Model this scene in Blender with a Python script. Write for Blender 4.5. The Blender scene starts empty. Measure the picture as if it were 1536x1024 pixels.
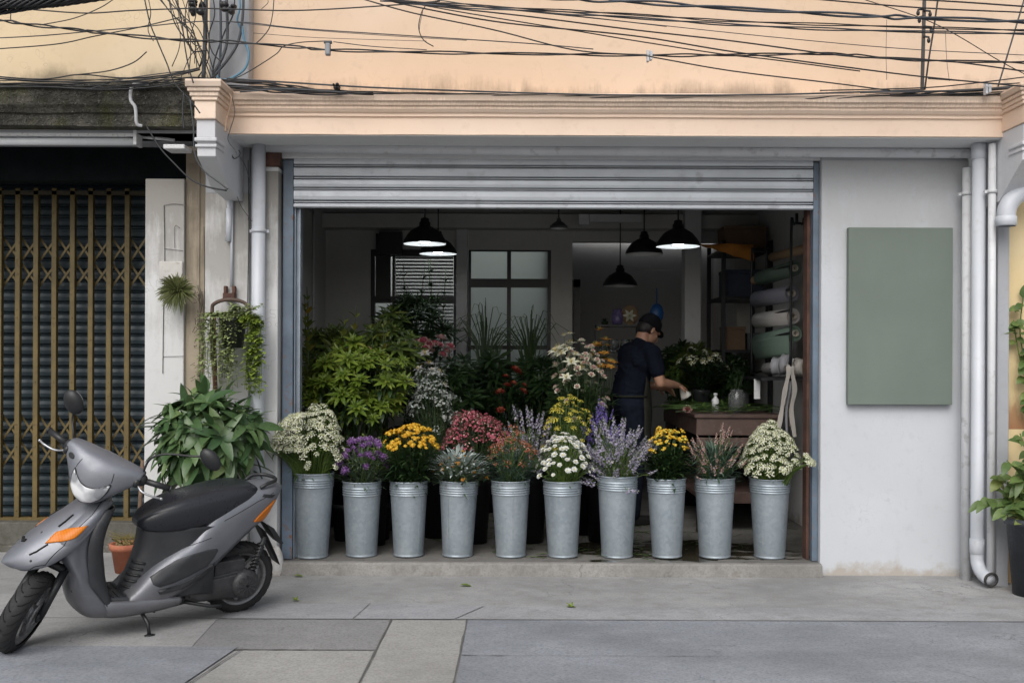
import bpy, bmesh, math, random
from mathutils import Vector, Matrix, noise
from mathutils.bvhtree import BVHTree
rnd = random.Random(7)
SC = bpy.context.scene
COL = SC.collection
PI = math.pi
# ---------------------------------------------------------------- camera model (measuring aid)
F, CX, CY, HZ, CAM_D, CAM_H, ROLL = 1519.0, 768.0, 512.0, 535.0, 7.0, 1.5, 0.0042
def P(px, py, Y):
    x = px + ROLL*(py-CY); y = py - ROLL*(px-CX)
    d = Y + CAM_D
    return Vector(((x-CX)/F*d, Y, CAM_H-(y-HZ)/F*d))
def PX(px, Y, py=520): return P(px, py, Y).x
def PZ(py, Y, px=768): return P(px, py, Y).z
# ---------------------------------------------------------------- materials
def newmat(name):
    m = bpy.data.materials.new(name); m.use_nodes = True
    nt = m.node_tree; b = nt.nodes['Principled BSDF']
    return m, nt, b
def N(nt, t, **kw):
    n = nt.nodes.new(t)
    for k, v in kw.items():
        if k in n.inputs: n.inputs[k].default_value = v
        else: setattr(n, k, v)
    return n
def ramp(nt, fac, stops, interp='LINEAR'):
    r = nt.nodes.new('ShaderNodeValToRGB'); r.color_ramp.interpolation = interp
    e = r.color_ramp.elements
    while len(e) < len(stops): e.new(0.5)
    for i, (p, c) in enumerate(stops):
        e[i].position = p; e[i].color = (c, c, c, 1) if not hasattr(c, '__len__') else (*c[:3], 1)
    nt.links.new(fac, r.inputs[0]); return r
def mixc(nt, fac, a, b, mode='MIX'):
    m = nt.nodes.new('ShaderNodeMix'); m.data_type = 'RGBA'; m.blend_type = mode
    for sock, v in ((m.inputs[0], fac), (m.inputs[6], a), (m.inputs[7], b)):
        if hasattr(v, 'default_value'): nt.links.new(v, sock)
        elif hasattr(v, '__len__'): sock.default_value = (*v[:3], 1)
        else: sock.default_value = v
    return m.outputs[2]
def math_(nt, op, a, b=0.0, c=None):
    m = nt.nodes.new('ShaderNodeMath'); m.operation = op
    for i, v in enumerate((a, b) if c is None else (a, b, c)):
        if hasattr(v, 'default_value'): nt.links.new(v, m.inputs[i])
        else: m.inputs[i].default_value = v
    return m.outputs[0]
def pos(nt, scale=(1, 1, 1), obj=False):
    if obj:
        src = nt.nodes.new('ShaderNodeTexCoord').outputs['Object']
    else:
        src = nt.nodes.new('ShaderNodeNewGeometry').outputs['Position']
    mp = nt.nodes.new('ShaderNodeMapping'); mp.inputs['Scale'].default_value = scale
    nt.links.new(src, mp.inputs[0]); return mp.outputs[0]
def noise_(nt, vec, scale, detail=4, rough=.55):
    n = nt.nodes.new('ShaderNodeTexNoise'); n.inputs['Scale'].default_value = scale
    n.inputs['Detail'].default_value = detail; n.inputs['Roughness'].default_value = rough
    nt.links.new(vec, n.inputs['Vector']); return n.outputs['Fac']
def bump(nt, b, h, strength=.2, dist=.01):
    n = nt.nodes.new('ShaderNodeBump'); n.inputs['Strength'].default_value = strength; n.inputs['Distance'].default_value = dist
    nt.links.new(h, n.inputs['Height']); nt.links.new(n.outputs[0], b.inputs['Normal'])
def plain(name, c, rough=.6, metal=0.0, var=.12, scale=9.0, bmp=0.0, c2=None, obj=True, spec=None, coat=0):
    """colour broken up by two scales of noise, optional bump and second (dirt / wear) colour"""
    m, nt, b = newmat(name)
    v = pos(nt, obj=obj)
    n1 = noise_(nt, v, scale, 5); n2 = noise_(nt, v, scale*5.3, 3)
    lo = [x*(1-var) for x in c]; hi = [min(1, x*(1+var)) for x in c]
    r = ramp(nt, n1, [(.3, lo), (.7, hi)])
    out = r.outputs[0]
    if c2 is not None:
        k = ramp(nt, n2, [(.56, 0), (.68, 1)])
        k2 = math_(nt, 'MULTIPLY', k.outputs[0], ramp(nt, n1, [(.4, 0), (.65, 1)]).outputs[0])
        out = mixc(nt, k2, out, c2)
    nt.links.new(out, b.inputs['Base Color'])
    rr = ramp(nt, n2, [(.3, max(.03, rough*.85)), (.7, min(1, rough*1.15))])
    nt.links.new(rr.outputs[0], b.inputs['Roughness'])
    b.inputs['Metallic'].default_value = metal
    if spec is not None: b.inputs['Specular IOR Level'].default_value = spec
    if coat: b.inputs['Coat Weight'].default_value = coat; b.inputs['Coat Roughness'].default_value = .12
    if bmp: bump(nt, b, n2, bmp, .006)
    return m
def leafmat(name, c1, c2, c3=None, rough=.45, trans=.25):
    """each leaf its own tone between c1 and c2 (c3: a few of another colour), slightly translucent"""
    m, nt, b = newmat(name)
    g = nt.nodes.new('ShaderNodeNewGeometry')
    st = [(0.0, c1), (.85, c2)] + ([(1.0, c3)] if c3 else [])
    r = ramp(nt, g.outputs['Random Per Island'], st)
    n = noise_(nt, pos(nt), 60, 2)
    col = mixc(nt, ramp(nt, n, [(.3, .0), (.7, .35)]).outputs[0], r.outputs[0], [x*.6 for x in c1])
    nt.links.new(col, b.inputs['Base Color']); b.inputs['Roughness'].default_value = rough
    t = nt.nodes.new('ShaderNodeBsdfTranslucent'); nt.links.new(col, t.inputs[0])
    mx = nt.nodes.new('ShaderNodeMixShader'); mx.inputs[0].default_value = trans
    nt.links.new(b.outputs[0], mx.inputs[1]); nt.links.new(t.outputs[0], mx.inputs[2])
    nt.links.new(mx.outputs[0], nt.nodes['Material Output'].inputs[0])
    return m
# ---------------------------------------------------------------- mesh builder
class MB:
    def __init__(s): s.v = []; s.f = []; s.m = []; s.sm = []
    def add(s, vs, fs, m=0, smooth=False):
        o = len(s.v); s.v += [tuple(v) for v in vs]
        for f in fs: s.f.append([o+i for i in f]); s.m.append(m); s.sm.append(smooth)
    def box(s, x0, x1, y0, y1, z0, z1, m=0):
        x0, x1 = sorted((x0, x1)); y0, y1 = sorted((y0, y1)); z0, z1 = sorted((z0, z1))
        s.add([(x0,y0,z0),(x1,y0,z0),(x1,y1,z0),(x0,y1,z0),(x0,y0,z1),(x1,y0,z1),(x1,y1,z1),(x0,y1,z1)],
              [(0,3,2,1),(4,5,6,7),(0,1,5,4),(1,2,6,5),(2,3,7,6),(3,0,4,7)], m)
        return s
    def bar(s, a, b, w, t, up=(0,0,1), m=0):
        """rectangular bar from a to b"""
        a, b = Vector(a), Vector(b); d = (b-a).normalized(); u = Vector(up)
        sd = d.cross(u)
        if sd.length < 1e-4: sd = d.cross(Vector((1,0,0)))
        sd.normalize(); u = sd.cross(d).normalized()
        vs = [p+sd*(w/2*i)+u*(t/2*j) for p in (a, b) for i, j in ((-1,-1),(1,-1),(1,1),(-1,1))]
        s.add(vs, [(0,1,2,3)[::-1],(4,5,6,7),(0,1,5,4),(1,2,6,5),(2,3,7,6),(3,0,4,7)], m)
        return s
    def tube(s, pts, r, n=8, m=0, cap=True):
        pts = [Vector(p) for p in pts]; k = len(pts)
        rs = r if hasattr(r, '__len__') else [r]*k
        prev = None; vs = []
        for i, p in enumerate(pts):
            d = (pts[min(i+1, k-1)]-pts[max(i-1, 0)])
            if d.length < 1e-9: d = Vector((0,0,1))
            d.normalize()
            if prev is None:
                a = d.orthogonal().normalized()
            else:
                a = prev - d*prev.dot(d)
                a = a.normalized() if a.length > 1e-6 else d.orthogonal().normalized()
            prev = a; b = d.cross(a)
            vs += [p+(a*math.cos(2*PI*j/n)+b*math.sin(2*PI*j/n))*rs[i] for j in range(n)]
        fs = [(i*n+j, i*n+(j+1)%n, (i+1)*n+(j+1)%n, (i+1)*n+j) for i in range(k-1) for j in range(n)]
        if cap: fs += [tuple(range(n))[::-1], tuple((k-1)*n+j for j in range(n))]
        s.add(vs, fs, m, True); return s
    def lathe(s, prof, c=(0,0,0), n=32, m=0, M=None):
        c = Vector(c); vs = []
        for r, z in prof:
            for j in range(n):
                a = 2*PI*j/n; p = Vector((r*math.cos(a), r*math.sin(a), z))
                vs.append(c+(M @ p if M else p))
        k = len(prof)
        s.add(vs, [(i*n+j, i*n+(j+1)%n, (i+1)*n+(j+1)%n, (i+1)*n+j) for i in range(k-1) for j in range(n)], m, True); return s
    def loft(s, rings, m=0, cap=True, closed=True, smooth=True):
        n = len(rings[0]); vs = [p for r in rings for p in r]; k = len(rings); w = n if closed else n-1
        fs = [(i*n+j, i*n+(j+1)%n, (i+1)*n+(j+1)%n, (i+1)*n+j) for i in range(k-1) for j in range(w)]
        if cap: fs += [tuple(range(n))[::-1], tuple((k-1)*n+j for j in range(n))]
        s.add(vs, fs, m, smooth); return s
    def prism(s, poly, axis, a, b, m=0):
        """polygon in the plane across the axis, extruded from a to b"""
        def q(p, t): return {'x': (t, p[0], p[1]), 'y': (p[0], t, p[1]), 'z': (p[0], p[1], t)}[axis]
        n = len(poly); vs = [q(p, a) for p in poly]+[q(p, b) for p in poly]
        s.add(vs, [tuple(range(n))[::-1], tuple(range(n, 2*n))]+[(i, (i+1)%n, n+(i+1)%n, n+i) for i in range(n)], m); return s
    def ell(s, c, r, M=None, nu=12, nv=8, m=0):
        c = Vector(c); r = r if hasattr(r, '__len__') else (r, r, r); vs = []
        for i in range(nv+1):
            t = PI*i/nv
            for j in range(nu):
                a = 2*PI*j/nu; p = Vector((r[0]*math.sin(t)*math.cos(a), r[1]*math.sin(t)*math.sin(a), r[2]*math.cos(t)))
                vs.append(c+(M @ p if M else p))
        s.add(vs, [(i*nu+j, (i+1)*nu+j, (i+1)*nu+(j+1)%nu, i*nu+(j+1)%nu) for i in range(nv) for j in range(nu)], m, True); return s
    def cap_(s, a, b, ra, rb, n=14, m=0):
        """tapered capsule (closed)"""
        a, b = Vector(a), Vector(b); d = (b-a).normalized(); pts = []; rs = []
        for i in range(4):
            t = PI/2*(i+.15)/4; pts.append(a-d*ra*math.cos(t)); rs.append(ra*math.sin(t))
        for i in range(5):
            pts.append(a.lerp(b, i/4)); rs.append(ra+(rb-ra)*i/4)
        for i in range(3, -1, -1):
            t = PI/2*(i+.15)/4; pts.append(b+d*rb*math.cos(t)); rs.append(rb*math.sin(t))
        return s.tube(pts, rs, n, m)
    def leaf(s, base, d, up, L, W, droop=.3, fold=.25, seg=4, m=0, shape=.45):
        base = Vector(base); d = Vector(d).normalized(); up = Vector(up)
        sd = d.cross(up)
        if sd.length < 1e-3: sd = d.orthogonal()
        sd.normalize(); u = sd.cross(d).normalized()
        vs = []; p = base.copy(); dd = d.copy(); step = L/seg
        for i in range(seg+1):
            t = i/seg
            w = W/2*(math.sin(PI*min(1, (t**(.7 if shape < .5 else 1.0))))**.8 if 0 < t < 1 else 0)
            nn = sd.cross(dd).normalized()
            if i in (0, seg): vs.append(p.copy())
            else: vs += [p-sd*w+nn*w*fold, p.copy(), p+sd*w+nn*w*fold]
            p = p+dd*step; dd = (dd-u*droop/seg*1.0-Vector((0,0,1))*droop/seg*.6).normalized()
        fs = [(0,2,1),(0,3,2)]
        for i in range(seg-2):
            o = 1+3*i; fs += [(o,o+1,o+4,o+3),(o+1,o+2,o+5,o+4)]
        o = 1+3*(seg-2); e = len(vs)-1; fs += [(o,o+1,e),(o+1,o+2,e)]
        s.add(vs, fs, m, True); return s
    def blade(s, pts, w, nrm=(0,-1,0), m=0):
        """ribbon along points tapering to its tip"""
        pts = [Vector(p) for p in pts]; k = len(pts); vs = []
        for i, p in enumerate(pts):
            d = pts[min(i+1,k-1)]-pts[max(i-1,0)]; sd = d.cross(Vector(nrm))
            sd = sd.normalized() if sd.length > 1e-6 else Vector((1,0,0))
            ww = w if not hasattr(w, '__len__') else w[i]
            if not hasattr(w, '__len__'): ww = w*(1-(i/(k-1))**2*.9)
            vs += [p-sd*ww/2, p+sd*ww/2]
        s.add(vs, [(2*i,2*i+1,2*i+3,2*i+2) for i in range(k-1)], m, True); return s
    def xf(s, M):
        s.v = [tuple(M @ Vector(v)) for v in s.v]; return s
    def mesh(s, name, mats, off=Vector((0,0,0))):
        me = bpy.data.meshes.new(name)
        me.from_pydata([(v[0]-off.x, v[1]-off.y, v[2]-off.z) for v in s.v], [], s.f)
        for mt in (mats if isinstance(mats, (list, tuple)) else [mats]): me.materials.append(mt)
        me.polygons.foreach_set('material_index', s.m); me.polygons.foreach_set('use_smooth', s.sm); me.update()
        return me
def origin(o):
    v = Vector((0,0,0))
    while o is not None: v = v+Vector(o.location); o = o.parent
    return v
def tag(o, label=None, cat=None, group=None, kind=None):
    for k, v in (('label', label), ('category', cat), ('group', group), ('kind', kind)):
        if v: o[k] = v
    return o
def thing(name, label, cat, loc=(0,0,0), group=None):
    o = bpy.data.objects.new(name, None); COL.objects.link(o); o.location = loc; o.empty_display_size = .1
    return tag(o, label, cat, group)
def obj(name, mb, mats, parent=None, bevel=0, sub=0, local=False, smooth=None, at=None):
    """one mesh object; vertices are world positions unless local; a top-level one gets its origin at `at`"""
    off = Vector((0,0,0)) if local else (origin(parent) if parent else Vector(at if at else (0,0,0)))
    me = mb.mesh(name, mats, off)
    o = bpy.data.objects.new(name, me); COL.objects.link(o)
    if parent: o.parent = parent
    elif at: o.location = at
    if bevel:
        b = o.modifiers.new('bevel', 'BEVEL'); b.width = bevel; b.segments = 2; b.limit_method = 'ANGLE'; b.angle_limit = math.radians(40)
        b.harden_normals = False
    if sub:
        b = o.modifiers.new('subdivision', 'SUBSURF'); b.levels = sub; b.render_levels = sub
    return o
def link_copy(name, me, parent, M):
    o = bpy.data.objects.new(name, me); COL.objects.link(o); o.parent = parent; o.matrix_local = M; return o
def U(a, b): return rnd.uniform(a, b)
def rot_to(d):
    return Vector((0,0,1)).rotation_difference(Vector(d).normalized()).to_matrix()
def spline(pts, n=6):
    """Catmull-Rom through points"""
    pts = [Vector(p) for p in pts]
    if len(pts) < 3: return [pts[0].lerp(pts[-1], i/n) for i in range(n+1)]
    q = [pts[0]*2-pts[1]]+pts+[pts[-1]*2-pts[-2]]; out = []
    for i in range(1, len(q)-2):
        a, b, c, d = q[i-1], q[i], q[i+1], q[i+2]
        for j in range(n):
            t = j/n
            out.append(.5*((2*b)+(c-a)*t+(2*a-5*b+4*c-d)*t*t+(3*b-a-3*c+d)*t**3))
    out.append(pts[-1]); return out
# ================================================================ wall materials with stains
def wallmat(name, base, mott=.08, stain=(.12,.10,.08), z_stain=None, up=True, amount=.7, reach=.3, streak=9.0, splash=None, rough=.8, cracks=0.0, hi=None):
    """painted render: mottling, dirt runs starting at z_stain (above it going up, or hanging below), splash dirt at the foot"""
    m, nt, b = newmat(name)
    v = pos(nt); sep = nt.nodes.new('ShaderNodeSeparateXYZ'); nt.links.new(v, sep.inputs[0]); z = sep.outputs[2]
    n1 = noise_(nt, v, 1.3, 5, .6); n2 = noise_(nt, v, 14, 5, .6)
    c = ramp(nt, n1, [(.3, [x*(1-mott) for x in base]), (.7, [min(1, x*(1+mott*.6)) for x in base])]).outputs[0]
    if hi is not None:
        c = mixc(nt, ramp(nt, noise_(nt, v, .8, 3), [(.45, 0), (.65, .8)]).outputs[0], c, hi)
    c = mixc(nt, ramp(nt, n2, [(.55, 0), (.78, .35)]).outputs[0], c, [x*.72 for x in base])
    if z_stain is not None:
        d = math_(nt, 'SUBTRACT', z, z_stain) if up else math_(nt, 'SUBTRACT', z_stain, z)
        fall = ramp(nt, math_(nt, 'DIVIDE', d, reach), [(0.0, 1), (.18, .72), (1.0, 0)]).outputs[0]
        pos_ok = math_(nt, 'GREATER_THAN', d, -0.02)
        st = noise_(nt, pos(nt, (streak, streak, .55)), 3.0, 6, .7)
        st2 = noise_(nt, v, 2.2, 5, .65)
        a = math_(nt, 'ADD', math_(nt, 'MULTIPLY', st, .55), math_(nt, 'MULTIPLY', st2, .55))
        a = math_(nt, 'ADD', a, math_(nt, 'MULTIPLY', fall, .42))
        k = ramp(nt, a, [(.66, 0), (.84, 1)]).outputs[0]
        k = math_(nt, 'MULTIPLY', math_(nt, 'MULTIPLY', k, math_(nt, 'POWER', fall, .6)), math_(nt, 'MULTIPLY', pos_ok, amount))
        c = mixc(nt, k, c, stain)
    if splash is not None:
        zz, colr = splash
        d = math_(nt, 'DIVIDE', math_(nt, 'SUBTRACT', z, 0), zz)
        a = math_(nt, 'SUBTRACT', math_(nt, 'ADD', noise_(nt, v, 5, 5, .7), .25), math_(nt, 'MULTIPLY', d, .5))
        c = mixc(nt, ramp(nt, a, [(.5, 0), (.72, .75)]).outputs[0], c, colr)
    if cracks:
        vo = nt.nodes.new('ShaderNodeTexVoronoi'); vo.feature = 'DISTANCE_TO_EDGE'; vo.inputs['Scale'].default_value = 2.2
        wv = nt.nodes.new('ShaderNodeVectorMath'); wv.operation = 'ADD'; nt.links.new(v, wv.inputs[0])
        nn = nt.nodes.new('ShaderNodeTexNoise'); nn.inputs['Scale'].default_value = 6; nt.links.new(v, nn.inputs['Vector'])
        nt.links.new(nn.outputs['Color'], wv.inputs[1]); nt.links.new(wv.outputs[0], vo.inputs['Vector'])
        k = ramp(nt, vo.outputs['Distance'], [(.0, cracks), (.012, 0)]).outputs[0]
        k = math_(nt, 'MULTIPLY', k, ramp(nt, n1, [(.5, 0), (.6, 1)]).outputs[0])
        c = mixc(nt, k, c, [x*.4 for x in base])
    nt.links.new(c, b.inputs['Base Color']); b.inputs['Roughness'].default_value = rough
    b.inputs['Specular IOR Level'].default_value = .3
    bump(nt, b, noise_(nt, v, 38, 6, .7), .18, .004)
    return m
PEACH = wallmat('peach_paint', (.67,.50,.36), .06, (.13,.10,.075), 3.2, True, .85, .24, 3.0, hi=(.71,.55,.42), cracks=.25)
PEACHTRIM = wallmat('peach_trim', (.82,.63,.49), .05, (.10,.08,.065), 3.175, False, .42, .11, 26, hi=(.85,.69,.56))
CREAM = wallmat('cream_paint', (.66,.52,.345), .09, (.085,.075,.055), 3.28, True, 1.0, .22, 1.3, hi=(.70,.58,.42), cracks=.4)
MOSS = wallmat('mossy_carved_stone', (.085,.078,.055), .5, (.02,.02,.016), 3.02, True, .9, .3, 5, rough=.95)
def carve(m):
    nt = m.node_tree; b = nt.nodes['Principled BSDF']; v = pos(nt)
    vo = nt.nodes.new('ShaderNodeTexVoronoi'); vo.inputs['Scale'].default_value = 11; vo.inputs['Detail'].default_value = 2
    wv = nt.nodes.new('ShaderNodeVectorMath'); wv.operation = 'ADD'; nt.links.new(v, wv.inputs[0]); nn = nt.nodes.new('ShaderNodeTexNoise'); nn.inputs['Scale'].default_value = 7
    nt.links.new(v, nn.inputs['Vector']); nt.links.new(nn.outputs['Color'], wv.inputs[1]); nt.links.new(wv.outputs[0], vo.inputs['Vector'])
    n1 = noise_(nt, v, 3.2, 6, .65); n2 = noise_(nt, v, 42, 4, .7)
    c = ramp(nt, n1, [(.30, (.018,.018,.015)), (.5, (.075,.072,.06)), (.7, (.19,.18,.15))]).outputs[0]
    c = mixc(nt, ramp(nt, noise_(nt, v, 4.6, 4), [(.52, 0), (.68, .7)]).outputs[0], c, (.075,.078,.025))
    c = mixc(nt, ramp(nt, n2, [(.60, 0), (.70, .75)]).outputs[0], c, (.27,.26,.23))
    c = mixc(nt, ramp(nt, n2, [(.30, .7), (.42, 0)]).outputs[0], c, (.012,.012,.010))
    nt.links.new(c, b.inputs['Base Color'])
    bump(nt, b, math_(nt, 'ADD', math_(nt, 'MULTIPLY', vo.outputs['Distance'], .8), math_(nt, 'MULTIPLY', n2, .5)), .9, .02)
carve(MOSS)
WHITE = wallmat('white_paint', (.53,.55,.58), .06, (.36,.34,.31), 2.93, False, .38, 1.6, 2.2, splash=(.16, (.36,.31,.25)), cracks=.18)
PILLARWHITE = wallmat('pillar_white_paint', (.60,.60,.60), .06, (.16,.14,.11), 2.75, False, .75, 1.6, 4, splash=(.45, (.34,.29,.22)), cracks=.6)
BEIGE = wallmat('weathered_beige_paint', (.40,.34,.26), .3, (.12,.10,.075), 2.9, False, .9, 2.2, 6, splash=(.8, (.2,.17,.13)), cracks=.6)
SOFFIT = wallmat('grey_soffit_paint', (.72,.72,.72), .06, cracks=.3)
CORBEL = wallmat('grey_corbel_paint', (.62,.625,.65), .06, cracks=.3)
YELLOW = wallmat('yellow_paint', (.70,.55,.31), .1, (.25,.08,.03), 1.05, True, .8, .5, 6, hi=(.76,.65,.44), splash=(1.1, (.42,.25,.12)))
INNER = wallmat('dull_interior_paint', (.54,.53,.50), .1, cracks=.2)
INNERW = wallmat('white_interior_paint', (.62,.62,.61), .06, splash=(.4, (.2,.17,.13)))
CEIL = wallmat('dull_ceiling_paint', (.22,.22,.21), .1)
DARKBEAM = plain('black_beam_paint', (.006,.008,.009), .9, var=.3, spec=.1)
GREYCONC = wallmat('grey_concrete', (.36,.37,.39), .15, (.1,.1,.1), None, cracks=.2)
PVC = plain('grey_white_pipe_paint', (.53,.555,.60), .42, var=.05, scale=3, c2=(.50,.51,.52), obj=False)
PVC2 = plain('dull_pipe_paint', (.62,.63,.65), .5, var=.07, scale=3, c2=(.42,.42,.42), obj=False)
PIPEGREY = plain('blue_grey_conduit', (.33,.37,.43), .4, var=.1)
BLUEFRAME = plain('worn_blue_paint', (.115,.155,.205), .45, var=.25, scale=5, c2=(.20,.09,.05), obj=False)
RUST = plain('rust', (.085,.040,.028), .85, var=.4, scale=7, obj=False)
RAIL = plain('guide_rail_steel', (.25,.29,.34), .4, .3, var=.15)
GALV_SH = plain('galvanised_slat', (.49,.515,.55), .42, .35, var=.10, scale=2.2, c2=(.36,.37,.39), obj=False)
DARKSLAT = plain('dark_blue_slat', (.019,.034,.043), .5, .0, var=.3, scale=2.5, obj=False)
BRASS = plain('tarnished_brass_paint', (.135,.097,.033), .5, .15, var=.25, scale=6, c2=(.075,.04,.015), obj=False)
DARKVOID = plain('near_black_paint', (.02,.02,.02), .8)  # even near-black coat for ceiling, cables and spacers
# ---------------------------------------------------------------- ground
def groundmat(name, base, var=.12, c2=None, weave=.25, sc=1.0, wet=None):
    m, nt, b = newmat(name); v = pos(nt)
    n1 = noise_(nt, v, 1.1*sc, 6, .62); n2 = noise_(nt, v, 7*sc, 5, .6); n3 = noise_(nt, v, 75, 3, .6)
    c = ramp(nt, n1, [(.28, [x*(1-var) for x in base]), (.72, [x*(1+var) for x in base])]).outputs[0]
    c = mixc(nt, ramp(nt, n2, [(.48, 0), (.72, .6)]).outputs[0], c, c2 or [x*.7 for x in base])
    c = mixc(nt, ramp(nt, noise_(nt, pos(nt, (1,1.8,1)), .75, 6, .7), [(.44, 0), (.62, .62)]).outputs[0], c, [x*.62 for x in base])
    c = mixc(nt, ramp(nt, noise_(nt, v, 33, 3, .6), [(.66, 0), (.74, .55)]).outputs[0], c, [x*.5 for x in base])
    c = mixc(nt, ramp(nt, noise_(nt, v, 3.1, 5, .7), [(.60, 0), (.72, .35)]).outputs[0], c, [min(1,x*1.35) for x in base])
    c = mixc(nt, ramp(nt, n3, [(.36, weave*1.3), (.56, 0)]).outputs[0], c, [x*.45 for x in base])
    vo = nt.nodes.new('ShaderNodeTexVoronoi'); vo.feature = 'DISTANCE_TO_EDGE'; vo.inputs['Scale'].default_value = .9
    wv = nt.nodes.new('ShaderNodeVectorMath'); wv.operation = 'ADD'; nt.links.new(v, wv.inputs[0])
    nn = nt.nodes.new('ShaderNodeTexNoise'); nn.inputs['Scale'].default_value = 2.5; nn.inputs['Detail'].default_value = 5; nt.links.new(v, nn.inputs['Vector'])
    nt.links.new(nn.outputs['Color'], wv.inputs[1]); nt.links.new(wv.outputs[0], vo.inputs['Vector'])
    k = math_(nt, 'MULTIPLY', ramp(nt, vo.outputs['Distance'], [(.0, .6), (.008, 0)]).outputs[0], ramp(nt, n1, [(.5, 0), (.58, 1)]).outputs[0])
    c = mixc(nt, k, c, [x*.35 for x in base])
    rough = ramp(nt, n2, [(.3, .72), (.7, .92)]).outputs[0]
    if wet:
        x0, y0, dx, dy = wet
        sep = nt.nodes.new('ShaderNodeSeparateXYZ'); nt.links.new(v, sep.inputs[0])
        ax = math_(nt, 'POWER', math_(nt, 'DIVIDE', math_(nt, 'SUBTRACT', sep.outputs[0], x0), dx), 2)
        ay = math_(nt, 'POWER', math_(nt, 'DIVIDE', math_(nt, 'SUBTRACT', sep.outputs[1], y0), dy), 2)
        d = math_(nt, 'SUBTRACT', 1.05, math_(nt, 'ADD', ax, ay))
        w = math_(nt, 'ADD', d, math_(nt, 'MULTIPLY', math_(nt, 'SUBTRACT', noise_(nt, pos(nt, (1,2.2,1)), 2.6, 5, .6), .5), 3.4))
        wk = ramp(nt, w, [(.45, 0), (.62, 1)]).outputs[0]
        c = mixc(nt, wk, c, (.035,.032,.022))
        rough = math_(nt, 'ADD', math_(nt, 'MULTIPLY', rough, math_(nt, 'SUBTRACT', 1, wk)), math_(nt, 'MULTIPLY', wk, .08))
    nt.links.new(c, b.inputs['Base Color'])
    if hasattr(rough, 'default_value'): nt.links.new(rough, b.inputs['Roughness'])
    b.inputs['Specular IOR Level'].default_value = .35
    bump(nt, b, math_(nt, 'ADD', math_(nt, 'MULTIPLY', n3, .6), n2), .3, .004)
    return m
G_PAVE = groundmat('pavement_concrete', (.34,.34,.34), .16, (.23,.225,.215))
G_ROAD = groundmat('bluish_tarmac', (.265,.282,.312), .17, (.32,.33,.355), .35)
G_STRIP = groundmat('pale_kerb_concrete', (.34,.345,.365), .08, (.27,.27,.28))
G_STRIP2 = groundmat('worn_kerb_concrete', (.345,.35,.365), .10, (.22,.215,.205))
G_LIGHT = groundmat('pale_slab_concrete', (.355,.352,.34), .10, (.29,.285,.265), .3)
G_DARK = groundmat('dark_slab_concrete', (.262,.262,.264), .14, (.26,.26,.26), .35)
G_SHOP = groundmat('shop_floor_concrete', (.185,.178,.165), .18, (.10,.095,.085), wet=(1.25, .42, 1.25, .55))
G_EDGE = groundmat('worn_step_concrete', (.275,.266,.252), .2, (.16,.145,.125), sc=2.5)
g = MB(); g.add([(-60,-50,-.004),(60,-50,-.004),(60,60,-.004),(-60,60,-.004)], [(0,1,2,3)])
tag(obj('ground', g, G_PAVE), kind='structure')
def sheet(name, poly, z, mat):
    g = MB(); n = len(poly); g.add([(x,y,z) for x,y in poly], [tuple(range(n))]); return tag(obj(name, g, mat), kind='structure')
sheet('pavement', [(-9,-2.75),(9,-2.75),(9,1.2),(-9,1.2)][0:4], 0.0, G_PAVE)
Y1, Y2 = -.86, -1.235
sheet('road', [(-.262,-9),(14,-9),(14,Y2),(-.247,Y2)], .004, G_ROAD)
sheet('kerb_strip', [(-1.66,Y2+.004),(-.905,Y2+.004),(-.86,Y1-.03),(-1.62,Y1-.01)], .004, G_STRIP)
sheet('kerb_strip', [(-.895,Y2+.004),(-.33,Y2+.004),(-.16,Y1-.05),(-.845,Y1-.01)], .005, G_STRIP)
sheet('kerb_strip', [(-.32,Y2+.006),(9,Y2+.006),(9,Y1-.1),(-.15,Y1-.06)], .0045, G_STRIP2)
sheet('paving_slab', [(-.70,-3.3),(-.275,-3.3),(-.252,Y2-.008),(-.672,Y2-.008)], .004, G_LIGHT)
sheet('paving_slab', [(-1.63,-1.84),(-.69,-1.84),(-.677,Y2-.008),(-1.66,Y2-.008)], .004, G_DARK)
sheet('paving_slab', [(-3.2,-1.84),(-1.64,-1.84),(-1.67,Y2-.008),(-3.2,Y2-.008)], .004, G_PAVE)
sheet('paving_slab', [(-1.62,-3.3),(-.71,-3.3),(-.695,-1.85),(-1.36,-1.85)], .004, G_LIGHT)
sheet('paving_slab', [(-5,-3.3),(-1.63,-3.3),(-1.40,-1.80),(-5,-1.80)], .008, G_ROAD)
G_JOINT = plain('dark_joint_grit', (.115,.112,.107), .95, obj=False)
def joint(a, b, w, z=.0085):
    a, b = Vector((*a, z)), Vector((*b, z)); g = MB(); n = 40; sd = (b-a).cross(Vector((0,0,1))).normalized(); vs = []
    for i in range(n+1):
        t = i/n; ww = w*.72*(.35+1.1*noise.noise(Vector((t*9+a.x*3, a.y, 0)))**2*3+.2*rnd.random()); p = a.lerp(b, t)+sd*.006*noise.noise(Vector((t*6, a.y*5, 2)))
        vs += [p-sd*ww/2, p+sd*ww/2]
    g.add(vs, [(2*i, 2*i+1, 2*i+3, 2*i+2) for i in range(n)])
    return g
jm = MB()
for a, b, w in (((-3.2,Y2),(9,Y2),.016),((-.68,Y2),(-.70,-3.3),.022),((-.25,Y2),(-.27,-3.3),.018),((-1.65,-1.845),(-.69,-1.845),.016),((-.262,-1.93),(1.1,-1.93),.007),
                ((-1.37,-1.85),(-1.63,-3.3),.016),((-1.62,Y1-.01),(-.85,Y1-.01),.006),((-.9,Y2),(-.85,Y1),.008)):
    g = joint(a, b, w); jm.add(g.v, g.f)
tag(obj('pavement_joint', jm, G_JOINT), kind='structure')
FZ = .088      # level of the shop floor
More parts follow.
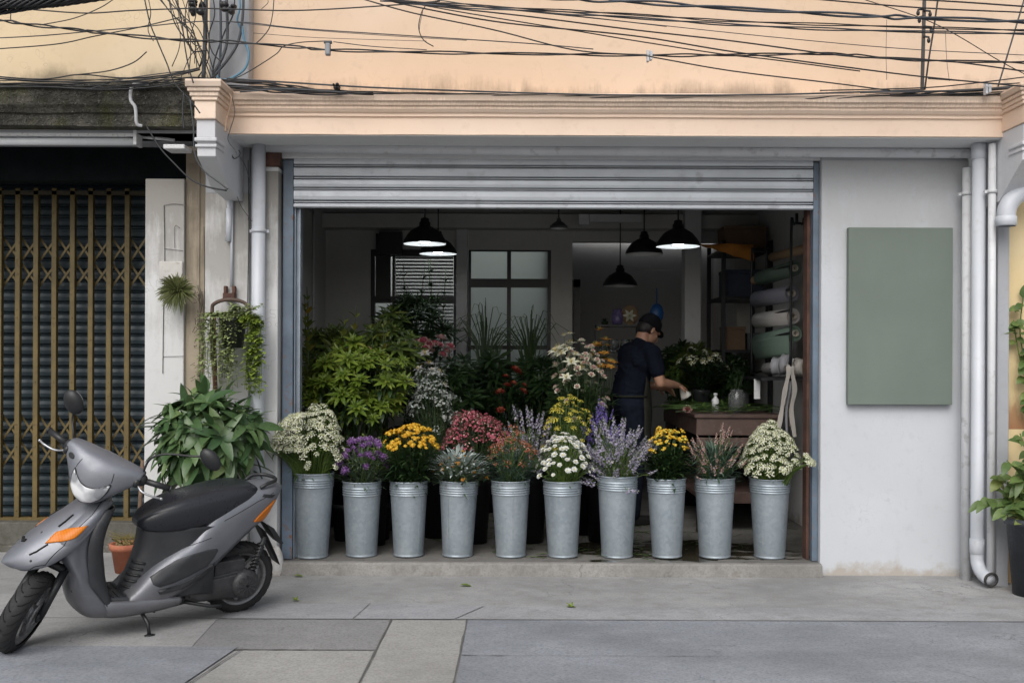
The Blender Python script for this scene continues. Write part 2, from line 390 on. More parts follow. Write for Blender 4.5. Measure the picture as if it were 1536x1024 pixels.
# shop floor with a worn front step
g = MB(); g.box(-1.9, 2.45, .301, 6.0, -.1, FZ-.0035); g.box(-1.6, 2.134, -.02, .3, -.1, FZ-.0035)
tag(obj('shop_floor', g, G_SHOP), kind='structure')
g = MB(); n = 60; rows = []
for i in range(n+1):
    x = -1.60+3.73*i/n; j = .012*noise.noise(Vector((x*5,0,0))); k = .008*noise.noise(Vector((x*9,3,0)))
    rows.append([(x,-.022,-.05),(x,-.085+j,-.05),(x,-.078+j,.012),(x,-.068+k,FZ-.012+k*.4),(x,-.055+k,FZ-.002),(x,-.018,FZ)])
g.loft(rows, closed=True, smooth=False)
tag(obj('shop_step', g, G_EDGE), kind='structure')
# ================================================================ flower shop building
SHOP = thing('shop_building', 'peach painted shophouse with the open flower shop on its ground floor', 'building', (.3, 0, 0))
XL, XR = -2.02, 3.9      # party lines
part = lambda name, mb, mat, par=None, **k: obj(name, mb, mat, par or SHOP, **k)
g = MB(); g.box(XL, 6.0, -.15, .1, 2.945, 6.2); part('upper_wall', g, PEACH)
# cornice: moulded profile swept along x
prof = [(-.15,2.942),(-.41,2.942),(-.41,3.055),(-.425,3.058),(-.425,3.075),(-.44,3.083),(-.455,3.10),(-.455,3.115),(-.47,3.12),(-.475,3.135),(-.49,3.145),(-.49,3.178),(-.47,3.20),(-.43,3.205),(-.15,3.215)]
def sweepx(prof, x0, x1, n=80, wob=.003):
    g = MB(); rings = []
    for i in range(n+1):
        x = x0+(x1-x0)*i/n
        rings.append([(x, y+wob*noise.noise(Vector((x*4, y*9, z*9))), z+wob*.8*noise.noise(Vector((x*3, 5+y*9, z*9)))) for y, z in prof])
    g.loft(rings, smooth=False); return g
g = sweepx(prof, -1.86, 3.20, 120); part('cornice', g, PEACHTRIM)
g = MB(); g.box(-1.86, 3.19, -.395, .0, 2.935, 2.9415); part('soffit', g, SOFFIT)
# brackets (corbels) at both party lines, with moulded capitals
def bracket(x0, x1, yf, zb):
    c = MB()
    for z0, z1, o in ((2.972,3.085,0),(3.0851,3.108,.014),(3.1081,3.135,.024),(3.1351,3.160,.036),(3.1601,3.209,.046)):
        c.box(x0-o, x1+o, yf-o, -.14, z0, z1)
    part('capital', c, PEACHTRIM, bevel=.006)
    b = MB(); xa, xb = x0+.008, x1-.008
    b.prism([(yf+.02,2.971),(yf+.02,2.86),(yf+.03,2.85),(yf+.035,2.745),(-.36,zb),(-.02,zb-.03),(-.02,2.971)], 'x', xa, xb)
    b.box(xa-.012, xb+.012, yf+.008, yf+.2, 2.835, 2.858); b.box(xa-.009, xb+.009, yf+.018, yf+.2, 2.80, 2.818)
    part('corbel', b, CORBEL, bevel=.005)
bracket(-1.983, -1.85, -.70, 2.593)
bracket(3.18, 3.33, -.70, 2.53)
# front walls and pillars
g = MB(); g.box(2.135, 3.30, 0, .3, -.05, 2.933); part('front_wall', g, WHITE, bevel=.008)
g = MB(); g.box(-2.54, -2.27, 0, .3, -.05, 2.72); part('pillar', g, PILLARWHITE, bevel=.006)
g = MB(); g.box(-2.268, -2.125, .03, .3, -.05, 2.95); g.box(-2.19, -2.17, .02, .04, .9, 2.9); part('pillar_strip', g, BEIGE)
g = MB(); g.box(-2.123, -1.82, -.01, .3, -.05, 2.62); part('pillar', g, PILLARWHITE, bevel=.006)
g = MB(); g.box(-2.121, -1.82, -.004, .3, 2.622, 2.98); part('pillar_head', g, GREYCONC)
g = MB(); g.box(-1.818, -1.715, .03, .3, -.05, 2.94); part('pillar_strip', g, WHITE)
g = MB(); g.box(-1.713, -1.612, -.035, .3, -.05, 2.80); part('pillar', g, PILLARWHITE, bevel=.008)
g = MB(); g.box(-1.716, -1.60, -.05, -.0, 2.802, 2.925); part('rusted_bracket', g, RUST, bevel=.004)
g = MB(); g.box(-1.60, 2.133, .02, .10, 2.87, 2.94); part('lintel', g, SOFFIT)
g = MB(); g.box(3.213, 3.290, -.30, .0, -.05, 2.93); part('pilaster', g, GREYCONC, bevel=.006)
# flaking plaster lump at the foot of the left pillar
g = MB(); g.ell((-1.61,-.05,.06), (.05,.05,.14), nu=10, nv=7); g.ell((-1.65,-.06,.02), (.06,.05,.07), nu=10, nv=7)
part('plaster_foot', g, PILLARWHITE)
# concrete pier between the two upper walls
g = MB(); g.box(PX(312,-.3,60), PX(372,-.3,60), -.28, -.16, 3.27, 6.2); part('pier', g, GREYCONC, bevel=.01)
# ---- interior shell
g = MB(); g.box(-2.05, -1.90, .3, 3.5, -.05, 3.05); part('side_wall', g, INNER)
g = MB(); g.box(2.45, 2.6, .3, 6.2, -.05, 3.05); part('side_wall', g, INNERW)
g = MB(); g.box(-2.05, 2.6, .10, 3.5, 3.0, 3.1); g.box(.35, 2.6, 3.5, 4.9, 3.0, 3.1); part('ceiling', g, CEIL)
BY = 3.3
def wx(px): return (px-CX)/F*(BY+CAM_D)
def wz(py): return CAM_H-(py-HZ)/F*(BY+CAM_D)
# back wall with a window opening and a door opening, right end open to the back room
g = MB(); y0, y1 = BY, BY+.12
g.box(-2.0, wx(556), y0, y1, 0, 3.0); g.box(wx(556), wx(684), y0, y1, wz(375), 3.0); g.box(wx(556), wx(684), y0, y1, 0, wz(585))
g.box(wx(702), wx(826), y0, y1, wz(375), 3.0); g.box(wx(826), wx(858), y0, y1, 0, 3.0)
g.box(wx(858), 2.45, y0+.001, y1, wz(362), 3.0); g.box(wx(1105), 2.45, y0+.001, y1, 0, wz(362))
part('back_wall', g, INNER)
g = MB(); g.box(wx(684), wx(701), BY-.06, BY+.2, .07, 3.0); part('column', g, INNERW, bevel=.008)
g = MB(); g.box(wx(1018), wx(1042), BY-.35, BY-.15, .07, 3.0); part('column', g, INNERW, bevel=.01)
g = MB(); g.box(-1.9, 2.45, BY-.22, BY-.001, wz(346), wz(325)); part('beam', g, INNER, bevel=.006)
g = MB(); g.box(-1.9, 2.45, BY-.10, BY-.002, wz(322), 3.0); part('beam', g, INNER)
# left wall surface conduit (outline box)
g = MB(); g.tube(spline([(-1.89,1.75,1.92),(-1.89,1.75,2.5),(-1.89,1.70,2.58),(-1.89,1.42,2.60)]), .008, 6); g.tube([(-1.885,2.6,1.2),(-1.885,2.6,2.9)], .010, 6); g.tube([(-1.885,2.6,2.86),(-1.885,.9,2.86)], .010, 6)
part('wall_conduit', g, INNERW)
# window: dark frame, glass, blinds behind
BLACKF = plain('black_frame_paint', (.012,.012,.013), .4, var=.2)
GLASS, nt, b = newmat('dirty_glass'); b.inputs['Base Color'].default_value = (.42,.47,.455,1); b.inputs['Roughness'].default_value = .35
b.inputs['Transmission Weight'].default_value = .9; b.inputs['IOR'].default_value = 1.2
GLASSC, nt, b = newmat('clear_glass'); b.inputs['Base Color'].default_value = (.95,.97,.96,1); b.inputs['Roughness'].default_value = .02; b.inputs['Transmission Weight'].default_value = 1; b.inputs['IOR'].default_value = 1.1
g = MB(); X0, X1 = wx(560), wx(682)
for a, b2 in ((wx(556), wx(562)), (wx(588), wx(592)), (wx(680), wx(684))): g.box(a, b2, BY-.01, BY+.08, wz(585), wz(375))
for a, b2 in ((375,385),(445,455),(578,585)): g.box(wx(562), wx(680), BY-.012, BY+.07, wz(b2), wz(a))
w = part('window', g, BLACKF)
g = MB(); g.box(wx(562), wx(680), BY+.05, BY+.055, wz(578), wz(385)); part('pane', g, GLASSC, w)
BLIND = leafmat('white_blind_slat', (.74,.76,.76), (.80,.82,.82), None, .5, .6)
g = MB(); zt, zb = wz(384), wz(580); n = 38
for i in range(n):
    z = zb+(zt-zb)*i/n; g.box(wx(592)+.005, wx(680)-.005, BY+.012, BY+.016, z, z+(zt-zb)/n*.66)
part('blind', g, BLIND, w)
# dark appliance in the window's left light
g = MB(); g.box(wx(564), wx(586), BY-.05, BY-.015, wz(450), wz(352)); g.box(wx(570), wx(604), BY-.12, BY-.055, wz(384), wz(350)); part('window_fan_box', g, BLACKF, w)
# back door: black steel frame, four frosted panes
g = MB(); Y = BY
for a, b2, c, d in ((702,706,375,700),(821,826,375,700),(760,766,375,700)): g.box(wx(a), wx(b2), Y+.0, Y+.05, wz(d), wz(c))
for c, d in ((372,377),(418,431),(518,524)): g.box(wx(706), wx(760), Y+.001, Y+.049, wz(d), wz(c)); g.box(wx(766), wx(821), Y+.001, Y+.049, wz(d), wz(c))
door = part('back_door', g, BLACKF)
g = MB(); g.box(wx(706), wx(760), Y+.02, Y+.026, .07, wz(377)); part('pane', g, GLASS, door)
g = MB(); g.box(wx(766), wx(821), Y+.02, Y+.026, .07, wz(377)); part('pane', g, GLASS, door)
# half open inner door leaf of the back room
g = MB(); g.box(wx(862), wx(872), BY+.2, BY+.26, .07, wz(416)); g.box(wx(838), wx(872), BY+.2, BY+.255, wz(428), wz(417)); g.box(wx(836), wx(846), BY+.2, BY+.26, .07, wz(416)); part('inner_door', g, BLACKF)
# added light well, sized to light the back openings, and back room walls
WELL = wallmat('pale_well_paint', (.66,.69,.68), .08, cracks=.2)
g = MB(); g.box(-2.05, .36, 5.6, 5.75, -.05, 3.6); part('added_well_wall', g, WELL)
g = MB(); g.box(-2.05, .35, BY+.121, BY+.2, 3.101, 4.2); g.box(-2.2, -2.051, BY+.2, 5.6, -.05, 4.2); part('added_well_wall', g, WELL)
g = MB(); g.box(.36, .46, BY+.45, 5.6, -.05, 4.2); part('partition', g, INNERW)
g = MB(); g.box(.46, 2.45, 5.35, 5.5, -.05, 4.4); part('back_room_wall', g, INNERW)
g = MB(); g.box(.46, 2.449, 4.901, 5.22, 2.9, 3.0); part('sky_slot_baffle', g, CEIL)  # added strip narrowing an invented sky slot that lights the back room
# ================================================================ neighbour on the left
NB = thing('neighbour_building', 'cream shophouse on the left with a blackened carved stone ledge', 'building', (-4, 0, 0))
part = lambda name, mb, mat, par=None, **k: obj(name, mb, mat, par or NB, **k)
g = MB(); g.box(-9, XL-.002, -.149, .1, 3.0, 6.2); part('upper_wall', g, CREAM)
prof = [(.0,3.02),(-.27,3.02),(-.27,3.10),(-.29,3.105),(-.30,3.13),(-.32,3.15),(-.32,3.25),(-.34,3.26),(-.34,3.285),(-.30,3.30),(.0,3.30)]
g = sweepx(prof, -9, -1.99, 160, .012); part('stone_ledge', g, MOSS)
g = MB(); g.box(-9, -1.99, -.16, .8, 3.0, 3.018); part('soffit', g, GREYCONC)
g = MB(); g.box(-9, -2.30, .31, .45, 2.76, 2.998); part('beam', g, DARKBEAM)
g = MB(); g.box(-9, -2.30, .46, 1.4, 2.90, 2.95); part('ceiling', g, DARKVOID)  # painted black so the colour itself keeps the recess top dark
g = MB(); g.box(-2.545, -2.42, .301, 1.4, -.05, 2.69); part('recess_wall', g, INNER)
STEPM = groundmat('stained_step_concrete', (.12,.115,.10), .3, (.05,.055,.03), sc=2)
g = MB(); g.box(-9, -2.546, .78, 1.5, -.05, .215); g.box(-9, -2.548, .70, .779, -.05, .05); part('door_step', g, STEPM, bevel=.01)
# ================================================================ neighbour on the right
NR = thing('neighbour_building', 'yellow rust-stained shophouse wall at the right edge of the photo', 'building', (3.6, -.2, 0))
g = MB(); g.box(3.292, 6.5, -.22, -.004, -.05, 2.93); obj('wall', g, YELLOW, NR)
# ================================================================ shop shutter (rolled up)
SH = thing('roller_shutter', 'galvanised roller shutter rolled up over the flower shop opening', 'shutter', (.28, .06, 2.5))
g = MB(); xa, xb = -1.522, 2.088
zs = [PZ(p, .06) for p in (236, 252, 270, 286, 306)]
pr = []
z = zs[0]+.0
for i in range(4):
    z0, z1 = zs[i], zs[i+1]; h = z0-z1
    pr += [(.058, z0), (.042, z0-h*.04), (.0375, z0-h*.14), (.036, z0-h*.5), (.038, z0-h*.74), (.044, z0-h*.80), (.078, z0-h*.815), (.078, z0-h*.87), (.046, z0-h*.885), (.046, z0-h*.94), (.078, z0-h*.95), (.078, z0-h*.985)]
pr += [(.06, zs[-1])]
ring = pr+[(y+.012, z) for y, z in reversed(pr)]
g.prism([(y, z) for y, z in ring], 'x', xa, xb)
obj('slat_panel', g, GALV_SH, SH)
g = MB(); g.box(xa, xb, .035, .075, PZ(313,.05), PZ(306.5,.05)); g.box(xa, xb, .028, .034, PZ(312,.05), PZ(308,.05)); obj('bottom_bar', g, GALV_SH, SH, bevel=.003)
g = MB(); g.box(xa, xb, .04, .1, PZ(235,.05), 2.868); obj('hood', g, plain('dark_gap_steel', (.05,.055,.06), .6), SH)
for a, b2 in ((-1.523, -1.482),):
    g = MB(); g.box(a, b2, .105, .15, FZ, 2.86); g.box(a, a+.008, .075, .104, .07, 2.53); g.box(b2-.008, b2, .075, .104, .07, 2.53); obj('guide_rail', g, RAIL, SH)
for a, b2, m2 in ((-1.598, -1.526, BLUEFRAME), (2.092, 2.133, BLUEFRAME)):
    g = MB(); g.box(a, b2, .045, .103, FZ, 2.862); obj('jamb', g, m2, SH, bevel=.004)
g = MB(); g.box(2.069, 2.089, .106, .2, FZ, 2.86); obj('rusty_post', g, RUST, SH)
# ================================================================ neighbour's shutter and folding gate
S2 = thing('roller_shutter', 'closed dark blue slatted shutter behind the brass folding gate', 'shutter', (-4, 1.02, .2))
g = MB(); z = .22; pr = []
while z < 2.86:
    pr += [(1.03, z), (1.012, z+.012), (1.008, z+.04), (1.014, z+.066), (1.03, z+.076), (1.04, z+.078), (1.04, z+.084)]; z += .085
g.prism(pr+[(1.06, z), (1.06, .22)], 'x', -6.5, -2.56); obj('slat_panel', g, DARKSLAT, S2)
GT = thing('folding_gate', 'brass coloured concertina gate of uprights and lattice, closed before the dark shutter', 'gate', (-3.6, .9, .22))
GY = .9; xs = []
for k in range(-4, 7): xs.append(PX(27.3+27.3*k, GY))
zb, zt = PZ(775, GY, 100), PZ(283, GY, 100)
for x in xs:
    g = MB(); g.box(x-.018, x-.014, GY-.02, GY+.02, zb, zt); g.box(x-.0138, x+.0138, GY-.02, GY-.015, zb, zt); g.box(x+.014, x+.018, GY-.02, GY+.02, zb, zt)
    for zz in (zb+.05, zb+.55, zb+1.05, zb+1.55): g.ell((x, GY-.021, zz), (.006,.004,.006), nu=6, nv=4)
    obj('upright', g, BRASS, GT)
xs2 = xs+[xs[-1]+.135]
def lattice(zlo, zhi):
    h = (zhi-zlo)/2; g = MB()
    for i in range(len(xs2)-1):
        a, b2 = xs2[i], xs2[i+1]
        for r in range(2):
            g.bar((a, GY+.032, zlo+r*h), (b2, GY+.032, zlo+(r+1)*h), .004, .016, (0,0,1)); g.bar((a, GY+.04, zlo+(r+1)*h), (b2, GY+.04, zlo+r*h), .004, .016, (0,0,1))
    obj('lattice', g, BRASS, GT)
lattice(PZ(431, GY, 100), PZ(355, GY, 100)); lattice(PZ(702, GY, 100), PZ(622, GY, 100))
g = MB(); g.box(xs[0]-.1, -2.56, GY-.024, GY+.03, zb-.03, zb-.001); obj('bottom_rail', g, BRASS, GT)
g = MB(); g.box(xs[0]-.1, -2.56, GY-.02, GY+.03, zt-.05, zt-.02); obj('top_rail', g, plain('dark_brass', (.05,.04,.02), .6), GT)
# ================================================================ pipes
def pipe(name, pts, r, mat, label, bands=(), n=16, group=None, socket=None):
    t = thing(name, label, 'pipe', pts[0], group)
    g = MB(); g.tube(pts, r, n); obj('pipe', g, mat, t)
    for z in bands:
        g = MB(); p = Vector(pts[0]); g.lathe([(r+.001, z-.012), (r+.006, z-.012), (r+.006, z+.012), (r+.001, z+.012)], (p.x, p.y, 0), n=16); g.box(p.x-r-.02, p.x+r+.02, p.y+r*.3, p.y+r*.3+.02, z-.010, z+.010); obj('clamp', g, mat, t)
    if socket:
        for z in socket:
            g = MB(); p = Vector(pts[0]); g.lathe([(r+.0005, z-.05), (r+.005, z-.048), (r+.005, z+.05), (r+.0005, z+.052)], (p.x, p.y, 0), n=16); obj('socket', g, mat, t)
    return t
def vpipe(name, px, pyt, pyb, Y, wpx, mat, label, **k):
    x = PX(px, Y, (pyt+pyb)/2); r = wpx/2/F*(Y+CAM_D)
    return pipe(name, [(x, Y, max(.0, PZ(pyb, Y, px))), (x, Y, PZ(pyt, Y, px))], r, mat, label, **k)
vpipe('drain_pipe', 387, 214, 880, -.10, 20, PVC, 'white drain pipe running down the left pillar beside the blue shutter frame', bands=(2.35,), socket=(1.0,))
t = vpipe('drain_pipe', 1450, 252, 880, -.12, 15, PVC2, 'thinner grey pipe nearest the green board, starting below the wall head', bands=(2.62,))
x = PX(1467, -.24, 520); r = .043
pipe('drain_pipe', [(x,-.24,2.94),(x,-.24,.17)]+[(x+.0+.02*(1-math.cos(a)), -.24-.14*(1-math.cos(a)), .17-.11*math.sin(a)) for a in [PI/2*i/6 for i in range(1,7)]], r, PVC, 'thickest white drain pipe right of the green board, ending in an open elbow', socket=(.25, 2.88))
g = MB(); g.lathe([(.044,0),(.05,0),(.05,.01),(.038,.012),(.036,-.03),(.0,-.032)], (0,0,0), n=16, M=rot_to((.15,-1,-.15)))
g.xf(Matrix.Translation((x+.022,-.385,.06)))
obj('pipe_mouth', g, [plain('dark_pipe_mouth', (.03,.03,.03), .7)], bpy.data.objects['drain_pipe.002'])
vpipe('drain_pipe', 1487, 216, 884, -.335, 11, PVC2, 'slim pale pipe at the far right beside the grey pilaster', bands=(2.60,))
a = P(1420, 229, -.07)
pipe('drain_pipe', [P(425,229,-.07)+Vector((-.2,0,.035)), P(800,229,-.07)+Vector((0,0,.013)), P(1452,230,-.07), P(1458,232,-.07)+Vector((0,0,-.004)), P(1461,240,-.07), P(1461,252,-.07)], .034, PVC2, 'long horizontal white pipe under the soffit above the shutter')
e = [P(1575,272,-.42), P(1545,282,-.42), P(1522,296,-.42), P(1511,312,-.42), P(1509,332,-.42)]
t = pipe('drain_elbow', spline(e, 5), .058, PVC, 'fat white pipe elbow turning down at the right edge of the photo')
g = MB(); c = P(1509,330,-.42); g.lathe([(.059,-.04),(.066,-.036),(.066,.02),(.059,.025)], c, n=20); obj('socket', g, PVC, t)
# bent conduit on the mossy ledge, bent conduit hook on the pillar
pipe('conduit', spline([P(222,126,-.36),P(204,126,-.37),P(197,132,-.38),P(196,150,-.38),P(203,162,-.37),P(205,185,-.34),P(213,189,-.32)], 5), .011, PVC2, 'bent grey conduit crossing the blackened stone ledge', n=8)
pipe('conduit', spline([P(357,268,-.05),P(356,257,-.08),P(348,256,-.12),P(344,264,-.10),P(344,300,-.03),P(344,320,-.03)], 5), .017, PVC, 'hooked grey conduit bend under the left bracket', n=10)
pipe('conduit', [P(344,312,-.035),P(343,362,-.035)], .022, PVC, 'short white conduit sleeve below the hooked bend', n=10)
pipe('conduit', [P(348,300,-.03),P(347,430,-.03)], .010, PVC, 'thin white conduit running down to the rusty plant hanger', n=8)
for i, (px, a, b2, lab) in enumerate(((246,308,560,'dark hairline cable down the white pillar by the folding gate'),(306,340,575,'dark cable running down the edge of the beige strip'),(372,240,560,'black cable tucked along the white drain pipe'))):
    g = MB(); Y = -.006 if i != 2 else -.02; g.tube(spline([P(px,a,Y),P(px+1,(a*2+b2)/3,Y),P(px-1,(a+2*b2)/3,Y),P(px-2,b2,Y)],4), .0024, 6)
    tag(obj('cable', g, DARKVOID, at=tuple(P(px,a,Y))), lab, 'cable')
for pts, lab in (([P(246,308,-.006),P(260,306,-.006),P(275,307,-.006)],'topmost short wire pinned across the white pillar'),([P(246,373,-.006),P(274,376,-.006)],'short wire pinned across the white pillar just above the outlet plate'),([P(244,535,-.006),P(275,534,-.006)],'short wire pinned across the white pillar below the spiky plant'),([P(262,372,-.008),P(262,340,-.01),P(270,342,-.01)],'hooked wire end on the white pillar above the outlet plate')):
    g = MB(); g.tube(spline(pts,4), .0014, 6); tag(obj('wire', g, DARKVOID, at=tuple(pts[0])), lab, 'wire')
# meter plate behind the air plant
g = MB(); a, b2 = P(239,392,-.012), P(275,420,-.0); g.box(a.x, b2.x, -.022, -.001, b2.z, a.z)
tag(obj('outlet_box', g, plain('aged_white_plastic', (.50,.48,.45), .5, c2=(.3,.26,.22)), bevel=.006, at=tuple(a)), 'aged white outlet plate on the pillar above the spiky plant', 'outlet box')
# flat green board on the white wall
g = MB(); a, b2 = P(1273,341,-.055), P(1428,607,-.055); g.box(a.x, b2.x, -.058, -.012, b2.z, a.z)
GREEN = plain('sage_green_paint', (.140,.172,.147), .6, var=.07, scale=2.2)
sg = obj('sign_board', g, GREEN, bevel=.003, at=tuple((a+b2)/2)); tag(sg, 'blank sage green board fixed to the white wall', 'sign board')
g = MB()
for sx, sz in ((a.x+.1, a.z-.1),(b2.x-.1, a.z-.1),(a.x+.1, b2.z+.1),(b2.x-.1, b2.z+.1)): g.box(sx-.02, sx+.02, -.0121, -.0005, sz-.02, sz+.02)
obj('spacer', g, DARKVOID, sg)
# fluorescent batten under the neighbour's soffit
FX = thing('tube_light', 'long white fluorescent batten under the neighbour\'s soffit', 'light fixture', tuple(P(100,205,-.1)))
ENAM = plain('white_enamel', (.66,.67,.68), .4, var=.06, c2=(.4,.38,.33))
a, b2 = P(-160,195,-.12), P(207,206,-.12); g = MB(); g.box(a.x, b2.x, -.15, -.06, b2.z, a.z); obj('housing', g, ENAM, FX, bevel=.004)
g = MB(); a, b2 = P(203,196,-.12), P(208,219,-.12); g.box(a.x, b2.x, -.165, -.05, b2.z, a.z-.003); obj('end_holder', g, ENAM, FX, bevel=.003)
g = MB(); g.tube([P(-160,212,-.11), P(203,213,-.11)], .026, 12); obj('tube', g, plain('unlit_white_glass', (.72,.74,.76), .25, var=.03), FX)
g = MB(); a, b2 = P(249,219,-.2), P(281,226,-.2); g.box(a.x, b2.x, -.26, -.1, b2.z, a.z); o = obj('sensor_box', g, ENAM, bevel=.006, at=tuple(a)); tag(o, 'small flat white box under the left bracket', 'sensor box')
g = MB(); g.tube([P(208,205,-.06), P(262,210,-.02)], .012, 8); tag(obj('conduit', g, PVC2, at=tuple(P(208,205,-.06))), 'short pale conduit right of the fluorescent batten', 'pipe')
# ================================================================ scooter (x forward, y to its left, z up)
PAINT, nt_, b_ = newmat('grey_metallic_paint'); b_.inputs['Metallic'].default_value = .42; b_.inputs['Roughness'].default_value = .36
v_ = pos(nt_, obj=True); n_ = noise_(nt_, v_, 6, 5)
c_ = ramp(nt_, n_, [(.3, (.160,.168,.192)), (.7, (.198,.207,.235))]).outputs[0]
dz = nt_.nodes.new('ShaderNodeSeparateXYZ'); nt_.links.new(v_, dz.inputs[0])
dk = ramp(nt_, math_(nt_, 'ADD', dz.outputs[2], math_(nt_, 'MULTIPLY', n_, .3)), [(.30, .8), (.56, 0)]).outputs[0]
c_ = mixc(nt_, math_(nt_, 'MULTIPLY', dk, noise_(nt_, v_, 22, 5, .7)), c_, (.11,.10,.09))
c_ = mixc(nt_, ramp(nt_, noise_(nt_, pos(nt_, (3,3,14), True), 9, 6, .75), [(.56, 0), (.68, .4)]).outputs[0], c_, (.24,.235,.225))
c_ = mixc(nt_, ramp(nt_, noise_(nt_, v_, 95, 2), [(.70, 0), (.74, .5)]).outputs[0], c_, (.30,.29,.27))
nt_.links.new(c_, b_.inputs['Base Color']); b_.inputs['Coat Weight'].default_value = .22; b_.inputs['Coat Roughness'].default_value = .22
nt_.links.new(ramp(nt_, noise_(nt_, v_, 18, 5, .7), [(.3, .36), (.7, .52)]).outputs[0], b_.inputs['Roughness'])
BLKP = plain('dark_grey_plastic', (.035,.037,.042), .5, var=.2, scale=8, c2=(.06,.058,.055), bmp=.05)
BLKP2 = plain('black_plastic', (.016,.017,.019), .45, var=.2)
VINYL = plain('black_vinyl', (.019,.021,.027), .30, var=.10, scale=5)
RUBBER = plain('tyre_rubber', (.017,.017,.018), .75, var=.25, c2=(.04,.038,.035))
ALU = plain('dull_aluminium', (.28,.28,.29), .45, .7, var=.2, c2=(.12,.11,.10))
CHROME = plain('brushed_lever_metal', (.40,.41,.43), .38, .8, var=.08)
ENGM = plain('oily_engine_metal', (.045,.046,.05), .5, .4, var=.35, scale=12, c2=(.085,.08,.075), bmp=.2)
AMBER, nt_, b_ = newmat('amber_lens'); b_.inputs['Roughness'].default_value = .32; b_.inputs['Specular IOR Level'].default_value = .3
w_ = nt_.nodes.new('ShaderNodeTexWave'); w_.inputs['Scale'].default_value = 28; nt_.links.new(pos(nt_, obj=True), w_.inputs['Vector'])
nt_.links.new(ramp(nt_, w_.outputs['Fac'], [(.2, (.56,.15,.004)), (.8, (.60,.175,.005))]).outputs[0], b_.inputs['Base Color'])
LENS, nt_, b_ = newmat('clear_lens'); b_.inputs['Base Color'].default_value = (.9,.92,.94,1); b_.inputs['Roughness'].default_value = .03
b_.inputs['Transmission Weight'].default_value = 1; b_.inputs['IOR'].default_value = 1.12
REFL, nt_, b_ = newmat('headlight_reflector'); b_.inputs['Coat Weight'].default_value = 1; b_.inputs['Coat Roughness'].default_value = .03; b_.inputs['Metallic'].default_value = .0; b_.inputs['Roughness'].default_value = .15
vo_ = nt_.nodes.new('ShaderNodeTexNoise'); vo_.inputs['Scale'].default_value = 14; vo_.inputs['Detail'].default_value = 1; nt_.links.new(pos(nt_, obj=True), vo_.inputs['Vector'])
nt_.links.new(ramp(nt_, vo_.outputs['Fac'], [(.40, (.26,.27,.29)), (.5, (.48,.49,.51)), (.60, (.72,.73,.75))]).outputs[0], b_.inputs['Base Color'])  # gleam of the reflector painted in as pale and darker tones
MIRR = plain('mirror_glass', (.7,.72,.75), .05, 1.0, var=.02)

SCO = thing('scooter', 'grey step-through scooter leaning on its side stand before the folding gate', 'scooter', (-1.62, -1.05, 0))
_h = (Vector((-2.53,-1.82,0))-Vector((-1.62,-1.05,0))).normalized(); _l = Vector((-_h.y,_h.x,0)); _u = Vector((0,0,1)); _p = math.radians(9)
_L = _l*math.cos(_p)-_u*math.sin(_p); _U = _l*math.sin(_p)+_u*math.cos(_p)
SCO.rotation_euler = Matrix((_h,_L,_U)).transposed().to_euler()
def spart(name, mb, mat, par=None, **k): return obj(name, mb, mat, par or SCO, local=True, **k)
# steering
_ang, _rk = math.radians(52), math.radians(26)
_ax = Vector((-math.sin(_rk),0,math.cos(_rk))); _pv = Vector((.86,0,.75))
STM = Matrix.Translation(_pv) @ Matrix.Rotation(_ang, 4, _ax) @ Matrix.Translation(-_pv)
def bvh(*mbs):
    v = []; f = []
    for mb in mbs:
        o = len(v); v += [Vector(p) for p in mb.v]; f += [[i+o for i in ff] for ff in mb.f]
    return BVHTree.FromPolygons(v, f)
def sub_mb(mb, lv):
    """the mesh as its subdivision modifier will make it, to lay details on"""
    me = mb.mesh('tmp', []); o = bpy.data.objects.new('tmp', me); COL.objects.link(o)
    s = o.modifiers.new('s', 'SUBSURF'); s.levels = lv; dg = bpy.context.evaluated_depsgraph_get(); e = o.evaluated_get(dg); m2 = e.to_mesh()
    r = MB(); r.v = [tuple(v.co) for v in m2.vertices]; r.f = [list(p.vertices) for p in m2.polygons]; e.to_mesh_clear()
    bpy.data.objects.remove(o); return r
def conform(tree, poly, side, off=.004, thick=.006, n=14, m=0):
    """polygon in (x,z) (side 'y') or (y,z) (side 'x') laid on the body surface as a raised panel"""
    import mathutils.geometry as mg
    def hit(a, z):
        if side == 'y': o, d = Vector((a, 1, z)), Vector((0,-1,0))
        elif side == '-y': o, d = Vector((a, -1, z)), Vector((0,1,0))
        else: o, d = Vector((2, a, z)), Vector((-1,0,0))
        loc, nr, i, dist = tree.ray_cast(o, d)
        if loc is None: return None
        if nr.dot(d) > 0: nr = -nr
        return loc, nr
    # resample outline
    out = []
    for i in range(len(poly)):
        a, b = Vector(poly[i]), Vector(poly[(i+1)%len(poly)]); k = max(1, int((b-a).length/.012))
        out += [a.lerp(b, j/k) for j in range(k)]
    c = sum(out, Vector((0,0)))/len(out); g = MB(); rings = []
    for s_ in (1.0, .97, .8, .6, .4, .2):
        ring = []
        for p in out:
            q = c+(p-c)*s_; h = hit(q.x, q.y)
            if h is None: h = rings[-1][len(ring)] if rings else hit(c.x, c.y)
            ring.append(h)
        rings.append(ring)
    vs = [h[0]-h[1]*.004 for h in rings[0]]+[h[0]+h[1]*off for h in rings[0]]
    for r in rings[1:]: vs += [h[0]+h[1]*(off+thick*.35) for h in r]
    hc = hit(c.x, c.y); vs.append(hc[0]+hc[1]*(off+thick*.35))
    n_ = len(out); k = len(rings)+1
    fs = [(i*n_+j, i*n_+(j+1)%n_, (i+1)*n_+(j+1)%n_, (i+1)*n_+j) for i in range(k-1) for j in range(n_)]
    e = len(vs)-1; fs += [((k-1)*n_+j, (k-1)*n_+(j+1)%n_, e) for j in range(n_)]
    g.add(vs, fs, m, True); return g
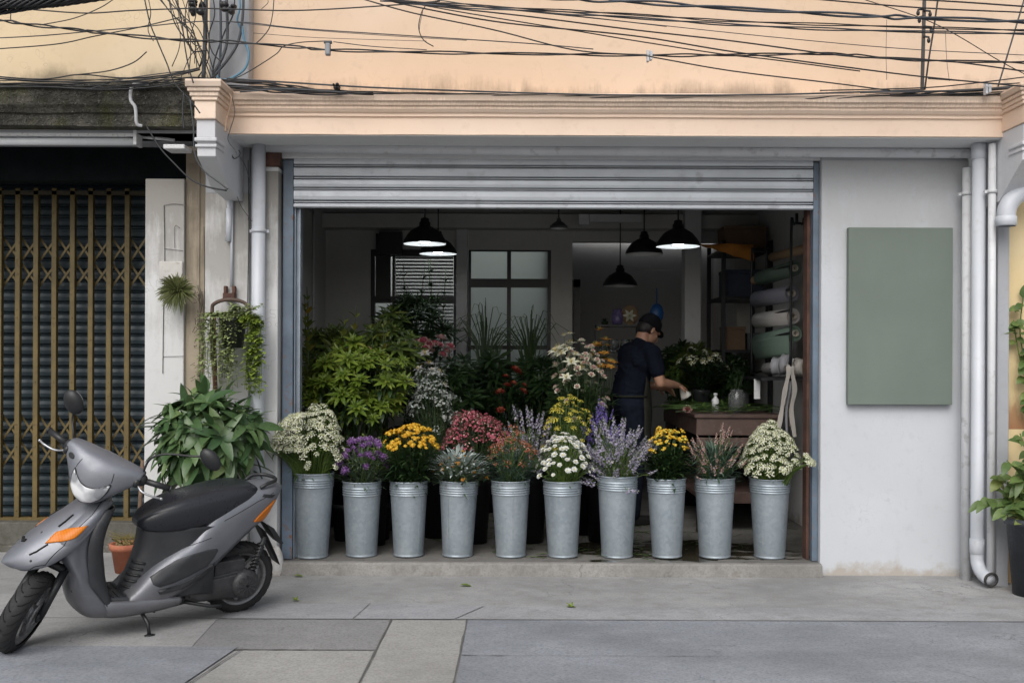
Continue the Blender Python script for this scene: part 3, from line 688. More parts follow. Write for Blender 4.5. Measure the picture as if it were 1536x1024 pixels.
# ---- wheels
def wheel(cx, cz, r=.215, w=.10):
    t = MB(); prof = []
    n = 20
    for i in range(n+1):
        a = PI*1.16*(i/n)-PI*.58+PI/2      # section from rim edge over the tread to the other rim edge
        yy = math.cos(a)*w/2; rr = r-.045+math.sin(a)*.045*(1 if math.sin(a) > 0 else 1.1)
        prof.append((rr, yy))
    t.lathe(prof, (0,0,0), 48)
    gr = MB()
    for k in range(26):                    # slanted tread grooves
        for sg in (1, -1):
            a0 = 2*PI*k/26+(.06 if sg > 0 else 0); pts = []
            for j in range(6):
                q = j/5; y = sg*(.006+q*.041); a = a0+q*q*.28
                al = math.acos(max(-1, min(1, y/(w/2)))); rr = r-.045+.045*math.sin(al)+.0006
                pts.append((rr*math.cos(a), rr*math.sin(a), y))
            gr.tube(pts, .0030, 4)
    M = Matrix.Translation((cx,0,cz)) @ Matrix.Rotation(PI/2, 4, 'X')
    rim = MB(); ri = r-.066
    rim.lathe([(ri+.012,-.042),(ri,-.040),(ri-.012,-.02),(ri-.014,0),(ri-.012,.02),(ri,.040),(ri+.012,.042)], (0,0,0), 40)
    for k in range(3):
        a = 2*PI*k/3+.4; d = Vector((math.cos(a), math.sin(a), 0)); s_ = Vector((-d.y, d.x, 0))
        for o in (-.016, .016): rim.bar(d*.03+s_*o*.9, d*(ri-.005)+s_*o*1.6, .024, .03, (0,0,1))
    rim.lathe([(0,-.05),(.045,-.05),(.05,-.03),(.05,.03),(.045,.05),(0,.05)], (0,0,0), 20)
    for g in (t, gr, rim): g.xf(M)
    return t, gr, rim
BLKG = plain('groove_black', (.006,.006,.006), .9, var=.1)
def put_wheel(mbs, X=None, dz=0):
    t, gr, rim = mbs
    if X is not None:
        for g in mbs: g.xf(X)
    lo = min(v_[2]*math.cos(_p)-v_[1]*math.sin(_p) for v_ in t.v)      # height of its lowest point in the world
    sh = Matrix.Translation((0,0,-lo/math.cos(_p)))
    for g in mbs: g.xf(sh)
    ty = spart('tyre', t, RUBBER); spart('tread_groove', gr, BLKG, ty); r_ = spart('rim', rim, ALU, bevel=0); return sh
put_wheel(wheel(0, .215, .212, .105))
sh = put_wheel(wheel(1.19, .215, .215, .105), STM)
fork = MB()
for y in (.075, -.075):
    fork.tube([(1.19,y,.215),(1.15,y,.30),(1.06,y*.9,.44)], [.018,.02,.022], 10); fork.ell((1.19,y*.95,.215), (.028,.012,.028), nu=12, nv=6)
fork.tube([(1.06,-.07,.44),(1.06,.07,.44)], .022, 10); fork.tube([(1.06,0,.44),(.86,0,.80)], .024, 12)
fork.xf(sh @ STM); spart('fork', fork, BLKP2)
disc = MB(); disc.lathe([(.05,-.002),(.085,-.002),(.085,.002),(.05,.002),(.05,-.002)], (0,0,0), 32); disc.xf(sh @ STM @ Matrix.Translation((1.19,.058,.215)) @ Matrix.Rotation(PI/2,4,'X')); spart('brake_disc', disc, ALU)
# ---- leg shield: crescent sections by height
def smooth_rows(rows, k):
    """interpolate rows of numbers with Catmull-Rom"""
    n = len(rows[0]); out = []
    for i in range(len(rows)-1):
        a, b, c, d = rows[max(i-1,0)], rows[i], rows[i+1], rows[min(i+2,len(rows)-1)]
        for j in range(k):
            t = j/k; out.append([.5*(2*b[q]+(c[q]-a[q])*t+(2*a[q]-5*b[q]+4*c[q]-d[q])*t*t+(3*b[q]-a[q]-3*c[q]+d[q])*t**3) for q in range(n)])
    out.append(list(rows[-1])); return out
#         z    x front  x edge  half w  x inner
SHIELD = [(.155,.905,.80,.150,.76),(.20,.945,.815,.172,.79),(.27,.965,.865,.178,.815),(.34,.975,.915,.180,.83),(.41,.985,.955,.182,.84),(.48,1.03,.98,.184,.85),(.55,1.08,.985,.184,.85),(.61,1.08,.955,.182,.84),(.67,1.0,.90,.172,.82),(.73,.915,.85,.15,.80),(.775,.86,.83,.12,.79)]
g = MB(); rings = []
for z, xf, xe, w_, xi in smooth_rows(SHIELD, 4):
    out_, in_ = [], []
    for i in range(17):
        t = -1+i/8; a = abs(t); s_ = math.sin(a*PI/2)**.85*(1 if t > 0 else -1)
        out_.append((xe+(xf-xe)*(math.cos(a*PI/2)**.75), w_*s_, z))
        in_.append((xe-.018+(xi-xe+.018)*(math.cos(a*PI/2)**.8)*1.0, (w_-.014)*s_, z))
    rings.append(out_+in_[::-1])
g.loft(rings); LEG = g
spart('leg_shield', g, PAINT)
kn = MB(); rings = []
for z, xf, xe, w_, xi in smooth_rows(SHIELD[1:10], 3):
    rings.append([(min(xe,xi+.09)-.022+(xi-.035-min(xe,xi+.09)+.022)*math.cos(t*PI/2)**.6, (w_-.02)*math.sin(t*PI/2), z) for t in [-1+i/8 for i in range(17)]])
kn.loft(rings, cap=False, closed=False); o = spart('knee_panel', kn, BLKP); s_ = o.modifiers.new('thick','SOLIDIFY'); s_.thickness = .012
# ---- nose cowl: ridge with arched sections
#        x    z   half w  drop  
RIDGE = [(.79,.80,.095,.04),(.84,.785,.125,.055),(.92,.745,.165,.085),(1.01,.695,.190,.115),(1.10,.635,.195,.125),(1.18,.575,.175,.118),(1.235,.525,.135,.09),(1.268,.49,.085,.06),(1.282,.47,.035,.03)]
g = MB(); rings = []; rr_ = smooth_rows(RIDGE, 4)
for i, (x, z, w_, dr) in enumerate(rr_):
    a, b = rr_[max(i-1,0)], rr_[min(i+1,len(rr_)-1)]; d = Vector((b[0]-a[0],0,b[1]-a[1])).normalized(); nn = Vector((-d.z,0,d.x))
    if nn.z < 0: nn = -nn
    up_, dn = [], []
    for k in range(15):
        t = -1+k/7
        y = w_*math.sin(t*PI/2)**1 if False else w_*t
        drop = dr*(abs(t)**2.4)
        p = Vector((x,y,z))-nn*drop; up_.append(p)
        q = Vector((x,y*.93,z))-nn*(drop*.8+.030+.02*(1-abs(t))); dn.append(q)
    rings.append(up_+dn[::-1])
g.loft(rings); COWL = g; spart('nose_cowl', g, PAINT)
TB = bvh(LEG, COWL)
# cowl seams, vents, emblem slot, signals
def groove(tree, pts, side, r, name='panel_seam', par=None, mat=None):
    out = []
    for a, b in zip(pts[:-1], pts[1:]):
        for j in range(6):
            q = Vector(a).lerp(Vector(b), j/6); o, d = (Vector((q.x,1,q.y)), Vector((0,-1,0))) if side == 'y' else ((Vector((q.x,-1,q.y)), Vector((0,1,0))) if side == '-y' else (Vector((q.x,q.y,2)), Vector((0,0,-1))))
            h = tree.ray_cast(o, d)
            if h[0] is not None: out.append(h[0])
    g = MB()
    if len(out) > 1: g.tube(out, r, 5)
    return spart(name, g, mat or BLKG, par)
for sg, side in ((1,'y'),(-1,'-y')):
    g = conform(TB, [(1.112,.580),(1.085,.607),(1.058,.630),(.99,.655),(.925,.670),(.955,.640),(.99,.612),(1.05,.592)], side, .003, .010); spart('turn_signal', g, AMBER)
for sg in (1,-1):
    groove(TB, [(.82,.10*sg),(.90,.145*sg),(1.02,.168*sg),(1.12,.165*sg),(1.21,.11*sg),(1.272,.03*sg)], 'z', .0022)
    groove(TB, [(.97,.075*sg),(1.01,.085*sg),(1.05,.088*sg)], 'z', .0055, 'air_slit'); groove(TB, [(1.10,.125*sg),(1.15,.115*sg),(1.185,.10*sg)], 'z', .005, 'air_slit')
groove(TB, [(1.175,-.028),(1.185,0),(1.175,.028)], 'z', .010, 'emblem_slot')
for y_, z_ in ((.05,.62),(-.05,.62),(.09,.30),(-.09,.30),(.12,.50)):
    h = TB.ray_cast(Vector((2,y_,z_)), Vector((-1,0,0)))
    if h[0] is not None: g = MB(); g.lathe([(0,.0025),(.004,.0025),(.0065,0)], h[0], 10, M=rot_to(h[1] if h[1].x > 0 else -h[1])); spart('panel_screw', g, BLKP2)
# ---- floorboard
g = MB(); rings = []
for x, zt, zb, w_ in smooth_rows([(.40,.205,.150,.160),(.48,.215,.142,.172),(.60,.222,.135,.174),(.72,.230,.135,.172),(.80,.238,.145,.165),(.88,.245,.17,.14)], 4):
    rings.append([(x,-w_,zb+.03),(x,-w_,zt-.012),(x,-w_+.012,zt),(x,-w_+.03,zt-.004),(x,0,zt-.006),(x,w_-.03,zt-.004),(x,w_-.012,zt),(x,w_,zt-.012),(x,w_,zb+.03),(x,w_*.8,zb),(x,0,zb-.01),(x,-w_*.8,zb)])
g.loft(rings); spart('floorboard', g, PAINT)
g = MB()
rings = []
for x, zt, w_ in smooth_rows([(.45,.216,.12),(.55,.224,.135),(.70,.235,.135),(.80,.244,.125)], 4): rings.append([(x,-w_,zt-.02),(x,-w_,zt),(x,0,zt+.001),(x,w_,zt),(x,w_,zt-.02)])
g.loft(rings); 
for k in range(9):
    for y0, y1 in ((.02,.11),(-.11,-.02)):
        x = .50+k*.032; z = .226+.014*(k/9)+.004; g.bar((x,y0,z),(x,y1,z), .010, .006)
spart('floor_mat', g, BLKP)
# ---- rear body: sections along x: x, top z, bottom z, half width at shoulder, half width at bottom, shoulder z
REAR = [(-.225,.752,.738,.030,.025,.745),(-.20,.765,.705,.065,.05,.745),(-.15,.775,.625,.105,.075,.735),(-.08,.775,.555,.130,.095,.715),(0,.760,.505,.145,.115,.685),(.10,.725,.425,.155,.130,.635),(.20,.68,.345,.162,.145,.56),(.28,.60,.285,.168,.153,.50),(.35,.515,.24,.170,.158,.455),(.42,.475,.205,.170,.162,.40),(.50,.42,.165,.168,.165,.335),(.58,.35,.14,.165,.165,.285),(.64,.285,.14,.160,.158,.245),(.68,.245,.14,.15,.15,.225)]
g = MB(); rings = []
for x, zt, zb, ws, wb_, zs_ in smooth_rows(REAR, 4):
    half = [(0,zt),(ws*.55,zt-.004),(ws*.85,zt-(zt-zs_)*.35),(ws,zs_),(ws*1.0+(wb_-ws)*.35,zs_-(zs_-zb)*.35),(wb_+(ws-wb_)*.2,zb+(zs_-zb)*.25),(wb_*.92,zb+.012),(wb_*.6,zb),(0,zb)]
    rings.append([(x,y,z) for y, z in half]+[(x,-y,z) for y, z in half[-2:0:-1]])
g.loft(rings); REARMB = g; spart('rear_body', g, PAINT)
# dark under-seat column between seat and floor
UC = [(.22,.60,.40,.145),(.32,.585,.34,.150),(.42,.58,.26,.142),(.50,.575,.205,.128),(.57,.565,.20,.112),(.615,.55,.20,.09),(.65,.45,.20,.07)]
g = MB(); rings = []
for z, x1, w_ in smooth_rows([(.20,.705,.125),(.26,.69,.118),(.34,.66,.112),(.42,.63,.112),(.50,.612,.115),(.585,.605,.12)], 4):
    rings.append([(.22+(x1-.22)*max(0,math.cos(t*PI/2))**.6, (w_+(.150-w_)*abs(t)**4)*(1 if t>0 else -1)*abs(math.sin(t*PI/2))**.8, z) for t in [-1+i/8 for i in range(17)]])
g.loft(rings); UCMB = g; spart('under_seat_panel', g, BLKP)
TU = bvh(UCMB)
for k in range(5):
    z = .40-.032*k; g = MB(); pts = []
    for j in range(8):
        y = .015+.062*j/7; h = TU.ray_cast(Vector((1.2,y,z-.008*j/7)), Vector((-1,0,0)))
        if h[0] is not None: pts.append(h[0]+Vector((.001,0,0)))
    if len(pts) > 2: g.tube(pts, .0075, 6); spart('cooling_slit', g, BLKP2)
TR = bvh(REARMB)
insp = [(.575,.335),(.52,.375),(.44,.420),(.36,.447),(.27,.460),(.215,.457),(.205,.445),(.23,.40),(.265,.362),(.36,.325),(.46,.295),(.53,.283),(.565,.30)]
for side in ('y','-y'):
    g = conform(TR, insp, side, .0015, .004); spart('side_panel', g, BLKP)
    g = conform(TR, [(-.15,.69),(-.138,.66),(-.095,.565),(-.01,.577),(-.03,.60),(-.085,.645)], side, .003, .010); spart('turn_signal', g, AMBER)
    g = conform(TR, [(.54,.268),(.44,.282),(.30,.325),(.235,.37),(.225,.36),(.29,.30),(.42,.255),(.53,.245)], side, .006, .012); spart('passenger_footrest', g, BLKP)
    groove(TR, [(.62,.33),(.54,.402),(.44,.455),(.33,.500),(.24,.53)], side, .0022); groove(TR, [(-.13,.735),(-.02,.70),(.08,.655),(.2,.60)], side, .0018)
g = conform(TR, [(-.06,.735),(-.145,.722),(-.12,.706),(-.05,.722)], 'y', .002, .004); spart('tail_trim', g, BLKP2)
# ---- seat
SEAT = [(-.065,.745,.715,.05),(-.04,.772,.700,.095),(.02,.790,.688,.128),(.10,.793,.655,.142),(.20,.783,.605,.150),(.30,.768,.570,.152),(.40,.748,.560,.146),(.48,.722,.560,.132),(.55,.690,.563,.108),(.60,.655,.575,.078),(.628,.622,.595,.04)]
g = MB(); rings = []
for x, zt, zb, w_ in smooth_rows(SEAT, 4):
    h = zt-zb; half = [(0,zt),(w_*.45,zt-.003),(w_*.84,zt-h*.06),(w_*.99,zt-h*.26),(w_*1.03,zt-h*.58),(w_*.95,zb+h*.15),(w_*.86,zb),(0,zb)]
    rings.append([(x,y,z) for y, z in half]+[(x,-y,z) for y, z in half[-2:0:-1]])
g.loft(rings); spart('seat', g, VINYL, sub=1)
TS = bvh(g)
# grab rail, tail light, plate flap
g = MB(); g.tube(spline([(-.05,.095,.765),(-.09,.10,.788),(-.15,.075,.795),(-.18,0,.795),(-.15,-.075,.795),(-.09,-.10,.788),(-.05,-.095,.765)],5), .011, 8); spart('grab_rail', g, BLKP2)
g = MB(); g.loft([[(-.205+.02*abs(t),.045*t,.725),(-.215+.02*abs(t),.045*t,.70),(-.20+.02*abs(t),.04*t,.665),(-.16,.04*t,.665),(-.16,.045*t,.725)] for t in [-1+i/6 for i in range(13)]]); spart('tail_light', g, plain('red_lens', (.35,.01,.01), .15))
g = MB(); g.loft([[(x-.0,-w_,z),(x-.006,-w_,z-.004),(x-.014,0,z-.012),(x-.006,w_,z-.004),(x,w_,z)] for x, z, w_ in ((-.05,.55,.075),(-.11,.50,.075),(-.16,.41,.07),(-.205,.33,.062),(-.235,.27,.05))], smooth=True); spart('rear_fender', g, BLKP2)
g = MB(); g.prism([(-.13,.53),(-.18,.50),(-.25,.40),(-.235,.395),(-.19,.44)], 'y', -.055, .055); spart('plate_flap', g, BLKP2)
# ---- engine, drive cover, exhaust, stands
g = MB(); g.loft([[(x0,y,z) for x0, z in ((-.075,.20),(-.05,.27),(.02,.30),(.16,.285),(.30,.275),(.37,.235),(.37,.175),(.30,.145),(.12,.135),(-.02,.13),(-.06,.16))] for y in (.06,.125)]); 
g.loft([[(x0*.9+.012,y,z*.85+.032) for x0, z in ((-.075,.20),(-.05,.27),(.02,.30),(.16,.285),(.30,.275),(.37,.235),(.37,.175),(.30,.145),(.12,.135),(-.02,.13),(-.06,.16))] for y in (.125,.142)])
g.xf(Matrix.Translation((0,0,-.0))); spart('drive_cover', g, ENGM, bevel=.008)
g = MB(); g.lathe([(0,.03),(.055,.03),(.075,.018),(.085,0),(.085,-.01)], (0,0,0), 24)
for k in range(6): a = PI*k/6; g.bar((-.06*math.cos(a),-.06*math.sin(a),.028),(.06*math.cos(a),.06*math.sin(a),.028), .008, .01)
g.xf(Matrix.Translation((.02,.138,.215)) @ Matrix.Rotation(-PI/2,4,'X')); spart('clutch_cover', g, ENGM)
g = MB(); g.box(.14,.42,-.08,.10,.155,.30)
for k in range(6): g.box(.36,.44,-.07,.09,.16+.02*k,.167+.02*k)
g.box(.02,.2,-.05,.12,.28,.36); g.tube([(.30,.09,.16),(.45,.06,.13),(.56,.02,.14)], .02, 8); spart('engine_block', g, ENGM, bevel=.01)
g = MB(); g.tube([(-.03,.095,.24),(-.10,.10,.47)], .014, 8)
for k in range(9): z = k/9; g.lathe([(.016,-.005),(.026,0),(.016,.005)], (-.035-.055*z,.0965,.27+.18*z), 12)
spart('rear_shock', g, BLKP2)
g = MB(); g.tube([(.25,-.13,.20),(.1,-.15,.21),(-.16,-.16,.24)], [.03,.055,.05], 14); spart('exhaust', g, BLKP2)
g = MB(); lowz = (.0+.0); fx, fy = .585, .205; fz = fy*math.tan(_p)+.006
g.tube([(.61,.10,.155),(fx+.005,fy-.02,fz+.06),(fx,fy,fz)], [.011,.010,.010], 8); g.ell((fx,fy+.004,fz+.001), (.03,.022,.006), nu=10, nv=4); g.tube([(.60,.09,.15),(.52,.10,.12)], .006, 6); spart('side_stand', g, BLKP2)
g = MB(); g.tube([(.36,-.10,.14),(.20,-.12,.10),(.16,-.13,.10)], .010, 6); g.tube([(.36,.10,.15),(.22,.13,.115),(.16,.15,.115)], .010, 6); g.tube([(.36,-.1,.14),(.36,.1,.15)], .012, 6); spart('centre_stand', g, BLKP2)
# ---- headset (steered)
HS = [(-.205,1.002,.026,.865,.035),(-.18,.992,.045,.872,.046),(-.13,.968,.075,.888,.066),(-.07,.935,.110,.905,.085),(0,.922,.126,.912,.094),(.07,.935,.110,.905,.085),(.13,.968,.075,.888,.066),(.18,.992,.045,.872,.046),(.205,1.002,.026,.865,.035)]
g = MB(); rings = []
for y, zc, hz, xc, hx in smooth_rows(HS, 4):
    ring = []
    for k in range(20):
        a = 2*PI*k/20; cz = math.sin(a); cx_ = math.cos(a)
        cx_ = (abs(cx_)**(.62 if cz < 0 else .7))*(1 if cx_ > 0 else -1); cz = (abs(cz)**.8)*(1 if cz > 0 else -1)
        z = zc+hz*cz; x = xc+hx*cx_-.30*(z-zc); ring.append((x, y, z))
    rings.append(ring)
g.loft(rings); HSMB = MB(); HSMB.v = list(g.v); HSMB.f = list(g.f); g.xf(STM); spart('handlebar_cover', g, PAINT)
TH = bvh(HSMB)
lens = [(.098,.952),(.074,.925),(.04,.908),(0,.902),(-.04,.908),(-.074,.925),(-.098,.952),(-.098,.918),(-.083,.870),(-.048,.832),(0,.818),(.048,.832),(.083,.870),(.098,.918)]
g = conform(TH, lens, 'x', .006, .006); g.xf(STM); hl = spart('headlight', g, REFL); s_ = hl.modifiers.new('smooth','SMOOTH'); s_.factor = .5; s_.iterations = 3
g = MB(); cs = []
for a, b in zip(lens, lens[1:]+lens[:1]):
    for j in range(4):
        q = Vector(a).lerp(Vector(b), j/4); h = TH.ray_cast(Vector((2,q.x,q.y)), Vector((-1,0,0))); cs.append(h[0])
g.tube(cs+[cs[0]], .0055, 6); g.xf(STM); spart('bezel', g, BLKP2, hl)
for yy in (-.150,):
    g = conform(TH, [(yy+.020*math.cos(a), .985+.013*math.sin(a)) for a in [2*PI*k/10 for k in range(10)]], 'x', .002, .006); g.xf(STM); spart('indicator_cap', g, BLKP2)
for sg in (1,-1):
    g = MB(); cs = []
    for p, q in (((.088*sg,1.005),(.095*sg,.98)),((.095*sg,.98),(.098*sg,.955))):
        for j in range(5):
            a = Vector(p).lerp(Vector(q), j/5); h = TH.ray_cast(Vector((2,a.x,a.y)), Vector((-1,0,0)))
            if h[0] is not None: cs.append(h[0])
    g.tube(cs, .0018, 5); g.xf(STM); spart('panel_seam', g, BLKG)
    # grip, switch cluster, lever, mirror
    bar0, bar1 = Vector((.862,.195*sg,.985)), Vector((.815,.345*sg,.985)); d = (bar1-bar0).normalized()
    g = MB(); g.tube([bar0+d*.03, bar1], .0165, 12); g.lathe([(.0165,0),(.021,.004),(.021,.012),(.0,.014)], (0,0,0), 12) if False else None
    g.tube([bar1-d*.002, bar1+d*.008], .019, 12); g.xf(STM); spart('grip', g, BLKP2)
    g = MB(); g.ell(bar0+d*.012, (.03,.026,.034), nu=12, nv=8); g.ell(bar0+Vector((.035,.0,-.006)), (.024,.02,.026), nu=10, nv=8); g.xf(STM); spart('switch_cluster', g, BLKP2)
    g = MB(); g.tube(spline([bar0+Vector((.035,.005*sg,-.012)), bar0+Vector((.062,.05*sg,-.022)), bar0+Vector((.055,.11*sg,-.024)), bar0+Vector((.037,.145*sg,-.026))],5), [.008]+[.0056]*14+[.0065], 8); g.ell(bar0+Vector((.036,.148*sg,-.026)), .0085, nu=10, nv=8); g.xf(STM); spart('brake_lever', g, CHROME)
    if sg < 0: mc = Vector((.80,-.285,1.185)); st = [bar0+Vector((-.01,0,.02)), bar0+Vector((-.015,-.02,.07)), Vector((.815,-.255,1.10)), mc+Vector((.012,.02,-.03))]
    else: mc = Vector((.79,.475,1.225)); st = [bar0+Vector((-.01,0,.02)), bar0+Vector((-.012,.005,.12)), Vector((.835,.26,1.165)), Vector((.81,.38,1.205)), mc+Vector((.012,-.05,0))]
    g = MB(); g.tube(spline(st, 6), .0058, 8); g.xf(STM); m_ = spart('mirror', g, BLKP2)
    R_ = Matrix.Rotation(math.radians(-28*sg), 3, 'X') if sg > 0 else Matrix.Rotation(math.radians(40), 3, 'X')
    g = MB(); g.ell(mc, (.030,.068,.045) if sg > 0 else (.032,.050,.068), R_, 18, 12); g.xf(STM); spart('mirror_shell', g, BLKP2, m_)
    g = MB(); g.ell(mc+Vector((-.022,0,0)), (.011,.058,.036) if sg > 0 else (.011,.042,.058), R_, 18, 8); g.xf(STM); spart('mirror_glass', g, MIRR, m_)
# dark neck between cowl and headset, brake hose
g = MB(); g.tube([(.83,0,.76),(.875,0,.84)], [.085,.07], 16); g.xf(STM); spart('steering_neck', g, BLKP2)
g = MB(); g.tube(spline([(.87,-.17,.96),(.95,-.12,.88),(.93,-.05,.80),(.88,-.02,.76)],5), .005, 6); g.xf(STM); spart('brake_hose', g, BLKP2)
# ================================================================ flower heads (unit size, axis +z)
def head_mb(kind, seed):
    r = random.Random(seed); g = MB(); uu = r.uniform
    def petal(c, d, up, L, W, m=0, fold=.15):
        d = Vector(d).normalized(); s_ = d.cross(Vector(up)); s_ = s_.normalized() if s_.length > 1e-4 else d.orthogonal().normalized(); n = s_.cross(d)
        c = Vector(c); g.add([c, c+d*L*.55-s_*W/2+n*fold*L*.4, c+d*L+n*fold*L*.1, c+d*L*.55+s_*W/2+n*fold*L*.4], [(0,3,2,1)], m, True)
    def floret(c, ax, s, k=5, m=0, cm=None):
        ax = Vector(ax).normalized(); a = ax.orthogonal().normalized(); b = ax.cross(a); ph = uu(0, 6)
        for i in range(k):
            t = ph+2*PI*i/k; petal(c, a*math.cos(t)+b*math.sin(t)+ax*.25, ax, s, s*.8, m)
        if cm is not None: g.ell(Vector(c)+ax*s*.12, s*.24, nu=6, nv=4, m=cm)
    if kind == 'umbel':
        for i in range(30):
            t = math.sqrt((i+.5)/30)*1.0; a = i*2.4+uu(-.3,.3); d = Vector((math.sin(t)*math.cos(a), math.sin(t)*math.sin(a), math.cos(t)))
            floret(Vector((d.x*.54,d.y*.54,d.z*.36-.14+uu(-.05,.05))), d, uu(.065,.115), 5, 0 if i%6 else 1, 1 if i%4 == 0 else None)
            g.tube([(0,0,-.55),(d.x*.48,d.y*.48,d.z*.32-.14)], .012, 3, 2, cap=False)
    elif kind == 'pompom':
        for i in range(46):
            z = 1-1.7*(i+.5)/46; a = i*2.4; q = math.sqrt(max(0,1-z*z)); d = Vector((q*math.cos(a),q*math.sin(a),z))
            petal(d*.18, d+Vector((uu(-.3,.3),uu(-.3,.3),.1)), (d.y,-d.x,.3), uu(.30,.42), .17, 0 if i%4 else 1)
        g.ell((0,0,0),(.26,.26,.22),nu=8,nv=6,m=1)
    elif kind == 'button':
        for k in range(9):
            c = Vector((uu(-.42,.42),uu(-.42,.42),uu(-.15,.15))); s = uu(.15,.24)
            g.ell(c,(s,s,s*.72),nu=7,nv=5,m=0 if k%3 else 1)
            for i in range(7): t = 2*PI*i/7+k; petal(c+Vector((math.cos(t)*s*.7,math.sin(t)*s*.7,.02)),(math.cos(t),math.sin(t),uu(-.2,.3)),(0,0,1),s*.6,s*.6)
            g.tube([(0,0,-.7),c],.018,3,2,cap=False)
    elif kind == 'daisy':
        for i in range(11): t = 2*PI*i/11+uu(-.1,.1); petal((math.cos(t)*.1,math.sin(t)*.1,0),(math.cos(t),math.sin(t),uu(-.1,.35)),(0,0,1),.42,.22)
        for i in range(7): t = 2*PI*i/7+uu(-.1,.1); petal((math.cos(t)*.06,math.sin(t)*.06,.05),(math.cos(t),math.sin(t),.7),(0,0,1),.30,.2)
        g.ell((0,0,.06),(.12,.12,.07),nu=8,nv=5,m=1)
    elif kind == 'spike':
        n = 24
        for i in range(n):
            z = i/n; a = i*2.4+uu(-.3,.3); q = .17*(1-z*.7)*uu(.3,1.5); d = Vector((math.cos(a),math.sin(a),uu(.1,.8)))
            floret((q*math.cos(a)*.6,q*math.sin(a)*.6,z*1.0), d, uu(.05,.10)*(1.15-z*.5), 4, 0 if r.random() < .7 else 1)
        g.tube([(0,0,-.3),(0,0,1.0)],.014,4,2)
    elif kind == 'spray':
        for k in range(22):
            d = Vector((uu(-1,1),uu(-1,1),uu(.15,1))).normalized()*uu(.3,.62); g.tube([(0,0,-.35),d*.5,d],.010,3,2,cap=False)
            floret(d,d,uu(.07,.12),5,0 if r.random() < .75 else 1)
    elif kind == 'lily':
        for i in range(6): t = 2*PI*i/6+uu(-.1,.1); d = Vector((math.cos(t),math.sin(t),.55)); g.leaf((0,0,0),d,(0,0,1),.55,.24,.5,.2,3)
        for i in range(5): t = 2*PI*i/5; g.tube([(0,0,0),(math.cos(t)*.12,math.sin(t)*.12,.3)],.014,3,1)
    elif kind == 'rose':
        for k in range(3):
            for i in range(5):
                t = 2*PI*i/5+k*.6; q = .12+.12*k
                petal((math.cos(t)*q*.4,math.sin(t)*q*.4,-.1),(math.cos(t)*(.25+.4*k),math.sin(t)*(.25+.4*k),1-.22*k),(math.cos(t),math.sin(t),0),.42,.46,0 if k else 1,.5)
    elif kind == 'tuft':
        for i in range(26):
            d = Vector((uu(-1,1),uu(-1,1),uu(-.1,1))).normalized(); g.leaf(d*.05,d,(0,0,1),uu(.35,.6),.10,.4,.2,2,0 if i%4 else 1)
    return g
_HC = {}
def heads(kind, mats, n=3):
    key = (kind,)+tuple(m.name for m in mats)
    if key not in _HC: _HC[key] = [head_mb(kind, 11+i).mesh(kind+'_head', mats) for i in range(n)]
    return _HC[key]
def petalm(name, c1, c2, rough=.55, trans=.3): return leafmat(name, c1, c2, None, rough, trans)
STEM = leafmat('stem_green', (.075,.135,.025), (.14,.21,.045), None, .5, .1)
STEMD = leafmat('dark_stem_green', (.03,.06,.02), (.06,.10,.03), None, .5, .1)
M_CREAM = petalm('cream_petal', (.80,.80,.60), (.87,.87,.75)); M_GRCEN = petalm('greenish_centre', (.40,.46,.15), (.55,.58,.25))
M_WHITE = petalm('white_petal', (.74,.76,.72), (.84,.85,.82)); M_YCEN = petalm('yellow_centre', (.70,.55,.10), (.75,.62,.2))
M_PURP = petalm('purple_petal', (.26,.13,.34), (.42,.27,.50)); M_PURP2 = petalm('deep_purple_petal', (.16,.06,.24), (.26,.11,.36))
M_YELL = petalm('yellow_petal', (.70,.40,.02), (.80,.52,.05)); M_YELL2 = petalm('deep_yellow_petal', (.60,.27,.01), (.74,.40,.02))
M_LEMON = petalm('lemon_petal', (.62,.56,.05), (.74,.70,.16))
M_ORNG = petalm('orange_petal', (.66,.24,.03), (.72,.36,.06)); M_RUST = petalm('rusty_red_petal', (.36,.08,.05), (.46,.16,.09))
M_PINK = petalm('dusky_pink_petal', (.42,.07,.11), (.58,.17,.22)); M_PINK2 = petalm('pale_pink_petal', (.60,.32,.30), (.70,.48,.44))
M_LAV = petalm('lavender_petal', (.33,.29,.44), (.50,.46,.58)); M_LAV2 = petalm('greyish_petal', (.42,.40,.42), (.60,.58,.57))
M_VIOL = petalm('violet_petal', (.16,.10,.46), (.27,.19,.60)); M_VIOL2 = petalm('deep_violet_petal', (.09,.05,.30), (.16,.09,.42))
M_SILV = petalm('silver_leaf', (.34,.42,.40), (.56,.62,.60), .7, .1)
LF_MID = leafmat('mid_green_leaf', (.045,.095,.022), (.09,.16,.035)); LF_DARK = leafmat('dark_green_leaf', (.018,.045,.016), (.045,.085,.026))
LF_GREY = leafmat('grey_green_leaf', (.08,.13,.075), (.15,.20,.12)); LF_LIME = leafmat('yellow_green_leaf', (.10,.165,.018), (.20,.28,.035), (.30,.34,.06))
LF_BLUE = leafmat('blue_green_leaf', (.055,.11,.075), (.11,.17,.12))
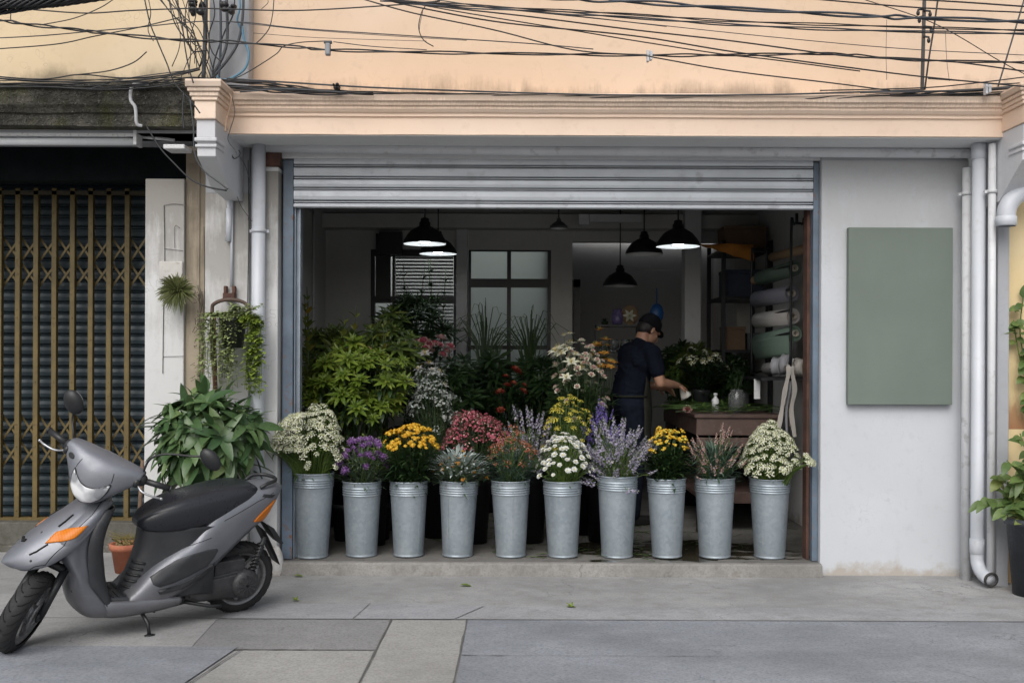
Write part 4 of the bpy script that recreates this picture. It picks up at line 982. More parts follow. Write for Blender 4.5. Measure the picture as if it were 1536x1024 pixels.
# ================================================================ galvanised buckets
GALV, nt_, b_ = newmat('galvanised_bucket_zinc'); b_.inputs['Metallic'].default_value = .55
v_ = pos(nt_, obj=True); vo_ = nt_.nodes.new('ShaderNodeTexVoronoi'); vo_.inputs['Scale'].default_value = 42; nt_.links.new(v_, vo_.inputs['Vector'])
n1_ = noise_(nt_, v_, 5, 5); n2_ = noise_(nt_, v_, 60, 4)
c_ = ramp(nt_, vo_.outputs['Color'], [(.2, (.285,.335,.375)), (.8, (.335,.385,.425))]).outputs[0]
c_ = mixc(nt_, ramp(nt_, n1_, [(.4, 0), (.75, .5)]).outputs[0], c_, (.40,.435,.46))
c_ = mixc(nt_, ramp(nt_, n2_, [(.66, 0), (.74, .5)]).outputs[0], c_, (.22,.24,.26))
st_ = noise_(nt_, pos(nt_, (14,14,1.2), True), 2, 5, .7); c_ = mixc(nt_, ramp(nt_, st_, [(.56, 0), (.75, .35)]).outputs[0], c_, (.46,.48,.49))
nt_.links.new(c_, b_.inputs['Base Color']); nt_.links.new(ramp(nt_, n1_, [(.3, .42), (.7, .58)]).outputs[0], b_.inputs['Roughness'])
bump(nt_, b_, n2_, .06, .003)
DIRTW = plain('bucket_inside', (.08,.09,.09), .5)
def bucket_mesh(h, rt, rb):
    g = MB(); k = .028
    pr = [(0,.006),(rb-.004,.006),(rb-.002,0),(rb+.003,.001),(rb+.004,.010),(rb+.001,.014)]
    zr = h-.105; R = lambda z: rb+(rt-.008-rb)*z/h
    for i in range(9): z = .02+(zr-.02)*i/8; pr.append((R(z), z))
    for j in range(4):
        z = zr+.004+j*.0165; pr += [(R(z)+.0005, z), (R(z)+.0055, z+.005), (R(z)+.0055, z+.009), (R(z)+.0005, z+.0135)]
    pr += [(R(h)-.001, h-.03), (R(h), h-.008)]
    g.lathe(pr, n=48)
    g.bar((R(.03)+.001,0,.03),(R(zr)+.001,0,zr-.01),.012,.003,(1,0,0))
    inn = [(R(h)-.003, h-.004), (R(h)-.004, h-.06), (R(h*.5)-.004, h*.5), (0, h*.5)]
    g.lathe(inn, n=48, m=1)
    rim = MB(); rim.lathe([(R(h)+.006*math.cos(a), h-.003+.006*math.sin(a)) for a in [2*PI*i/8 for i in range(9)]], n=48)
    return g, rim
ORD = ['first','second','third','fourth','fifth','sixth','seventh','eighth','ninth','last']
BK = [(436,501,708,838),(512,573,720,835),(583,643,718,833),(656,717,715,831),(736,797,715,832),(814,875,714,831),(894,957,707,832),(970,1031,710,831),(1041,1104,709,831),(1123,1186,709,831)]
BWITH = ['cream umbel flowers beside the blue frame, tallest of the row','purple pompom flowers','orange yellow button flowers','silvery leaves and orange buds','rusty red flowers','white daisies','pale lavender spikes','small yellow blooms over dark leaves','wispy pinkish white spikes','cream umbel flowers at the right end of the row']
FY = .22
BUCK = []
for (l, r, zt, zb), wt in zip(BK, BWITH):
    FY = .15 if zb > 836 else .21; cx = PX((l+r)/2, FY, 770); d = FY+CAM_D; rt = (r-l)/2/F*d; h = (zb-zt)/F*d*1.0-.018
    B = thing('flower_bucket', 'galvanised bucket holding the '+wt, 'bucket', (cx, FY, FZ), 'galvanised flower buckets in the front row')
    B.rotation_euler = (0,0,U(0,6))
    B.rotation_euler = (U(-.012,.012),U(-.012,.012),U(0,6)); g, rim = bucket_mesh(h, rt, rt*U(.71,.75)); obj('bucket_body', g, [GALV, DIRTW], B, local=True); obj('rim', rim, GALV, B, local=True)
    BUCK.append((cx, FY, FZ+h, rt))
# ================================================================ bunches
def bunch(name, label, cat, base, rth, box, nheads, hk, hmats, hs, group=None, leaf=None, leafn=40, leafL=.08, leafW=.02, stem=None, shape='dome', spread=1.0, zlow=.25, tilt=.6, extra=None, part_name='flower_head', jit=.25, leaflow=.0, leafhigh=.9, stemr=.0022, depth=1.0):
    """stems from the throat of the vase at base to heads spread through a dome that fills box (pixels x0,x1,y0,y1)"""
    x0, x1, y0, y1 = box; by = base[1]; c0 = P((x0+x1)/2, y0, by); xr = (P(x1,y0,by).x-P(x0,y0,by).x)/2; zt = P((x0+x1)/2,y0,by).z; z0 = base[2]; H = zt-z0
    T = thing(name, label, cat, (base[0], base[1], z0), group)
    st = MB(); lf = MB(); more = MB(); meshes = heads(hk, hmats); tips = []; protos = [head_mb(hk, 11+q) for q in range(2)] if nheads > 100 else None; order = list(range(nheads)); cut = set(order[::max(1, nheads//100)][:100]) if nheads > 100 else set(order)
    for i in range(nheads):
        s_ = math.sqrt((i+.5)/nheads); a = i*2.399+U(-.2,.2); s2 = min(1, s_*U(1-jit*.4,1))
        x = c0.x+(xr-hs*.22)*s2*math.cos(a)*spread; y = by+(xr-hs*.22)*depth*s2*math.sin(a)
        if shape == 'dome': z = z0+H*(1-(1-zlow)*s2**2.6)-hs*.35-U(0,jit)*H*.25
        elif shape == 'flat': z = zt-hs*.5-U(0,jit)*H-(s2**3)*H*.25
        else: z = z0+H*(U(.30,1.0)*(1-.45*s2**2))-hs
        z += U(-.012,.03)*(1 if i%7 else 1.6)+H*.16*noise.noise(Vector((x*9,y*9,base[0]*3)))
        if x > 2.075: continue
        if x < -1.44 or x > 2.02: y = min(y, U(-.10,-.045)); z = max(min(z, zt-hs), z0+.42*H)
        tip = Vector((x,y,z)); b0 = Vector((base[0]+(x-base[0])*.28*U(.6,1.2)+U(-.2,.2)*rth, by+(y-by)*.28+U(-.2,.2)*rth, z0-.06))
        k = (b0-Vector((base[0],by,b0.z))).length
        if k > rth*.82: b0 = Vector((base[0],by,b0.z))+(b0-Vector((base[0],by,b0.z)))*(rth*.82/k)
        mid = b0.lerp(tip,.5)+Vector((U(-.012,.012),U(-.012,.012),.03)); mid.x = b0.x+(x-b0.x)*.38; mid.y = b0.y+(y-b0.y)*.38
        cv = [b0, b0.lerp(mid,.55), mid, mid.lerp(tip,.5)+Vector((0,0,.006)), tip]; st.tube(cv, [stemr*1.2,stemr*1.1,stemr,stemr*.9,stemr*.7], 4)
        d = (tip-mid).normalized(); out = Vector((x-base[0], y-by, 0))*1.2+Vector((0,0,.12 if tilt else 1)); ax = (d*(1-tilt)+out.normalized()*tilt+Vector((0,-.15,.25))).normalized()
        tips.append((tip, ax)); sc = hs*U(.62,1.25)
        M = Matrix.Translation(tip-Vector((base[0],base[1],z0))) @ rot_to(ax).to_4x4() @ Matrix.Rotation(U(0,6.28),4,'Z') @ Matrix.Scale(sc,4)
        if i in cut: link_copy(part_name, meshes[i%len(meshes)], T, M)
        else:
            W_ = Matrix.Translation((base[0],base[1],z0)) @ M; pm = protos[i%2]; o_ = len(more.v); more.v += [tuple(W_ @ Vector(v)) for v in pm.v]; more.f += [[q+o_ for q in f] for f in pm.f]; more.m += pm.m; more.sm += pm.sm
        if leaf:
            for q in range(max(1, leafn//nheads)):
                t = U(leaflow,leafhigh); p = b0.lerp(mid,t*2) if t < .5 else mid.lerp(tip,t*2-1)
                aa = U(0,6.28); dd = Vector((math.cos(aa),math.sin(aa),U(.0,.9))); lf.leaf(p,dd,(0,0,1),leafL*U(.6,1.25),leafW*U(.7,1.3),U(.2,.9),.25,4)
    if leaf:
        for q in range(leafn):
            a = U(0,6.28); s_ = math.sqrt(rnd.random()); hh = U(.0,.6); w_ = rth*.8+(xr*.85-rth*.8)*min(1,hh*1.5)
            p = Vector((base[0]+(c0.x-base[0])*hh+math.cos(a)*s_*w_, by+math.sin(a)*s_*w_*depth, z0-.015+H*hh*.95)); dd = Vector((math.cos(a)*s_,math.sin(a)*s_,U(.2,1.1)))
            lf.leaf(p,dd,(0,0,1),leafL*U(.6,1.25),leafW*U(.7,1.3),U(.2,.9),.25,4)
        obj('leaves', lf, leaf, T)
    if more.v: tag(obj('flower_heads', more, hmats, T), kind='stuff')
    obj('stems', st, stem or STEM, T)
    if extra: extra(T, tips)
    return T
G1 = 'flower bunches in the front buckets'
def fb(i, *a, **k):
    cx, y, z, rt = BUCK[i]; return bunch('flower_bunch', a[0], 'flowers', (cx,y,z-.035), rt*.9, *a[1:], group=G1, **k)
fb(0, 'dense dome of cream umbel flowers in the tallest bucket by the blue frame', (409,526,608,706), 260, 'umbel', [M_CREAM,M_GRCEN,STEM], .060, leaf=LF_MID, leafn=60, leafL=.10, leafW=.012, zlow=.22, stemr=.0026)
fb(1, 'purple pompom flowers on grey green stems', (498,588,656,716), 30, 'pompom', [M_PURP,M_PURP2], .058, leaf=LF_GREY, leafn=240, leafL=.13, leafW=.012, zlow=.42, jit=.4)
fb(2, 'bright orange yellow button flowers over dark leaves', (570,664,636,714), 42, 'button', [M_YELL,M_YELL2,STEMD], .060, leaf=LF_DARK, leafn=320, leafL=.12, leafW=.024, stem=STEMD, zlow=.66, leafhigh=.7)
def silver_extra(T, tips):
    lf = MB()
    for k in range(230):
        a = U(0,6.28); s_ = math.sqrt(rnd.random()); p = Vector((T.location.x+math.cos(a)*s_*.19, T.location.y+math.sin(a)*s_*.17, T.location.z+.21*(1-.45*s_*s_)+U(-.05,.02)))
        lf.leaf(p, (math.cos(a)*s_,math.sin(a)*s_-.2,U(.3,1)), (0,0,1), U(.05,.10), U(.016,.03), U(.2,.8), .2, 3)
    obj('silver_leaves', lf, M_SILV, T)
fb(3, 'low mix of silvery leaves and small orange buds', (640,736,680,712), 24, 'button', [M_ORNG,M_YELL2,STEM], .027, leaf=LF_GREY, leafn=230, leafL=.12, leafW=.014, zlow=.25, jit=.6, extra=silver_extra)
fb(4, 'rusty red flowers among feathery grey green leaves', (722,812,648,712), 46, 'spray', [M_RUST,M_PINK2,STEM], .062, leaf=LF_BLUE, leafn=330, leafL=.12, leafW=.010, zlow=.35, jit=.6)
fb(5, 'neat dome of white daisies in the middle of the front row', (799,896,652,710), 130, 'daisy', [M_WHITE,M_YCEN], .044, leaf=LF_MID, leafn=80, leafL=.10, leafW=.012, zlow=.24, jit=.2)
fb(6, 'tall pale lavender and white spikes rising over the front row', (876,986,612,706), 84, 'spike', [M_LAV,M_LAV2,STEM], .13, leaf=LF_GREY, leafn=150, leafL=.10, leafW=.010, shape='spray', tilt=.25, jit=.6)
fb(7, 'small yellow blooms above a dark leafy clump', (964,1040,640,708), 34, 'button', [M_YELL,M_LEMON,STEMD], .046, leaf=LF_DARK, leafn=340, leafL=.10, leafW=.022, stem=STEMD, zlow=.6, jit=.5, leafhigh=.75)
fb(8, 'wispy pinkish white flower spikes with fine leaves', (1026,1116,630,706), 64, 'spike', [M_PINK2,M_LAV2,STEM], .075, leaf=LF_BLUE, leafn=420, leafL=.11, leafW=.010, shape='spray', tilt=.3, jit=.6)
fb(9, 'dense dome of cream umbel flowers at the right end of the front row', (1106,1208,638,706), 250, 'umbel', [M_CREAM,M_GRCEN,STEM], .057, leaf=LF_MID, leafn=60, leafL=.10, leafW=.012, zlow=.24, stemr=.0026)
M_SILV2 = petalm('dull_silver_petal', (.30,.32,.30), (.44,.46,.43))  # toned-down grey green petal colour
# second row in dark buckets
DARKB = plain('dark_bucket_plastic', (.022,.024,.027), .5, var=.2)
def dark_bucket(px, Y, py_rim, rt, label, hmin=.3):
    x = PX(px, Y, py_rim); zt = PZ(py_rim, Y, px); h = max(hmin, zt-FZ); h = zt-FZ
    B = thing('flower_bucket', label, 'bucket', (x, Y, FZ), 'dark buckets behind the front row')
    g = MB(); g.lathe([(0,.004),(rt*.72,.004),(rt*.74,0),(rt*.98,h-.02),(rt*1.04,h-.018),(rt*1.04,h),(rt*.97,h),(rt*.9,h-.12),(0,h-.14)], n=28); obj('bucket_body', g, DARKB, B, local=True)
    g = MB(); g.tube([(rt*1.0*math.cos(a), rt*1.0*math.sin(a)-.0, h-.05+.02*math.cos(2*a)) for a in [PI*i/10 for i in range(11)]], .004, 5); obj('handle', g, plain('wire_handle', (.1,.1,.1), .5, .6), B, local=True)
    return (x, Y, zt, rt)
def bb(px, Y, pyr, blab, *a, rt=.13, group='flower bunches behind the front row', name='flower_bunch', **k):
    x, y, z, r = dark_bucket(px, Y, pyr, rt, blab); return bunch(name, a[0], 'flowers', (x,y,z-.03), r*.9, *a[1:], group=group, **k)
bb(712, .72, 706, 'dark bucket behind the silvery and the rusty red bunches', 'dusky pink statice heads behind the silvery bunch', (660,768,620,690), 84, 'spray', [M_PINK,M_PINK2,STEMD], .09, leaf=LF_DARK, leafn=60, zlow=.5, stem=STEMD)
bb(796, .75, 702, 'dark bucket behind the white daisies, left of two', 'hazy lavender spikes standing between the pink and the lemon flowers', (754,838,595,680), 54, 'spike', [M_LAV,M_LAV2,STEM], .13, leaf=LF_GREY, leafn=120, leafL=.1, leafW=.010, shape='spray', tilt=.3, jit=.6)
bb(848, .78, 702, 'dark bucket behind the white daisies, right of two', 'lemon yellow umbel flowers behind the white daisies', (806,898,594,680), 70, 'umbel', [M_LEMON,M_YELL,STEM], .060, leaf=LF_MID, leafn=60, leafL=.1, leafW=.012, zlow=.35, jit=.5)
bb(902, .80, 702, 'dark bucket behind the lavender spikes', 'deep violet flower spikes in front of the florist', (864,940,592,680), 52, 'spike', [M_VIOL,M_VIOL2,STEM], .12, leaf=LF_DARK, leafn=80, leafL=.1, leafW=.012, shape='spray', tilt=.3, jit=.5)
bb(872, 1.12, 690, 'dark bucket under the tall white bouquet', 'tall loose bouquet of white and blush lisianthus left of the florist', (814,926,505,640), 74, 'rose', [M_CREAM,M_PINK2], .06, leaf=LF_DARK, leafn=260, leafL=.12, leafW=.03, stem=STEMD, zlow=.35, jit=.8, rt=.12)
bb(855, 1.05, 680, 'dark bucket left of the tall white bouquet', 'creamy white lily heads at the top of the bouquets left of the florist', (822,880,498,640), 16, 'lily', [M_CREAM,M_YCEN], .13, leaf=LF_DARK, leafn=60, leafL=.12, leafW=.03, stem=STEMD, zlow=.7, rt=.10)
bb(905, 1.35, 690, 'dark bucket close to the florist', 'amber orange lily heads just behind the florist\'s back', (880,930,503,640), 12, 'lily', [M_ORNG,M_YCEN], .13, leaf=LF_DARK, leafn=60, leafL=.12, leafW=.03, stem=STEMD, zlow=.75, rt=.10)
bb(655, .95, 700, 'dark bucket under the silver white flowers', 'airy silver white flowers before the light column', (600,698,556,660), 60, 'spray', [M_SILV2,M_SILV,STEMD], .11, leaf=LF_GREY, leafn=120, leafL=.16, leafW=.012, zlow=.35, jit=.8, stem=STEMD)
bb(638, 1.25, 690, 'dark bucket behind the silver white flowers', 'pale cream lily heads above the silver white flowers', (604,672,530,640), 14, 'lily', [M_LAV2,M_YCEN], .13, leaf=LF_DARK, leafn=60, leafL=.13, leafW=.03, zlow=.8, stem=STEMD, rt=.10)
bb(645, 1.75, 680, 'dark bucket under the pink flowers by the window', 'row of dusky rose pink heads under the window', (600,690,499,620), 18, 'rose', [M_PINK2,M_PINK], .10, leaf=LF_DARK, leafn=90, leafL=.14, leafW=.04, zlow=.85, stem=STEMD, rt=.12)
bb(560, .62, 704, 'dark bucket behind the purple pompoms', 'thin green seed spikes rising behind the purple and yellow bunches', (500,640,650,700), 26, 'tuft', [LF_LIME,LF_MID], .07, leaf=LF_MID, leafn=110, leafL=.16, leafW=.014, zlow=.3, jit=.9, rt=.12)
# ================================================================ pot plants
def tree_leaf_fill(lf, c, r, n, L, W, mat=0, out=.8, droop=.7, down=.2, shell=.35, seg=4, shape=.4):
    c = Vector(c)
    for i in range(n):
        d = Vector((rnd.gauss(0,1),rnd.gauss(0,1),rnd.gauss(0,1))).normalized(); q = (shell+(1-shell)*rnd.random())**.6
        p = c+Vector((d.x*r[0],d.y*r[1],d.z*r[2]))*q; dd = d*out+Vector((U(-.5,.5),U(-.5,.5),U(-.3,.5)-down)); lf.leaf(p,dd,(0,0,1),L*U(.6,1.15),W*U(.7,1.2),droop*U(.4,1.4),.22,seg,mat,shape)
def pot(name, label, cat, x, y, z, h, rt, mat, group=None, rim=.012):
    T = thing(name, label, cat, (x,y,z), group); rb = rt*.72; g = MB()
    g.lathe([(0,.004),(rb-.01,.004),(rb,0),(rt-.004,h-.045),(rt-.004+rim,h-.044),(rt+rim,h),(rt-.01,h),(rt-.016,h-.03),(0,h-.035)], n=32, m=0); obj('pot', g, mat, T, local=True)
    g = MB(); g.lathe([(rt-.018,h-.028),(rt*.5,h-.022),(0,h-.02)], n=20); obj('soil', g, plain('potting_soil', (.03,.022,.015), .95, bmp=.4), T, local=True)
    return T
LF_MID2 = leafmat('dull_olive_leaf', (.06,.10,.018), (.12,.17,.03), (.17,.19,.04))  # olive leaf colour, duller than the sprigs
def rosette(lf, st, base, tip, n, L, W, mat=0, lean=(0,-.75,.6)):
    base, tip = Vector(base), Vector(tip); mid = base.lerp(tip,.5)+Vector((U(-.03,.03),U(-.03,.03),.03)); st.tube([base,mid,tip],[.006,.0045,.003],5)
    ax = ((tip-mid).normalized()*.7+Vector(lean)+Vector((U(-.35,.35),U(-.3,.3),U(-.2,.2)))).normalized(); a = ax.orthogonal().normalized(); b = ax.cross(a); sz = U(.75,1.15)
    for lay, (cnt, tl, sc) in enumerate(((n, .12, 1), (max(3,n-2), .7, .72), (3, 1.6, .45))):
        ph = U(0,6)
        for i in range(cnt):
            t = ph+2*PI*i/cnt+U(-.2,.2); d = a*math.cos(t)+b*math.sin(t)+ax*tl; lf.leaf(tip-ax*.012*(1-lay),d,ax,L*U(.7,1.15)*sc*sz,W*U(.8,1.15)*sc*sz,U(.05,.30),.28,4,mat)
def bush(name, label, px, Y, pyr, box, nros, L, W, mats, n=8, yd=.3, rt=.15, cat='plant', group='green plants inside the shop', low=.1, potm=None):
    x = PX(px,Y,pyr); zt = PZ(pyr,Y,px); T = pot(name, label, cat, x, Y, FZ, zt-FZ, rt, potm or DARKB, group)
    x0, x1, y0, y1 = box; c = P((x0+x1)/2,(y0+y1)/2,Y); rx = (P(x1,y0,Y).x-P(x0,y0,Y).x)/2; rz = (P(x0,y0,Y).z-P(x0,y1,Y).z)/2; lf = MB(); st = MB()
    for i in range(nros):
        d = Vector((rnd.gauss(0,1),rnd.gauss(0,1),rnd.gauss(0,1))).normalized()
        if d.y > .3: d.y *= -.6
        q = U(.66,1)**.5*U(.82,1.12)*(1+.16*noise.noise(Vector((d.x*2.2+px,d.z*2.2,Y)))); p = c+Vector((d.x*(rx-L*.5),d.y*yd,d.z*(rz-L*.5)))*q; b0 = Vector((x,Y,zt)).lerp(Vector((c.x,Y,c.z-rz)),.5)
        j = b0.lerp(p,.55); rosette(lf, st, Vector((x+U(-.04,.04),Y+U(-.04,.04),zt-.03)) if i%5 == 0 else j-Vector((0,0,.12)), p, n, L, W, mat=0)
    obj('foliage', lf, mats, T); obj('stems', st, STEMD, T); return T
T_ = bush('umbrella_plant', 'large bright yellow green umbrella plant inside the left of the opening', 530, .85, 690, (446,624,505,650), 104, .105, .030, LF_LIME, 9, .34, .19)
inn = MB(); cc = P(535,585,.9); tree_leaf_fill(inn, cc, (.42,.28,.30), 420, .12, .035, down=.1); obj('inner_foliage', inn, LF_DARK, T_)
bush('umbrella_plant', 'mid green bush at the left wall behind the umbrella plant', 485, 1.45, 660, (442,600,478,600), 70, .15, .042, LF_MID2, 7, .3, .16)
bush('umbrella_plant', 'loose olive green bush rising before the window frame', 575, 1.3, 660, (530,640,460,600), 46, .14, .036, LF_MID2, 7, .25, .15)
def sprig(name, label, px, Y, pyb, pyt, mats, w, n, L, W, group='leafy sprigs inside the shop', lean=0, cat='plant'):
    b0 = P(px,pyb,Y); zt = PZ(pyt,Y,px); T = pot(name, label, cat, b0.x, Y, FZ, .28, .10, DARKB, group); lf = MB(); st = MB(); k = 3
    for s_ in range(k):
        x1 = b0.x+U(-w,w)*.5+lean; tp = Vector((x1, Y+U(-.05,.05), zt-U(0,.12)*s_)); cv = spline([(b0.x,Y,FZ+.26),(b0.x+(x1-b0.x)*.3,Y,(FZ+.26+tp.z)/2),tp],8); st.tube(cv,[.007]*5+[.005]*(len(cv)-8)+[.003]*3 if len(cv) > 8 else .005,5)
        for i in range(n):
            t = .25+.75*i/n; p = cv[min(len(cv)-1,int(t*(len(cv)-1)))]; a = i*2.4; d = Vector((math.cos(a),math.sin(a),.65+.6*t)); lf.leaf(p,d,(0,0,1),L*(1.15-.55*t)*U(.8,1.2),W*U(.8,1.2),.4,.25,4)
    obj('foliage', lf, mats, T); obj('stems', st, STEMD, T); return T
LF_OLIVE = leafmat('olive_leaf', (.11,.14,.022), (.21,.23,.04), (.34,.19,.03))
sprig('croton_sprig', 'olive green upright sprig against the left wall', 464, .75, 640, 430, LF_OLIVE, .10, 34, .13, .034)
sprig('croton_sprig', 'olive green sprig with orange tips left of the window', 517, .8, 640, 458, LF_OLIVE, .12, 26, .14, .036, lean=.03)
sprig('croton_sprig', 'darker olive sprig in front of the window\'s left edge', 570, .85, 640, 470, LF_OLIVE, .16, 28, .12, .03)
sprig('olive_branch', 'slender leafy branch reaching up before the blinds, left one', 612, 2.4, 600, 395, LF_DARK, .25, 40, .10, .022, lean=.05)
sprig('olive_branch', 'slender leafy branch reaching up before the blinds, right one', 655, 2.5, 600, 388, LF_DARK, .22, 40, .10, .022, lean=.02)
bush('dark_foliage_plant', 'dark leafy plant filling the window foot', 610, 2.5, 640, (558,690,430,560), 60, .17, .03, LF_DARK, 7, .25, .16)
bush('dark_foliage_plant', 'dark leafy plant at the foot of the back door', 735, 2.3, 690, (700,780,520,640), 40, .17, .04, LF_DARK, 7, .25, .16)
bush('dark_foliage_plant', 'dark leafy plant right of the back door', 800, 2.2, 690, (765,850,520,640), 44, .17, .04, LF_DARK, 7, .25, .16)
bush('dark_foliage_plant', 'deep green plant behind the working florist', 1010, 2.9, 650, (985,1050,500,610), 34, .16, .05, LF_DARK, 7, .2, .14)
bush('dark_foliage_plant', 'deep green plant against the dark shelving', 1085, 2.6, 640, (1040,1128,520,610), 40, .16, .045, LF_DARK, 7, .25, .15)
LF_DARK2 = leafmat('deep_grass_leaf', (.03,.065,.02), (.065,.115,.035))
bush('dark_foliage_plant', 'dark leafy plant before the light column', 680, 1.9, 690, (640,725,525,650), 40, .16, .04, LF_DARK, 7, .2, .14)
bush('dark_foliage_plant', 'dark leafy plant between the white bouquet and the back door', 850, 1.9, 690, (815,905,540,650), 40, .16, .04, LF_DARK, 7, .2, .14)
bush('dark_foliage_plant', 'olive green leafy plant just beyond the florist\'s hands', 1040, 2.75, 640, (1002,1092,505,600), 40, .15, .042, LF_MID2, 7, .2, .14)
def grass_tuft(name, label, px, Y, pyb, pyt, w, n, mat):
    b0 = P(px,pyb,Y); T = pot(name, label, 'plant', b0.x, Y, FZ, b0.z-FZ, .12, DARKB, 'grassy plants before the back door'); lf = MB(); H = PZ(pyt,Y,px)-b0.z
    for i in range(n):
        a = U(0,6.28); s_ = U(.1,1); x = math.cos(a)*s_*w*1.25; y = math.sin(a)*s_*w; h = H*U(.55,1)*(1-.25*s_); lf.blade([b0+Vector((x*.1,y*.1,-.03)), b0+Vector((x*.3,y*.3,h*.6)), b0+Vector((x*.65,y*.65,h*.92)), b0+Vector((x*1.0,y,h*(1-.25*s_))), b0+Vector((x*1.3,y*1.2,h*(.92-.45*s_)))], .011)
    obj('blades', lf, mat, T); return T
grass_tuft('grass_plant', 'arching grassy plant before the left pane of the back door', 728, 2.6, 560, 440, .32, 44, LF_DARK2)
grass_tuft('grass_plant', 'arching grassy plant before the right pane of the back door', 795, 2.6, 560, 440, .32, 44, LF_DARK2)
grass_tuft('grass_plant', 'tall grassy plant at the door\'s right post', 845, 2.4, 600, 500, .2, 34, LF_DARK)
# red blooms deep in the shade, yellow blooms on the table side
bb(755, 1.9, 640, 'dark bucket before the back door', 'few dark red blooms in the shade before the back door', (735,800,540,620), 9, 'rose', [petalm('dark_red_petal', (.28,.03,.02), (.4,.06,.04)),M_RUST], .09, leaf=LF_DARK, leafn=70, leafL=.14, leafW=.04, stem=STEMD, zlow=.3, jit=.8, rt=.12)
# ================================================================ pavement plants
LF_BIG = leafmat('broad_green_leaf', (.045,.10,.036), (.125,.205,.08), (.20,.27,.10), .38, .2)
TERRA = plain('terracotta', (.36,.12,.065), .85, var=.2, c2=(.28,.2,.15))
# big-leaved shrub before the pillar
c = P(313,655,-.42); T = pot('broad_leaf_shrub', 'bushy shrub of broad drooping green leaves before the left pillar, behind the scooter', 'plant', c.x, -.40, 0, .36, .17, DARKB, None)
lf = MB(); st = MB()
for i in range(78):
    d = Vector((rnd.gauss(0,1),rnd.gauss(0,.8)-.35,rnd.gauss(0,1))).normalized(); q = U(.35,1)**.5*U(.8,1.12)
    p = c+Vector((d.x*.31,d.y*.24,d.z*.31-.01))*q; st.tube([Vector((c.x+U(-.05,.05),-.40,.33)), Vector((c.x,-.40,.5)).lerp(p,.5), p],[.008,.006,.004],5)
    ax = (d+Vector((0,-.2,.5))).normalized(); a = ax.orthogonal().normalized(); b = ax.cross(a); ph = U(0,6)
    for k in range(6):
        t = ph+2*PI*k/6; dd = a*math.cos(t)+b*math.sin(t)+ax*U(.1,.5); lf.leaf(p,dd,ax,U(.11,.22),U(.042,.078),U(.1,.7),.25,6)
tree_leaf_fill(lf, c+Vector((0,0,-.02)), (.33,.26,.33), 220, .18, .066, down=.2, droop=.45, seg=6)
obj('foliage', lf, LF_BIG, T); obj('stems', st, STEMD, T)
# terracotta pot with a stake beside the gate
x = PX(190,.02,840); T = pot('flower_pot', 'small terracotta pot with dry stems and a wooden stake, seen between scooter seat and cowl', 'pot', x, .02, 0, .20, .105, TERRA)
g = MB(); g.tube([P(207,838,.02),P(209,770,.02),P(214,690,.02)],[.017,.015,.014],8); obj('stake', g, plain('grey_brown_wood', (.16,.105,.07), .85, var=.3, bmp=.3), T)
lf = MB()
for i in range(40): lf.blade([Vector((x+U(-.07,.07),.02+U(-.07,.07),.17)), Vector((x+U(-.10,.10),.0,.23)), Vector((x+U(-.14,.14),-.02,U(.24,.30)))], .007)
obj('dry_stems', lf, leafmat('dry_grass', (.20,.17,.06), (.32,.26,.10)), T)
# spiky air plant on the pillar
c = P(266,438,-.10); T = thing('air_plant', 'spiky green air plant mounted on the white pillar', 'plant', tuple(c)); lf = MB()
for i in range(240):
    d = Vector((rnd.gauss(0,1),rnd.gauss(0,.6)-.5,rnd.gauss(0,.85))).normalized(); L = U(.11,.155)*(.75 if d.y < -.85 else 1)
    if d.y > .35: continue
    lf.blade([c+d*.012, c+d*L*.5+Vector((0,0,.006)), c+d*L*.8+Vector((0,0,.0)), c+d*L+Vector((0,0,-.016))], .0105, nrm=(U(-.4,.4),-1,U(-.4,.4)))
obj('leaves', lf, leafmat('air_plant_leaf', (.075,.095,.028), (.20,.215,.085)), T)
g = MB(); g.ell(c+Vector((.0,.03,0)),(.04,.05,.04)); obj('base', g, plain('brown_root', (.05,.035,.02), .9), T)
g = MB(); g.tube(spline([P(297,428,-.03),P(303,450,-.03),P(298,480,-.03),P(304,520,-.03),P(298,565,-.03)],5), .010, 6)
for i in range(40): p = P(U(292,306),U(430,570),-.03); g.tube([p, p+Vector((U(-.03,.03),-.012,U(-.05,.02)))], .0025, 4)
tag(obj('dead_vine', g, plain('grey_dead_vine', (.14,.12,.09), .9, var=.4), at=tuple(P(297,428,-.03))), 'grey dried vine hanging on the beige strip beside the spiky plant', 'vine')
# hanging basket with trailing plant
c = P(350,495,-.17); T = thing('hanging_basket', 'black hanging pot of pale trailing greenery on a rusty hanger', 'hanging plant', tuple(c))
g = MB(); g.lathe([(0,-.12),(.065,-.12),(.085,.06),(.094,.062),(.094,.08),(.082,.08),(.07,.03),(0,.03)], c, 24); obj('pot', g, BLKP2, T)
g = MB(); g.tube(spline([P(318,540,-.10),P(318,470,-.10),P(322,455,-.11),P(345,449,-.12),P(368,455,-.11),P(374,470,-.13),P(366,478,-.15)],5), .013, 8); obj('hanger_arm', g, plain('dark_rusty_iron', (.10,.07,.055), .7, .3, c2=(.2,.08,.04)), T)
g = MB(); a, b2 = P(337,440,-.03), P(354,450,-.03); g.box(a.x,b2.x,-.08,-.012,b2.z,a.z); g.box(a.x,a.x+.02,-.06,-.02,a.z+.001,a.z+.05); g.box(b2.x-.02,b2.x,-.06,-.02,a.z+.001,a.z+.05); obj('bracket', g, RUST, T, bevel=.003)
g = MB(); g.tube([P(319,470,-.09),P(321,530,-.07),P(323,590,-.05)],[.016,.018,.016],8); obj('rusty_bar', g, plain('brown_rusty_bar', (.24,.12,.075), .8, var=.3), T)
LF_PALE = leafmat('pale_trailing_leaf', (.24,.31,.11), (.44,.50,.24), None, .5, .3); lf = MB(); lf2 = MB()
